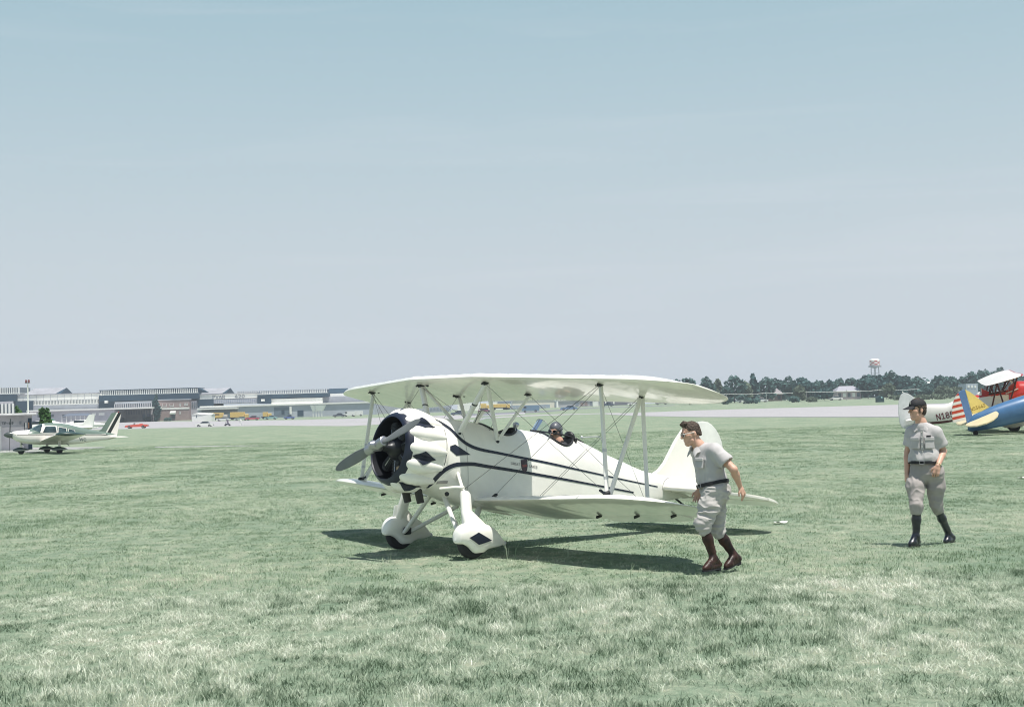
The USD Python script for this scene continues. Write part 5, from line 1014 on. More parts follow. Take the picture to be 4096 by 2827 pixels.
def wheel_m(r, w): return lathe([(0, -w * .5), (r * .5, -w * .6), (r * .85, -w), (r, -w * .55), (r, w * .55), (r * .85, w), (r * .5, w * .6), (0, w * .5)], 24, 'y')

# ---- low-wing four-seater on the stand at the left
def lowwing():
    X = lambda c: (700 - c) * .00425; Z = lambda r: 1.86 - (r - 644) * .00435; P2 = lambda *pts: [(X(c), Z(r)) for c, r in pts]
    GREEN = mat('grey_green_paint_trim', (.135, .185, .155), rough=.35, coat=.3, var=.03); DKG = mat('dark_green_paint', (.018, .045, .038), rough=.35, coat=.3); W_ = mat('plane_white', (.74, .70, .65), rough=.35, coat=.3, var=.02); GL = mat('cabin_glass', (.045, .075, .085), rough=.08, var=.3, scale=2)
    t = thing('low_wing_plane', 'white and grey-green low-wing plane parked beside the concrete hut', 'airplane', at(211.8, 82.0), 211)
    tab = [(2.36, 1.28, .98, .24), (2.31, 1.30, .93, .34), (2.1, 1.335, .76, .47), (1.75, 1.36, .64, .53), (1.4, 1.385, .57, .56), (1.1, 1.54, .54, .57), (.72, 1.70, .52, .57), (.3, 1.735, .50, .57), (-.05, 1.72, .49, .56), (-.7, 1.635, .465, .50), (-1.34, 1.45, .48, .41), (-1.9, 1.30, .545, .31), (-2.55, 1.17, .61, .21), (-3.05, 1.08, .655, .13), (-3.53, .95, .74, .04)]
    H = Hull(tab, 2.6, 2.8, .5); line = lambda x: np.interp(x, [-3.2, -2.6, 0, 2.5], [.93, .945, 1.06, 1.12])
    a, b = split(H.mesh(120), lambda c: (c[:, 2] > line(c[:, 0])) & (c[:, 0] < 1.40 - (c[:, 2] - 1.38) * .9)); part(t, 'fuselage', a, W_, 40); part(t, 'upper_fuselage', b, GREEN, 40)
    for s in (1, -1):
        part(t, 'side_stripe', H.decal([(2.27, 1.10), (2.27, 1.122), (0, 1.065), (-2.6, .955), (-3.0, .94), (-3.0, .915), (-2.6, .93), (0, 1.042)], s, .005, .15), mat('brown_stripe', (.05, .035, .03)), True)
        part(t, 'white_stripe', H.decal([(2.27, 1.125), (2.27, 1.15), (0, 1.092), (-2.6, .985), (-2.9, 1.0), (-2.9, .965), (-2.6, .955), (0, 1.067)], s, .006, .15), W_, True)
        for pg in (P2((518, 796), (560, 712), (690, 720), (698, 800)), P2((722, 806), (726, 733), (826, 748), (832, 810)), P2((862, 806), (868, 760), (940, 778), (948, 812))):
            c = np.mean(pg, 0); fr = part(t, 'window_frame', H.decal([tuple(c + (np.array(p) - c) * 1.16) for p in pg], s, .006), W_, True); part(fr, 'window', H.decal(pg, s, .011), GL, True)
        fr = part(t, 'windscreen_post', H.decal(P2((532, 676), (556, 684), (503, 800), (482, 796)), s, .008), W_, True); part(t, 'windscreen', H.decal(P2((392, 752), (440, 718), (528, 682), (536, 692), (482, 792)), s, .006), GL, True)
    for nm, pg, m_, th in (('fin', P2((1290, 806), (1340, 770), (1478, 562), (1545, 560), (1372, 850), (1330, 850)), GREEN, .06), ('fin_white_band', P2((1545, 559), (1566, 558), (1390, 858), (1370, 852)), W_, .063), ('fin_black_band', P2((1566, 558), (1606, 570), (1434, 872), (1390, 862)), mat('fin_black', (.014, .018, .018), rough=.4), .066), ('rudder', P2((1607, 571), (1540, 885), (1520, 900), (1425, 890), (1435, 872)), W_, .055)):
        part(t, nm, plate_xz(pg, -th / 2, th / 2), m_, False)
    part(t, 'fin_tip_beacon', ball((X(1570), 0, Z(552)), .03, 1), mat('beacon_red', (.5, .06, .05)))
    for s in (1, -1):
        part(t, 'wing', simple_wing(.92, 1.62, .70, .03, .42, 4.6, .10, .11, 0, .10, s), W_, 40); part(t, 'wing_tip', simple_wing(.93, 1.64, 1.08, .03, 4.15, 4.62, .10, .12, 0, .8, s), DKG, 40)
        part(t, 'stabilator', simple_wing(-3.18, .72, .80, 0, .06, 1.50, .0, .08, 0, .12, s), W_, 40)
        part(t, 'registration', H.letters('WC', .18, -1.52, .64, .10, s, .42), mat('thin_grey_lettering', (.22, .24, .24)), False)
    def spat(x, y, nm='spat'):
        a = np.arange(20) * 2 * np.pi / 20; R = [np.c_[np.full(20, x + q), y + w * np.cos(a), .235 + h * np.sin(a) * np.where(np.sin(a) < 0, .55, 1)] for q, w, h in ((.44, .01, .02), (.38, .07, .08), (.2, .11, .15), (0, .115, .17), (-.2, .09, .12), (-.42, .03, .04), (-.46, .01, .01))]
        sp = part(t, nm, loft(R), DKG, 40); part(sp, 'spat_stripe', box((x - .02, y, .225), (.80, .238, .025), None, .006), W_); w = part(t, 'wheel', xf(wheel_m(.17, .07), None, (x - .02, y, .17)), RUBBER)
        part(t, 'gear_strut', strut((x, y, .3), (x - .02, y * .97, .82), .14, .08), W_)
    spat(1.88, 0); spat(.10, 1.5); spat(.10, -1.5)
    part(t, 'spinner', lathe([(.19, 2.47), (.185, 2.55), (.15, 2.72), (.08, 2.86), (0, 2.92)], 24, 'x') if False else xf(lathe([(0, 0), (.19, 0), (.185, .10), (.15, .26), (.08, .40), (0, .46)], 24, 'x'), None, (2.35, 0, 1.13)), mat('spinner_paint', (.10, .115, .11), rough=.25, metal=.4), 40)
    for k, a in enumerate((RAD(-100), RAD(80))):
        u = np.array([0, math.cos(a), math.sin(a)]); part(t, 'propeller_blade', strut(np.array([2.47, 0, 1.13]) + u * .08, np.array([2.45, 0, 1.13]) + u * .94, .085, .03, (.4, -math.sin(a), math.cos(a)), taper=.5), mat('propeller_dark', (.05, .055, .06), rough=.4))
    part(t, 'exhaust', tube([(1.9, .2, .62), (1.75, .22, .54)], .03, 8), GREYM); part(t, 'step', tube([(-.55, .52, .55), (-.7, .56, .38)], .018, 6), GREYM); part(t, 'landing_light', ball((2.32, 0, .95), .05, 1), STEEL)
lowwing()

# ---- blue and yellow trainer whose striped rudder faces the walking man
YELLOW = mat('trainer_yellow', (.80, .61, .19), rough=.35, coat=.25, var=.04); BLUE = mat('trainer_blue', (.05, .135, .275), rough=.33, coat=.3, var=.05); RED = mat('signal_red', (.52, .06, .03), rough=.35, coat=.2); CREAM = mat('plane_white', (.74, .70, .65)); BAND = mat('rudder_blue', (.10, .19, .38), rough=.4)
def trainer():
    sc = 88.0 * (math.cos(RAD(2)) - .312 * math.sin(RAD(2))); Q = lambda c, r: (3700 + c * .18795, 1460 + r * .18795); XZ = lambda c, r: (lambda p: ((p[0] - 3900) / sc, (1740 - .0283 * (p[0] - 3900) - p[1]) / 88.0))(Q(c, r)); P2 = lambda *pts: [XZ(*p) for p in pts]
    t = thing('trainer_plane', 'blue trainer with yellow fin and red and white striped rudder', 'airplane', at(3889, 64.8), rotm(RAD(2)) @ rotm(0, RAD(2.5)))
    rud = Polygon(P2((852, 520), (780, 538), (718, 592), (660, 655), (605, 790), (572, 960), (570, 1080), (585, 1180), (625, 1292), (690, 1345), (765, 1372), (915, 1368), (895, 1220)))
    hinge = [XZ(720, 590), XZ(890, 1235)]; band = Polygon(P2((852, 520), (780, 538), (716, 592), (880, 1200), (905, 1290), (940, 1270), (1003, 1110)))
    st = rud.difference(band.buffer(.002)); (xa, za), (xb, zb) = XZ(560, 690), XZ(900, 600); sl = math.atan2(zb - za, xb - xa) * .9
    z0 = XZ(720, 640)[1]; k = 0; H_ = (XZ(720, 640)[1] - XZ(720, 1380)[1])
    for i in range(13):
        zt = XZ(720, 592)[1] + .02 - i * .131; wd_ = .131; strip_ = Polygon([(-3, zt + (-3 + 2.0) * math.tan(sl)), (3, zt + 5 * math.tan(sl)), (3, zt - wd_ + 5 * math.tan(sl)), (-3, zt - wd_ - 1.0 * math.tan(sl))])
        off = -2.0 * math.tan(sl) - (-1.2) * math.tan(sl); from shapely import affinity
        g = st.intersection(affinity.translate(strip_, 0, off + .30))
        for q in getattr(g, 'geoms', [g]):
            if q.is_empty or q.geom_type != 'Polygon' or q.area < .002: continue
            part(t, 'rudder_stripe', plate_xz(q, -.035, .035), RED if i % 2 else CREAM, False)
    part(t, 'rudder_band', plate_xz(band, -.036, .036), BAND, False)
    fin = P2((858, 519), (945, 560), (1070, 650), (1210, 770), (1362, 893), (1180, 985), (1008, 1040)); part(t, 'fin', plate_xz(fin, -.034, .034), YELLOW, False)
    tab = [(XZ(c, 0)[0], XZ(c, a)[1], XZ(c, b)[1], w) for c, a, b, w in ((905, 1190, 1380, .05), (1000, 1075, 1405, .15), (1180, 985, 1385, .27), (1360, 905, 1352, .36), (1700, 775, 1285, .45), (2060, 655, 1205, .52), (2600, 520, 1090, .56), (3400, 420, 940, .55), (4600, 300, 700, .45))]
    H = Hull(tab, 2.2, 2.4, .5); part(t, 'fuselage', H.mesh(60), BLUE, 50)
    L, R_ = XZ(1010, 970), XZ(1230, 900); v, f = text('N53643', .155, .004, True, .70); ang = math.atan2(R_[1] - L[1], R_[0] - L[0]); c, s = math.cos(ang), math.sin(ang); ox, oz = XZ(1128, 930)
    part(t, 'registration', (np.c_[ox + v[:, 0] * c - v[:, 1] * s, -.034 - v[:, 2], oz + v[:, 0] * s + v[:, 1] * c], f), mat('ochre_lettering', (.32, .21, .03)), False)
    for s in (1, -1):
        e = [(1.0, .06), (.98, .5), (.88, .95), (.66, 1.4), (.36, 1.68), (.02, 1.68), (-.26, 1.35), (-.38, .85), (-.40, .3), (-.28, .06)]
        v, f = merge(slab(e, -.02, .02), slab(Polygon(e).buffer(-.03), -.034, .034)); v = (v - [.16, 0, 0]) * [1, s, 1]; f = f if s > 0 else f[:, ::-1]; v[:, 2] += .10 + XZ(930, 1230)[1] + .44 * (v[:, 0] + .1) - .02 * np.abs(v[:, 1]); part(t, 'tailplane', (v, f), mat('pale_yellow_fabric', (.62, .53, .33), rough=.4, var=.05), 30)
    part(t, 'tail_wheel', xf(wheel_m(.11, .05), None, (0, 0, .11)), RUBBER); part(t, 'tail_fork', strut((0, 0, .12), (.12, 0, .42), .08, .05), GREYM); part(t, 'tail_cone_fairing', box((.15, 0, .36), (.42, .18, .14), rotm(0, 0, -.25), .05), mat('trainer_dark_blue', (.02, .05, .12)))
    for s in (1, -1): part(t, 'wing', simple_wing(4.6, 1.9, .95, .18, .4, 5.2, .07, .12, 0, .2, s), YELLOW, 40); part(t, 'wheel', xf(wheel_m(.28, .1), None, (4.4, s * 1.3, .28)), RUBBER); part(t, 'gear_leg', strut((4.4, s * 1.3, .3), (4.3, s * 1.2, 1.0), .16, .12), BLUE)
trainer()
# ---- yellow tail just inside the right edge
def yellow_tail():
    y = 59.0; k = 5704 / y; q = at(4112, y); t = thing('yellow_plane', 'yellow plane of which only the rounded rudder edge shows at the right edge', 'airplane', q, 12); zz_ = lambda r: (1717 - r) / k + .32
    e = [(-.27, zz_(1700)), (-.30, zz_(1670)), (-.28, zz_(1645)), (-.20, zz_(1628)), (-.05, zz_(1618)), (.12, zz_(1622)), (.2, zz_(1650)), (.22, zz_(1717)), (-.02, zz_(1719)), (-.18, zz_(1714))]
    part(t, 'rudder', merge(plate_xz(e, -.02, .02), plate_xz(Polygon(e).buffer(-.03), -.035, .035)), YELLOW, 30); part(t, 'fin', plate_xz([(.205, zz_(1624)), (.3, zz_(1632)), (.9, zz_(1680)), (.225, zz_(1690))], -.03, .03), YELLOW, False)
    H = Hull([(.2, .70, .35, .05), (.9, .86, .36, .22), (2.5, 1.35, .45, .36), (4.5, 1.75, .55, .45), (6.0, 1.9, .9, .38)], 2.3, 2.5); part(t, 'fuselage', H.mesh(30), YELLOW, 50); part(t, 'tail_wheel', xf(wheel_m(.1, .05), None, (.35, 0, .1)), RUBBER); part(t, 'tail_fork', strut((.35, 0, .1), (.45, 0, .42), .06, .04), GREYM)
    for s in (1, -1): part(t, 'wheel', xf(wheel_m(.28, .1), None, (4.9, s * .9, .28)), RUBBER); part(t, 'gear_leg', strut((4.9, s * .9, .28), (4.8, s * .4, .8), .12, .08), YELLOW); part(t, 'wing', simple_wing(4.9, 1.4, .9, .2, .3, 4.6, .05, .11, 0, .2, s), YELLOW, 40)
yellow_tail()
# ---- white biplane with red cowl
def red_cowl_biplane():
    k = 5704 / 72.0; XZ = lambda c, r: ((c - 3620) / (k * 1.044), (1731 - .0283 * (c - 3620) - r) / k); z7 = lambda c, r: XZ(3700 + c * .18795, 1460 + r * .18795)
    RW = mat('glossy_red', (.42, .025, .02), rough=.25, coat=.5, var=.05); MAROON = mat('maroon_trim', (.07, .012, .016), rough=.4); WHT = mat('plane_white', (.74, .70, .65))
    t = thing('red_cowl_biplane', 'white biplane with glossy red engine cowl and dark red struts behind the blue trainer', 'biplane', at(3620, 72.0), rotm(RAD(-15)) @ rotm(0, RAD(2.4)))
    e = [XZ(*p) for p in ((3660, 1602), (3645, 1585), (3625, 1572), (3606, 1569), (3595, 1579), (3586, 1603), (3582.5, 1645), (3587, 1690), (3595, 1708), (3614, 1716), (3632, 1712), (3655, 1700))]
    part(t, 'rudder', merge(plate_xz(e, -.02, .02), plate_xz(Polygon(e).buffer(-.03), -.035, .035)), mat('fabric_pale_grey', (.70, .70, .70), rough=.4), 30); part(t, 'rudder_horn', ball((*[XZ(3604, 1568)[0]], 0, XZ(3604, 1567)[1]), .035, 1), WHT)
    tab = [(XZ(c, 0)[0], XZ(c, a)[1], XZ(c, b)[1], w) for c, a, b, w in ((3650, 1628, 1702, .07), (3705, 1618, 1697, .18), (3768, 1616, 1690, .27), (3816, 1598, 1682, .33), (3899, 1578, 1668, .38), (3960, 1568, 1660, .41), (4034, 1553, 1645, .43))]
    H = Hull(tab, 2.3, 3.0, .5); a, b = split(H.mesh(90), lambda c: c[:, 2] < np.interp(c[:, 0], [0, 2.4, 5.4], [XZ(3700, 1692)[1], XZ(3808, 1674)[1], XZ(4034, 1642)[1]])); a, c_ = split(a, lambda c: (c[:, 0] > 3.15) & (c[:, 2] > np.interp(c[:, 0], [3.1, 5.4], [z7(1120, 690)[1], z7(1720, 590)[1]])))
    part(t, 'fuselage', a, WHT, 50); part(t, 'belly_stripe', b, MAROON, 50); part(t, 'red_decking', c_, RW, 50)
    part(t, 'registration', H.letters('N185', .30, (XZ(3771, 0)[0]), XZ(3771, 1671)[1], .20, -1, .84), mat('maroon_lettering', (.13, .015, .03)), False)
    cw = [(XZ(c, 0)[0], XZ(c, a)[1], XZ(c, b)[1], w) for c, a, b, w in ((4020, 1548, 1640, .44), (4040, 1532, 1632, .50), (4062, 1524, 1622, .54), (4090, 1524, 1614, .54), (4112, 1530, 1606, .48), (4126, 1540, 1597, .40))]
    part(t, 'cowl', Hull(cw, 2.0, 2.0, .5).mesh(24), RW, 50); cx, cz = XZ(4128, 1566); part(t, 'cowl_opening', xf(lathe([(0, 0), (.34, 0), (.34, .02), (0, .03)], 20, 'x'), rotm(0, 0, -.15), (cx, 0, cz)), BLACK)
    part(t, 'propeller', merge(strut((cx + .25, -.9, cz - .35), (cx + .25, .9, cz + .35), .09, .03, (0, -.35, .9)), ball((cx + .22, 0, cz), .09, 2)), GREYM); part(t, 'exhaust_pipe', strut((z7(1640, 595)[0], -.43, z7(1640, 600)[1]), (z7(1900, 490)[0], -.50, z7(1900, 492)[1]), .05, .05), SILVER); part(t, 'cowl_slot', strut((z7(1950, 575)[0], -.52, z7(1950, 575)[1]), (z7(2040, 640)[0], -.5, z7(2040, 640)[1]), .05, .03), BLACK)
    part(t, 'headrest', ball((z7(1130, 640)[0], 0, z7(1130, 640)[1]), .19, 2), WHT); part(t, 'cockpit_side', plate_xz([z7(1145, 490), z7(1300, 560), z7(1300, 660), z7(1160, 650)], -.2, .2), RW, False); part(t, 'cockpit_opening', box((z7(1480, 590)[0], 0, z7(1480, 590)[1]), (.9, .5, .12), rotm(0, 0, -.15), .05), BLACK)
    part(t, 'windscreen', plate_xz([z7(1400, 440), z7(1490, 470), z7(1440, 570), z7(1400, 560)], -.18, .18), PANE, False); part(t, 'centre_tank', plate_xz([z7(1740, 270), z7(1810, 360), z7(1790, 410), z7(1740, 320)], -.1, .1), WHT, False)
    xl, zl = z7(1900, 185); xt, zt = z7(1160, 405); ch = xl - xt; sl = (zl - zt) / ch
    for s in (1, -1):
        part(t, 'upper_wing', simple_wing(xl, ch, zl, sl, .02, 4.6, .012, .09, 0, .22, s), WHT, 40); part(t, 'wing_leading_edge', simple_wing(xl + .01, ch * .20, zl, sl * 1.0, .03, 4.3, .012, .30, 0, .2, s), RW, 40); part(t, 'lower_wing', simple_wing(xl - .55, ch * .92, .92, sl, .35, 4.2, .035, .09, 0, .22, s), WHT, 40)
        lz = lambda x: .92 + .035 * 2.6 - sl * (xl - .55 - x) + .05
        fu, ru = (xl - .22, s * 3.0, zl - sl * .22 - .03), (xt + .55, s * 3.0, zt + sl * .55 - .03); fl, rl = (xl - .75, s * 2.9, lz(xl - .75)), (xt + .15, s * 2.9, lz(xt + .15))
        for p, q in ((fu, fl), (ru, rl), (ru, fl)): part(t, 'interplane_strut', strut(p, q, .075, .04), MAROON)
        for p, q in (((xl - .25, s * .65, zl - sl * .25), (xl - .10, s * .40, z7(1850, 500)[1])), ((xl - .25, s * .65, zl - sl * .25), (xl - .75, s * .38, z7(1700, 570)[1])), ((xt + .6, s * .65, zt + sl * .6), (xl - .8, s * .38, z7(1700, 570)[1])), ((xt + .6, s * .65, zt + sl * .6), (xt + .35, s * .38, z7(1370, 600)[1]))): part(t, 'cabane_strut', strut(p, q, .06, .035), MAROON)
        part(t, 'tailplane', simple_wing(.75, .85, .85, .2, .08, 1.5, .0, .07, 0, .4, s), WHT, 40); part(t, 'wheel', xf(wheel_m(.30, .1), None, (5.0, s * .85, .30)), RUBBER); part(t, 'wheel_spat', xf(tm(trimesh.creation.icosphere(3)), None, (4.92, s * .85, .42), s=np.array([.62, .16, .24])), WHT); part(t, 'gear_leg', strut((5.0, s * .85, .4), (4.9, s * .35, 1.15), .14, .09), MAROON)
    part(t, 'tail_wheel', xf(wheel_m(.1, .05), None, (.35, 0, .1)), RUBBER); part(t, 'tail_spring', strut((.35, 0, .12), (.75, 0, .48), .05, .04), GREYM)
red_cowl_biplane()

# ================================================================ people: each body is one continuous surface
SKIN = mat('skin', (.56, .33, .24), rough=.5, var=.05, scale=14, transl=0.0)
HAIR = mat('dark_brown_hair', (.055, .036, .024), rough=.7, var=.4, scale=60, bump=.5, bscale=120)
SHIRT = mat('grey_shirt_cotton', (.45, .43, .425), rough=.85, var=.05, scale=6, bump=.12, bscale=160)
TROUS = mat('grey_breeches_twill', (.33, .30, .285), rough=.85, var=.05, scale=6, bump=.12, bscale=180)
BROWN = mat('brown_boot_leather', (.034, .014, .010), rough=.45, var=.35, scale=14, spec=.35)
BLACKB = mat('black_boot_leather', (.010, .012, .018), rough=.28, var=.2, scale=12, coat=.3)
DARK = mat('black_cloth', (.012, .013, .016), rough=.8, var=.2)
LENS = mat('dark_lens', (.012, .012, .014), rough=.12)
def hand(F, wr, d, nrm, thumb, curl, size=1.0, spread=.12):
    """Palm, four unequal fingers of two bends each and a thumb leaving the side of the palm. d: towards the fingers, nrm: out of the back of the hand, thumb: side of the thumb."""
    d = unit(d); th = unit(thumb - d * (d @ thumb)); nr = unit(np.cross(d, th)); nr = nr if nr @ nrm > 0 else -nr
    s = size; kn = wr + d * .092 * s
    F.cone(wr, wr + d * .035 * s, .027 * s, .032 * s, .012, nr, .68); F.cone(wr + d * .03 * s + th * .012, kn + th * .022 * s, .026 * s, .019 * s, .012, nr, .7); F.cone(wr + d * .03 * s - th * .012, kn - th * .024 * s, .026 * s, .017 * s, .012, nr, .7)
    for i, (o, L) in enumerate(((.031, .072), (.011, .080), (-.010, .074), (-.030, .058))):
        b = kn + th * o * s - d * .006; dd = unit(d + th * spread * (o / .03)); c1 = curl * (1 + .12 * i)
        m1 = b + (dd * math.cos(c1) - nr * math.sin(c1)) * L * .52 * s; c2 = c1 * 2.1; m2 = m1 + (dd * math.cos(c2) - nr * math.sin(c2)) * L * .5 * s
        F.cone(b, m1, .0095 * s, .0088 * s, .004); F.cone(m1, m2, .0088 * s, .0072 * s, .003)
    t0 = wr + d * .028 * s + th * .024 * s; t1 = t0 + unit(d * .7 + th * .75 - nr * .25) * .042 * s; t2 = t1 + unit(d * .95 + th * .15 - nr * .4) * .034 * s
    F.cone(t0, t1, .014 * s, .0112 * s, .008); F.cone(t1, t2, .0112 * s, .0085 * s, .003)
def head_frame(f, u):
    f = unit(f); u = unit(u - f * (u @ f)); return np.stack([f, np.cross(u, f), u], 1)     # columns: forward, left, up
def head(F, c, R, neck, ears=True):
    p = lambda a, b, h: c + R @ V3(a, b, h)
    F.ell(p(-.008, 0, .030), R, (.100, .077, .092), .02); F.ell(p(.028, 0, -.048), R, (.066, .060, .076), .03)
    F.cone(p(.066, 0, -.098), p(.060, 0, -.102), .026, .028, .02, R[:, 1], 1.3)
    F.cone(p(.02, .05, -.075), p(.065, .012, -.105), .022, .020, .02); F.cone(p(.02, -.05, -.075), p(.065, -.012, -.105), .022, .020, .02)
    F.cone(p(.086, -.03, .022), p(.086, .03, .022), .013, .013, .014)                                   # brow
    F.cone(p(.092, 0, .012), p(.117, 0, -.026), .009, .0135, .010); F.cone(p(.104, -.012, -.033), p(.104, .012, -.033), .007, .007, .008)   # nose
    F.cone(p(.066, .036, -.018), p(.05, .052, -.022), .016, .016, .02); F.cone(p(.066, -.036, -.018), p(.05, -.052, -.022), .016, .016, .02)   # cheekbones
    F.cone(p(.090, -.020, -.058), p(.090, .020, -.058), .0075, .0075, .006); F.cone(p(.087, -.018, -.071), p(.087, .018, -.071), .008, .008, .006)   # lips
    for s in (1, -1):
        F.ell(p(.082, s * .031, .004), R, (.012, .015, .010), .006, cut=True); F.ell(p(.074, s * .031, .004), R, (.0125, .0125, .0125), .003)
        if ears: F.ell(p(-.012, s * .078, -.012), R @ rotm(s * -.35), (.021, .010, .033), .006); F.ell(p(-.006, s * .088, -.010), R, (.009, .006, .016), .004, cut=True)
    F.cone(p(-.022, 0, -.06), neck, .054, .060, .03)
def person(name, label, cat='person'): return thing(name, label, cat)
def finish_head(t, c, R, hair=None, hairm=None):
    for s in (1, -1): part(t, 'eye', ball(c + R @ V3(.0845, s * .031, .003), .0065, 1), DARK)
    for s in (1, -1): part(t, 'eyebrow', tube([c + R @ V3(.098, s * .014, .024), c + R @ V3(.095, s * .032, .029), c + R @ V3(.083, s * .047, .022)], .0035, 5), hairm or HAIR)
def hair_mesh(c, R, line, thick=.012, seed=1, sides=-.005, nape=-.06, top=1.12, tuft=.0):
    F = Field(c - .17, c + .17, .0065)
    F.ell(c + R @ V3(-.012, 0, .036), R, (.100 + thick, .078 + thick * .8, .092 + thick * top), .01)
    F.ell(c + R @ V3(-.05, 0, -.02), R, (.065, .074, .075), .02)
    if tuft: F.cone(c + R @ V3(.05, 0, .118), c + R @ V3(.108, 0, .092), .03, .018, .02, R[:, 1], 2.0)
    F.keep(c + R @ V3(.060 + tuft, 0, .078), unit(R @ V3(1.0, 0, -.55)))          # hairline
    for s in (1, -1): F.cone(c + R @ V3(-.004, s * .09, -.015), c + R @ V3(-.01, s * .07, -.03), .030, .030, 0, cut=True)
    F.cone(c + R @ V3(.10, -.06, -.03), c + R @ V3(.10, .06, -.03), .088, .088, 0, cut=True)
    F.keep(c + R @ V3(-.05, 0, nape), R @ V3(.35, 0, -1.0))
    m = F.mesh(4); t = trimesh.Trimesh(*m, process=False); a = meshkit.fbm(m[0] @ R * V3(60, 130, 60), 2, seed) - .5
    return m[0] + t.vertex_normals * (a * .016)[:, None], m[1]
def boot(t, knee, ank, toe, heel, mt, top=.055, up=.10):
    """A tall riding boot: shaft, ankle, foot, sole and heel."""
    lo = np.min([knee, ank, toe, heel], 0) - .12; hi = np.max([knee, ank, toe, heel], 0) + .12; F = Field(lo, hi, .008)
    f = unit((toe - heel) * V3(1, 1, 1)); k2 = ank + (knee - ank) * .87
    F.cone(k2, ank + (knee - ank) * .55, top, top * 1.02, .02); F.cone(ank + (knee - ank) * .55, ank + (knee - ank) * .12, top * 1.0, .041, .03)
    F.cone(ank, heel + V3(0, 0, .045), .042, .036, .02); F.cone(ank + f * .02, toe - f * .06 + V3(0, 0, .036), .042, .034, .03); F.cone(toe - f * .09 + V3(0, 0, .034), toe - f * .03 + V3(0, 0, .026), .038, .025, .02, np.cross(f, V3(0, 0, 1)), 1.12)
    F.cone(heel + f * .03 + V3(0, 0, .030), toe - f * .10 + V3(0, 0, .028), .031, .033, .02)
    F.keep(k2 + unit(knee - ank) * .012, unit(knee - ank)); d = unit(np.cross(f, np.cross(V3(0, 0, 1), f))); F.keep(heel + V3(0, 0, .006), -d)
    m = folds(F.mesh(4), .004, 22, 3, (1, 1, .8), lambda v: 1 - ss(.10, .22, np.linalg.norm(v - ank, axis=1)))
    b = part(t, 'boot', m, mt, True)
    sd = unit(np.cross(f, d)); L = np.linalg.norm(toe - heel)
    xs_ = np.linspace(-.03, L + .002, 16); w = crv(xs_, [(-.03, .016), (-.01, .030), (.06, .030), (L * .55, .036), (L * .72, .043), (L - .03, .034), (L + .002, .008)])
    pg = [heel + f * x + sd * ww for x, ww in zip(xs_, w)] + [heel + f * x - sd * ww for x, ww in zip(xs_[::-1], w[::-1])]; pg = np.array(pg)
    part(b, 'sole', loft(np.stack([pg - d * .006, pg + d * .007])), DARK); part(b, 'boot_heel', loft(np.stack([heel + f * .01 + d * -.016 + (q) for q in []])) if False else box(heel + f * .008 - d * .012, (.055, .05, .024), np.stack([f, sd, d], 1), .004), DARK)
    return b
def belt(t, c, n, fw, half, depth, buckle=True, mt=None):
    n = unit(n); fw = unit(fw - n * (n @ fw)); sd = np.cross(n, fw); a = np.arange(48) * 2 * np.pi / 48
    prof = [(0, -.019), (.006, -.017), (.006, .017), (0, .019), (-.008, 0)]
    rings = [[c + (fw * math.cos(q) * (depth + e) + sd * math.sin(q) * (half + e)) + n * h for e, h in prof] for q in np.r_[a, a[:1]]]
    b = part(t, 'belt', loft(np.array(rings), cap=False), mt or DARK, 40)
    if buckle: part(b, 'buckle', merge(*[box(c + fw * (depth + .009) + sd * dx + n * dz, s_, np.stack([fw, sd, n], 1), .002) for dx, dz, s_ in ((-.026, 0, (.006, .006, .044)), (.026, 0, (.006, .006, .044)), (0, .02, (.006, .056, .006)), (0, -.02, (.006, .056, .006)))]), STEEL)

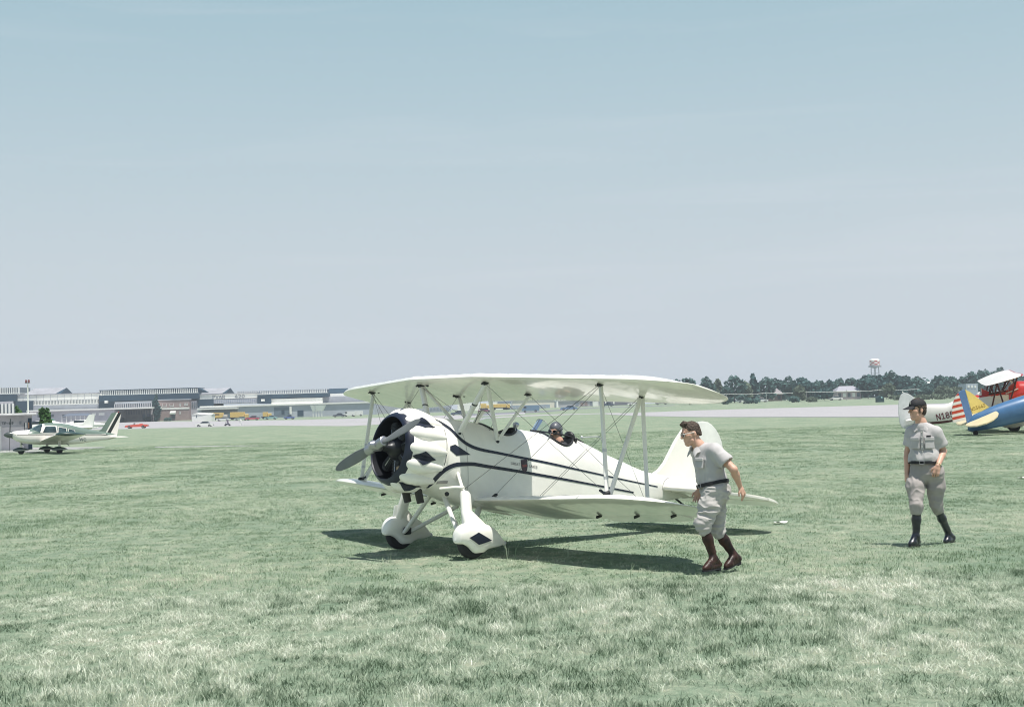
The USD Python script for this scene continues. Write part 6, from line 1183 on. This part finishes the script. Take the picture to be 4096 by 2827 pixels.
# ---- the man in breeches running beside the wing
def runner():
    t = person('running_man', 'man in grey short-sleeved shirt and breeches running past the wing in brown boots')
    Y = 15.58; P = lambda x, y, z: V3(x * (Y + y) / 15.95, Y + y, 1.845 + (z - 1.86) * (Y + y) / 15.95)
    fwd = unit(V3(-.90, -.44, 0)); side = unit(V3(.44, -.90, 0))                      # chest direction; his left
    hc = P(1.972, -.01, 1.530); HR = head_frame(V3(-.95, -.22, -.20), V3(-.18, 0, 1))
    neck, chest, waist, pelv = P(2.068, 0, 1.375), P(2.150, 0, 1.215), P(2.195, 0, 1.005), P(2.205, 0, .915)
    shL, shR = P(2.235, -.150, 1.325), P(2.035, .150, 1.345); elL, wrL = P(2.435, -.27, 1.115), P(2.50, -.11, .925); elR, wrR = P(2.10, .26, 1.10), P(2.045, .10, .90)
    F = Field(P(1.80, -.42, .72), P(2.68, .42, 1.72), .0068)
    head(F, hc, HR, neck + V3(0, 0, -.01))
    F.cone(neck, chest, .06, .11, .05); F.cone(chest, waist, .11, .10, .05); F.cone(chest + V3(0, 0, .06), shL, .07, .055, .03); F.cone(chest + V3(0, 0, .06), shR, .07, .055, .03)
    for sh, el, wr in ((shL, elL, wrL), (shR, elR, wrR)):
        F.cone(sh, el, .052, .041, .02); m1 = el + (wr - el) * .3; F.cone(el, m1, .040, .042, .02); F.cone(m1, wr, .042, .026, .02)
    hand(F, wrL, V3(.42, .02, -1), V3(.8, -.55, .3), V3(-.6, -.7, -.2), .34)
    hand(F, wrR, V3(-.28, -.05, -1), V3(.2, .9, 0), V3(-1, .1, 0), .40)
    part(t, 'body', F.mesh(5), SKIN, True)
    finish_head(t, hc, HR)
    part(t, 'hair', hair_mesh(hc, HR, 0, .003, 3, tuft=.010, top=1.22, nape=-.03), HAIR, True)
    p = lambda a, b, h: hc + HR @ V3(a, b, h); g = None
    gl = part(t, 'sunglasses', merge(tube([p(.103, -.01, .008), p(.107, 0, .010), p(.103, .01, .008)], .003, 5), *[tube([p(.098, s * .056, .010), p(.05, s * .080, .010), p(-.01, s * .086, .006)], .004, 5) for s in (1, -1)],
        *[tube([p(.100, s * .033, 0) + HR @ V3(0, .024 * math.cos(a), .019 * math.sin(a)) for a in np.linspace(0, 2 * np.pi, 17)], .0032, 5) for s in (1, -1)]), mat('glasses_frame', (.62, .60, .56), rough=.35))
    for s in (1, -1): part(gl, 'lens', xf(lathe([(0, -.002), (.021, -.002), (.021, .002), (0, .003)], 16, 'x'), HR, p(.100, s * .033, 0)), LENS)
    # shirt
    S = Field(P(1.80, -.45, .84), P(2.62, .45, 1.50), .0085)
    S.cone(chest + V3(.01, 0, .03), waist + V3(-.012, 0, .02), .125, .128, .05, side, 1.42); S.cone(waist, waist + V3(.012, 0, -.06), .128, .122, .04, side, 1.32)
    S.cone(chest + fwd * .035 + V3(0, 0, .02), waist + fwd * .02, .10, .105, .05, side, 1.3)
    S.cone(neck + V3(.022, 0, -.045), shL, .075, .066, .04); S.cone(neck + V3(.01, 0, -.04), shR, .075, .066, .04); S.cone(shL, shR, .070, .068, .05)
    for sh, el, r1 in ((shL, elL, .086), (shR, elR, .082)):
        e = sh + (el - sh) * .56; S.cone(sh, e, .066, r1, .035); S.keep(e + unit(el - sh) * .0, unit(el - sh)) if False else S.cone(e + unit(el - sh) * .092, e + unit(el - sh) * .093, .098, .098, 0, cut=True)
        S.cone(e + unit(el - sh) * .05, e - unit(el - sh) * .03, .058, .050, 0, cut=True)
    S.cone(neck + V3(-.03, 0, .075), neck + V3(0, 0, -.0), .062, .058, 0, cut=True)
    S.keep(waist + V3(0, 0, -.040), unit(V3(.17, -.12, -1)))
    m = S.mesh(5); m = folds(m, .017, 10, 5, (1, 1, .75), lambda v: .35 + .65 * ss(1.30, 1.0, v[:, 2]))
    sh_ = part(t, 'shirt', m, SHIRT, True)
    for s in (1, -1):
        a, b = neck + side * s * .060 + V3(-.02, 0, .028), neck + fwd * .088 + side * s * .022 + V3(-.02, 0, -.058)
        col = np.array([[a, a + side * s * .038 + V3(.01, 0, -.055)], [(a + b) / 2 + fwd * .03 + V3(0, 0, .006), (a + b) / 2 + fwd * .035 + side * s * .045 + V3(0, 0, -.045)], [b, b + fwd * .012 + side * s * .052 + V3(0, 0, -.045)]])
        q = loft(np.concatenate([col, col[:, ::-1] + fwd * -.006 + V3(0, 0, -.004)], 1)); part(sh_, 'collar', q, SHIRT, 50)
    back = np.array([neck + (-fwd) * .062 * math.cos(a) + side * .064 * math.sin(a) + V3(0, 0, .03) for a in np.linspace(-1.6, 1.6, 13)])
    part(sh_, 'collar', loft(np.stack([back, back * 1 + (back - neck) * .28 + V3(0, 0, -.05), back + (back - neck) * .12 + V3(0, 0, -.055), back - (back - neck) * .06 + V3(0, 0, -.012)], 1)), SHIRT, 50)
    pk = chest + fwd * .158 + side * .075 + V3(0, 0, -.015); Rp = np.stack([fwd, side, V3(0, 0, 1)], 1) @ rotm(.35, 0, -.12)
    part(sh_, 'pocket', merge(box(pk, (.012, .10, .105), Rp, .004), box(pk + fwd * .006 + V3(0, 0, .045), (.014, .106, .035), Rp, .005)), SHIRT)
    for k in range(5): part(sh_, 'button', ball(chest + fwd * (.150 - .002 * k) + V3(0, 0, .10 - .07 * k), .007, 1), mat('pale_button', (.6, .58, .52)))
    # breeches and boots
    hpL, hpR = P(2.225, -.085, .885), P(2.215, .085, .90); knL, anL = P(2.072, -.135, .525), P(2.185, -.115, .125); knR, anR = P(2.215, .095, .475), P(2.415, .115, .150)
    B = Field(P(1.86, -.38, .30), P(2.60, .38, 1.08), .0085)
    B.cone(waist + V3(.01, 0, -.06), pelv + V3(.005, 0, -.03), .122, .135, .04, side, 1.3); B.cone(pelv - fwd * .055 + side * .03 + V3(0, 0, -.03), pelv - fwd * .05 + side * .03 + V3(0, 0, -.06), .10, .10, .05, side, 1.2)
    for hp, kn, an in ((hpL, knL, anL), (hpR, knR, anR)):
        mid = hp + (kn - hp) * .5; B.cone(hp, mid, .118, .106, .05); B.cone(mid, kn, .106, .080, .03); k2 = kn + (an - kn) * .17; B.cone(kn, k2, .080, .064, .03)
        B.cone(mid + V3(.03, 0, .02), kn + V3(.03, 0, .04), .07, .06, .03)
    B.keep(waist + V3(0, 0, -.045), unit(V3(-.17, .12, 1)))
    m = B.mesh(5); part(t, 'breeches', folds(m, .018, 9, 11, (1.0, 1.0, 1.7)), mat('pale_breeches_twill', (.42, .40, .38), rough=.85, var=.05, scale=6, bump=.12, bscale=180), True)
    belt(t, waist + V3(.012, 0, -.040) + fwd * .014, V3(-.17, .12, 1), fwd, .192, .166)
    boot(t, knL, anL, P(2.055, -.27, -.004), P(2.232, -.07, .022), BROWN, .054); boot(t, knR, anR, P(2.295, -.02, .008), P(2.455, .155, .080), BROWN, .055)
    return t
runner()

# ---- the man in a black cap walking on the right
def walker():
    t = person('walking_man', 'man in black cap, khaki grey uniform shirt and tall black boots walking on the right')
    Y = 17.75; P = lambda x, y, z: V3(x * (Y + y) / 17.8, Y + y, 1.86 + (z - 1.86) * (Y + y) / 17.8)
    fwd = unit(V3(-.42, -.91, 0)); side = V3(.91, -.42, 0)
    hc = P(5.030, -.02, 1.692); HR = head_frame(V3(-.96, -.28, -.05), V3(-.02, 0, 1))
    neck, chest, waist, pelv = P(5.075, 0, 1.515), P(5.10, 0, 1.30), P(5.09, 0, 1.06), P(5.10, 0, .955)
    shL, shR = P(5.255, -.08, 1.405), P(4.950, .07, 1.415); elL, wrL = P(5.335, -.02, 1.165), P(5.262, -.20, .985); elR, wrR = P(4.895, .12, 1.165), P(4.870, .06, .915)
    F = Field(P(4.72, -.42, .68), P(5.50, .34, 1.86), .0070)
    head(F, hc, HR, neck + V3(0, 0, -.01))
    F.cone(neck, chest, .06, .11, .05); F.cone(chest, waist, .11, .10, .05); F.cone(chest + V3(0, 0, .08), shL, .07, .055, .03); F.cone(chest + V3(0, 0, .08), shR, .07, .055, .03)
    for sh, el, wr in ((shL, elL, wrL), (shR, elR, wrR)):
        F.cone(sh, el, .052, .042, .02); m1 = el + (wr - el) * .3; F.cone(el, m1, .042, .044, .02); F.cone(m1, wr, .044, .028, .02)
    hand(F, wrL, V3(-.34, -.10, -1), V3(.5, -.8, 0), V3(-.75, .2, -.2), .55, 1.05, .05)
    hand(F, wrR, V3(-.12, -.05, -1), V3(-1, .2, 0), V3(0, -1, 0), .30, 1.05)
    part(t, 'body', F.mesh(5), SKIN, True)
    finish_head(t, hc, HR)
    hr = part(t, 'hair', hair_mesh(hc, HR, 0, .012, 8, nape=-.075), HAIR, True)
    p = lambda a, b, h: hc + HR @ V3(a, b, h)
    for s in (1, -1): part(hr, 'sideburn', box(p(.012, s * .077, -.022), (.022, .008, .05), HR, .003), HAIR)
    C = Field(hc - .2, hc + .2, .0065); C.ell(p(-.012, 0, .052), HR, (.112, .089, .088), .0); C.keep(p(0, 0, .042), HR @ V3(-.08, 0, -1))
    cp = part(t, 'cap', C.mesh(3), DARK, True)
    br = [[p(.085 + .085 * math.cos(a) * (1 if k < 2 else .0) if False else .07 + (.125 if j else .02) * math.cos(a), (.078 if not j else .074) * math.sin(a), .046 - (.030 if j else 0) - .010 * math.sin(a) ** 2 + dz) for a in np.linspace(-1.45, 1.45, 15)] for k, (j, dz) in enumerate(((0, .004), (1, .003), (1, -.002), (0, -.003)))]
    part(cp, 'cap_brim', loft(np.array(br).transpose(1, 0, 2)), DARK, 40); part(cp, 'cap_badge', box(p(.100, .015, .085), (.01, .03, .03), HR, .003), mat('cap_badge_metal', (.3, .3, .28), metal=.6, rough=.4))
    S = Field(P(4.74, -.36, .96), P(5.48, .36, 1.62), .0085)
    S.cone(chest + V3(0, 0, .03), waist + V3(0, 0, .02), .126, .122, .05, side, 1.42); S.cone(waist, waist + V3(0, 0, -.06), .122, .118, .04, side, 1.32); S.cone(waist + fwd * .03 + V3(0, 0, .035), waist + fwd * .028 + V3(0, 0, .05), .115, .115, .04, side, 1.3)
    S.cone(neck + V3(0, 0, -.05), shL, .078, .060, .04); S.cone(neck + V3(0, 0, -.045), shR, .078, .060, .04); S.cone(shL + V3(0, 0, -.05), shR + V3(0, 0, -.05), .072, .072, .04)
    for sh, el, r1 in ((shL, elL, .084), (shR, elR, .080)):
        d = unit(el - sh); e = sh + (el - sh) * .60; S.cone(sh, e, .067, r1, .035); S.cone(e + d * .092, e + d * .093, .098, .098, 0, cut=True); S.cone(e + d * .05, e - d * .03, .060, .052, 0, cut=True)
    S.cone(neck + V3(-.02, 0, .085), neck, .064, .060, 0, cut=True); S.keep(waist + V3(0, 0, -.02), V3(0, 0, -1))
    m = folds(S.mesh(5), .018, 9, 21, (1, 1, .8), lambda v: .25 + .75 * ss(1.36, 1.05, v[:, 2])); sh_ = part(t, 'shirt', m, SHIRT, True)
    for s in (1, -1):
        a, b = neck + side * s * .062 + V3(0, 0, .03), neck + fwd * .085 + side * s * .012 + V3(0, 0, -.062)
        col = np.array([[a, a + side * s * .042 + V3(0, 0, -.055)], [(a + b) / 2 + fwd * .032 + side * s * .01, (a + b) / 2 + fwd * .038 + side * s * .055 + V3(0, 0, -.05)], [b, b + fwd * .008 + side * s * .062 + V3(0, 0, -.04)]])
        part(sh_, 'collar', loft(np.concatenate([col, col[:, ::-1] - fwd * .006 + V3(0, 0, -.004)], 1)), SHIRT, 50)
        part(sh_, 'epaulette', tube([neck + side * s * .085 + V3(0, 0, -.005), (shL if s > 0 else shR) * .5 + (neck + side * s * .085) * .5 + V3(0, 0, .022), (shL if s > 0 else shR) + V3(0, 0, .05)], [.014, .018, .018], 8), SHIRT)
        pk = chest + fwd * .142 + side * s * .085 + V3(0, 0, -.01); Rp = np.stack([fwd, side, V3(0, 0, 1)], 1) @ rotm(s * .38, 0, -.04)
        part(sh_, 'pocket', merge(box(pk - fwd * .008 + V3(0, 0, -.02), (.02, .115, .125), Rp, .007), box(pk - fwd * .002 + V3(0, 0, .038), (.02, .122, .042), Rp, .006)), SHIRT)
    back = np.array([neck - fwd * .064 * math.cos(a) + side * .066 * math.sin(a) + V3(0, 0, .03) for a in np.linspace(-1.6, 1.6, 13)])
    part(sh_, 'collar', loft(np.stack([back, back + (back - neck) * .28 + V3(0, 0, -.05), back + (back - neck) * .12 + V3(0, 0, -.055), back - (back - neck) * .06 + V3(0, 0, -.012)], 1)), SHIRT, 50)
    part(sh_, 'ribbon_bar', box(chest + fwd * .150 + side * .080 + V3(0, 0, .062), (.012, .055, .018), np.stack([fwd, side, V3(0, 0, 1)], 1) @ rotm(.36), .002), DARK)
    part(sh_, 'placket', merge(*[box(chest + fwd * (.146 + .0 * k) + V3(0, 0, .12 - .05 * k), (.012, .034, .052), np.stack([fwd, side, V3(0, 0, 1)], 1), .003) for k in range(5)]), SHIRT)
    for k in range(5): part(sh_, 'button', ball(chest + fwd * .154 + V3(0, 0, .11 - .06 * k), .006, 1), mat('pale_button', (.6, .58, .52)))
    hpL, hpR = P(5.190, -.03, .93), P(5.015, .05, .93); knL, anL = P(5.215, .06, .500), P(5.370, .36, .125); knR, anR = P(4.975, -.13, .495), P(4.957, -.10, .115)
    B = Field(P(4.72, -.40, .33), P(5.50, .42, 1.10), .0085)
    B.cone(waist + V3(0, 0, -.03), pelv + V3(0, 0, -.03), .118, .130, .04, side, 1.34)
    for hp, kn, an, s in ((hpL, knL, anL, 1), (hpR, knR, anR, -1)):
        mid = hp + (kn - hp) * .45 + side * s * .018; B.cone(hp, mid, .102, .094, .05); B.cone(mid, kn, .100, .070, .03); k2 = kn + (an - kn) * .16; B.cone(kn, k2, .070, .060, .03)
        B.cone(hp + side * s * .055 + V3(0, 0, -.02), mid + side * s * .036, .068, .070, .05)
    B.keep(waist + V3(0, 0, -.002), V3(0, 0, 1))
    m = B.mesh(5); part(t, 'breeches', folds(m, .016, 7, 31, (1.3, 1.3, .9)), TROUS, True)
    belt(t, waist + V3(0, 0, -.022), V3(0, 0, 1), fwd, .184, .158)
    boot(t, knL, anL, P(5.300, .255, .012), P(5.410, .385, .045), BLACKB, .052); boot(t, knR, anR, P(4.865, -.20, .0), P(4.972, -.07, .012), BLACKB, .054)
    d = unit(wrL - elL); c = wrL - d * .012; _, a, b = frame(d)
    part(t, 'wristwatch', merge(tube([c + .031 * (a * math.cos(q) + b * math.sin(q)) for q in np.linspace(0, 2 * np.pi, 17)], .006, 5), ball(c + unit(V3(.5, -.8, .1)) * .034, .012, 1)), mat('watch_gold', (.5, .4, .25), metal=.7, rough=.35))
    return t
walker()

# ---- the pilot in the rear cockpit
def pilot():
    t = thing('pilot', 'pilot in grey leather flying helmet and goggles sitting in the rear cockpit', 'person', P_LOC, P_ROT)
    hc = V3(-1.985, .02, 1.515); R = head_frame(V3(.90, .44, -.12), V3(-.1, .0, 1))
    F = Field(hc - V3(.26, .30, .52), hc + V3(.26, .30, .17), .0072); neck = hc + V3(-.03, 0, -.14)
    head(F, hc, R, neck, False); F.cone(neck, neck + V3(-.01, 0, -.22), .07, .13, .05, V3(0, 1, 0), 1.3); part(t, 'body', F.mesh(5), SKIN, True)
    p = lambda a, b, h: hc + R @ V3(a, b, h)
    H = Field(hc - .19, hc + .19, .0068); H.ell(p(-.012, 0, .034), R, (.108, .085, .099), .01); H.ell(p(-.04, 0, -.03), R, (.075, .078, .085), .02)
    for s in (1, -1): H.ell(p(-.012, s * .078, -.02), R, (.036, .018, .042), .01)
    H.cone(p(.105, -.03, -.045), p(.105, .03, -.045), .095, .095, 0, cut=True)
    he = part(t, 'flying_helmet', H.mesh(4), mat('grey_helmet_leather', (.10, .105, .12), rough=.4, var=.15), True)
    part(he, 'helmet_strap', tube([p(.0, .082, -.05), p(.03, .06, -.10), p(.05, .0, -.125), p(.03, -.06, -.10), p(.0, -.082, -.05)], .008, 6), LEATHER)
    part(he, 'goggle_band', tube([p(.088, .052, .012), p(.03, .089, .02), p(-.06, .08, .03), p(-.115, 0, .035), p(-.06, -.08, .03), p(.03, -.089, .02), p(.088, -.052, .012)], .008, 6), LEATHER)
    for s in (1, -1):
        g = part(t, 'goggle', xf(lathe([(.030, -.014), (.034, -.004), (.030, .008), (.024, .008), (.024, -.014)], 16, 'x'), R, p(.096, s * .034, .004)), LEATHER); part(g, 'lens', xf(lathe([(0, -.004), (.025, -.004), (.025, .004), (0, .005)], 14, 'x'), R, p(.096, s * .034, .004)), LENS)
    J = Field(hc - V3(.30, .32, .52), hc + V3(.3, .32, -.06), .0085); J.cone(neck + V3(-.02, 0, -.10), neck + V3(-.03, 0, -.30), .115, .125, .04, V3(0, 1, 0), 1.45); J.cone(neck + V3(-.01, .14, -.12), neck + V3(-.01, -.14, -.12), .07, .07, .04); J.cone(neck + V3(0, 0, .0), neck + V3(-.01, 0, -.08), .075, .09, .03)
    J.cone(neck + V3(.05, 0, .03), neck + V3(.01, 0, .06), .055, .055, 0, cut=True); part(t, 'flying_jacket', folds(J.mesh(4), .008, 10, 4), mat('dark_jacket', (.03, .03, .034), rough=.6), True)
    part(t, 'scarf', tube([neck + V3(.05 * math.cos(a) + .012, .062 * math.sin(a), .012 + .01 * math.cos(2 * a)) for a in np.linspace(0, 2 * np.pi, 15)], .02, 7), mat('orange_scarf', (.42, .14, .06), rough=.8))
pilot()

# ================================================================ small things in the grass
for sx, y, lb in ((3098, 21.5, 'scrap of white paper in the grass behind the running man'), (4068, 31.0, 'scrap of white paper in the grass at the right edge')):
    q = at(sx, y); g = np.array([[(i * .05 - .1, j * .045 - .07, .03 + .015 * math.sin(i * 1.7 + j)) for j in range(4)] for i in range(5)]); v, f = sheet(g)
    solo('paper_scrap', (v + q, f), FRAMEW, lb, 'paper', None, True)
r_ = np.random.default_rng(77); ws, fs_, k_ = [], [], 0
for sx, sy, h in ((1885, 2232, .26), (1893, 2240, .22), (2020, 2236, .30), (2030, 2242, .24), (2060, 2238, .22), (2270, 2244, .26), (1560, 2262, .16), (2520, 2330, .2), (900, 2300, .18), (3300, 2420, .2)):
    q = ray_ground(sx, sy)
    for j in range(3):
        a = r_.uniform(0, 6.3); v, f = tube([q + [0, 0, -.01], q + [.02 * math.cos(a), .02 * math.sin(a), h * .6], q + [.07 * math.cos(a), .07 * math.sin(a), h * r_.uniform(.85, 1.1)]], [.003, .0025, .001], 4); ws.append(v); fs_.append(f + k_); k_ += len(v)
tag(part('/World', 'grass_stalks', (np.vstack(ws), np.vstack(fs_)), BLADE, False), 'taller grass stalks standing out of the mown turf', None, None, 'stuff')
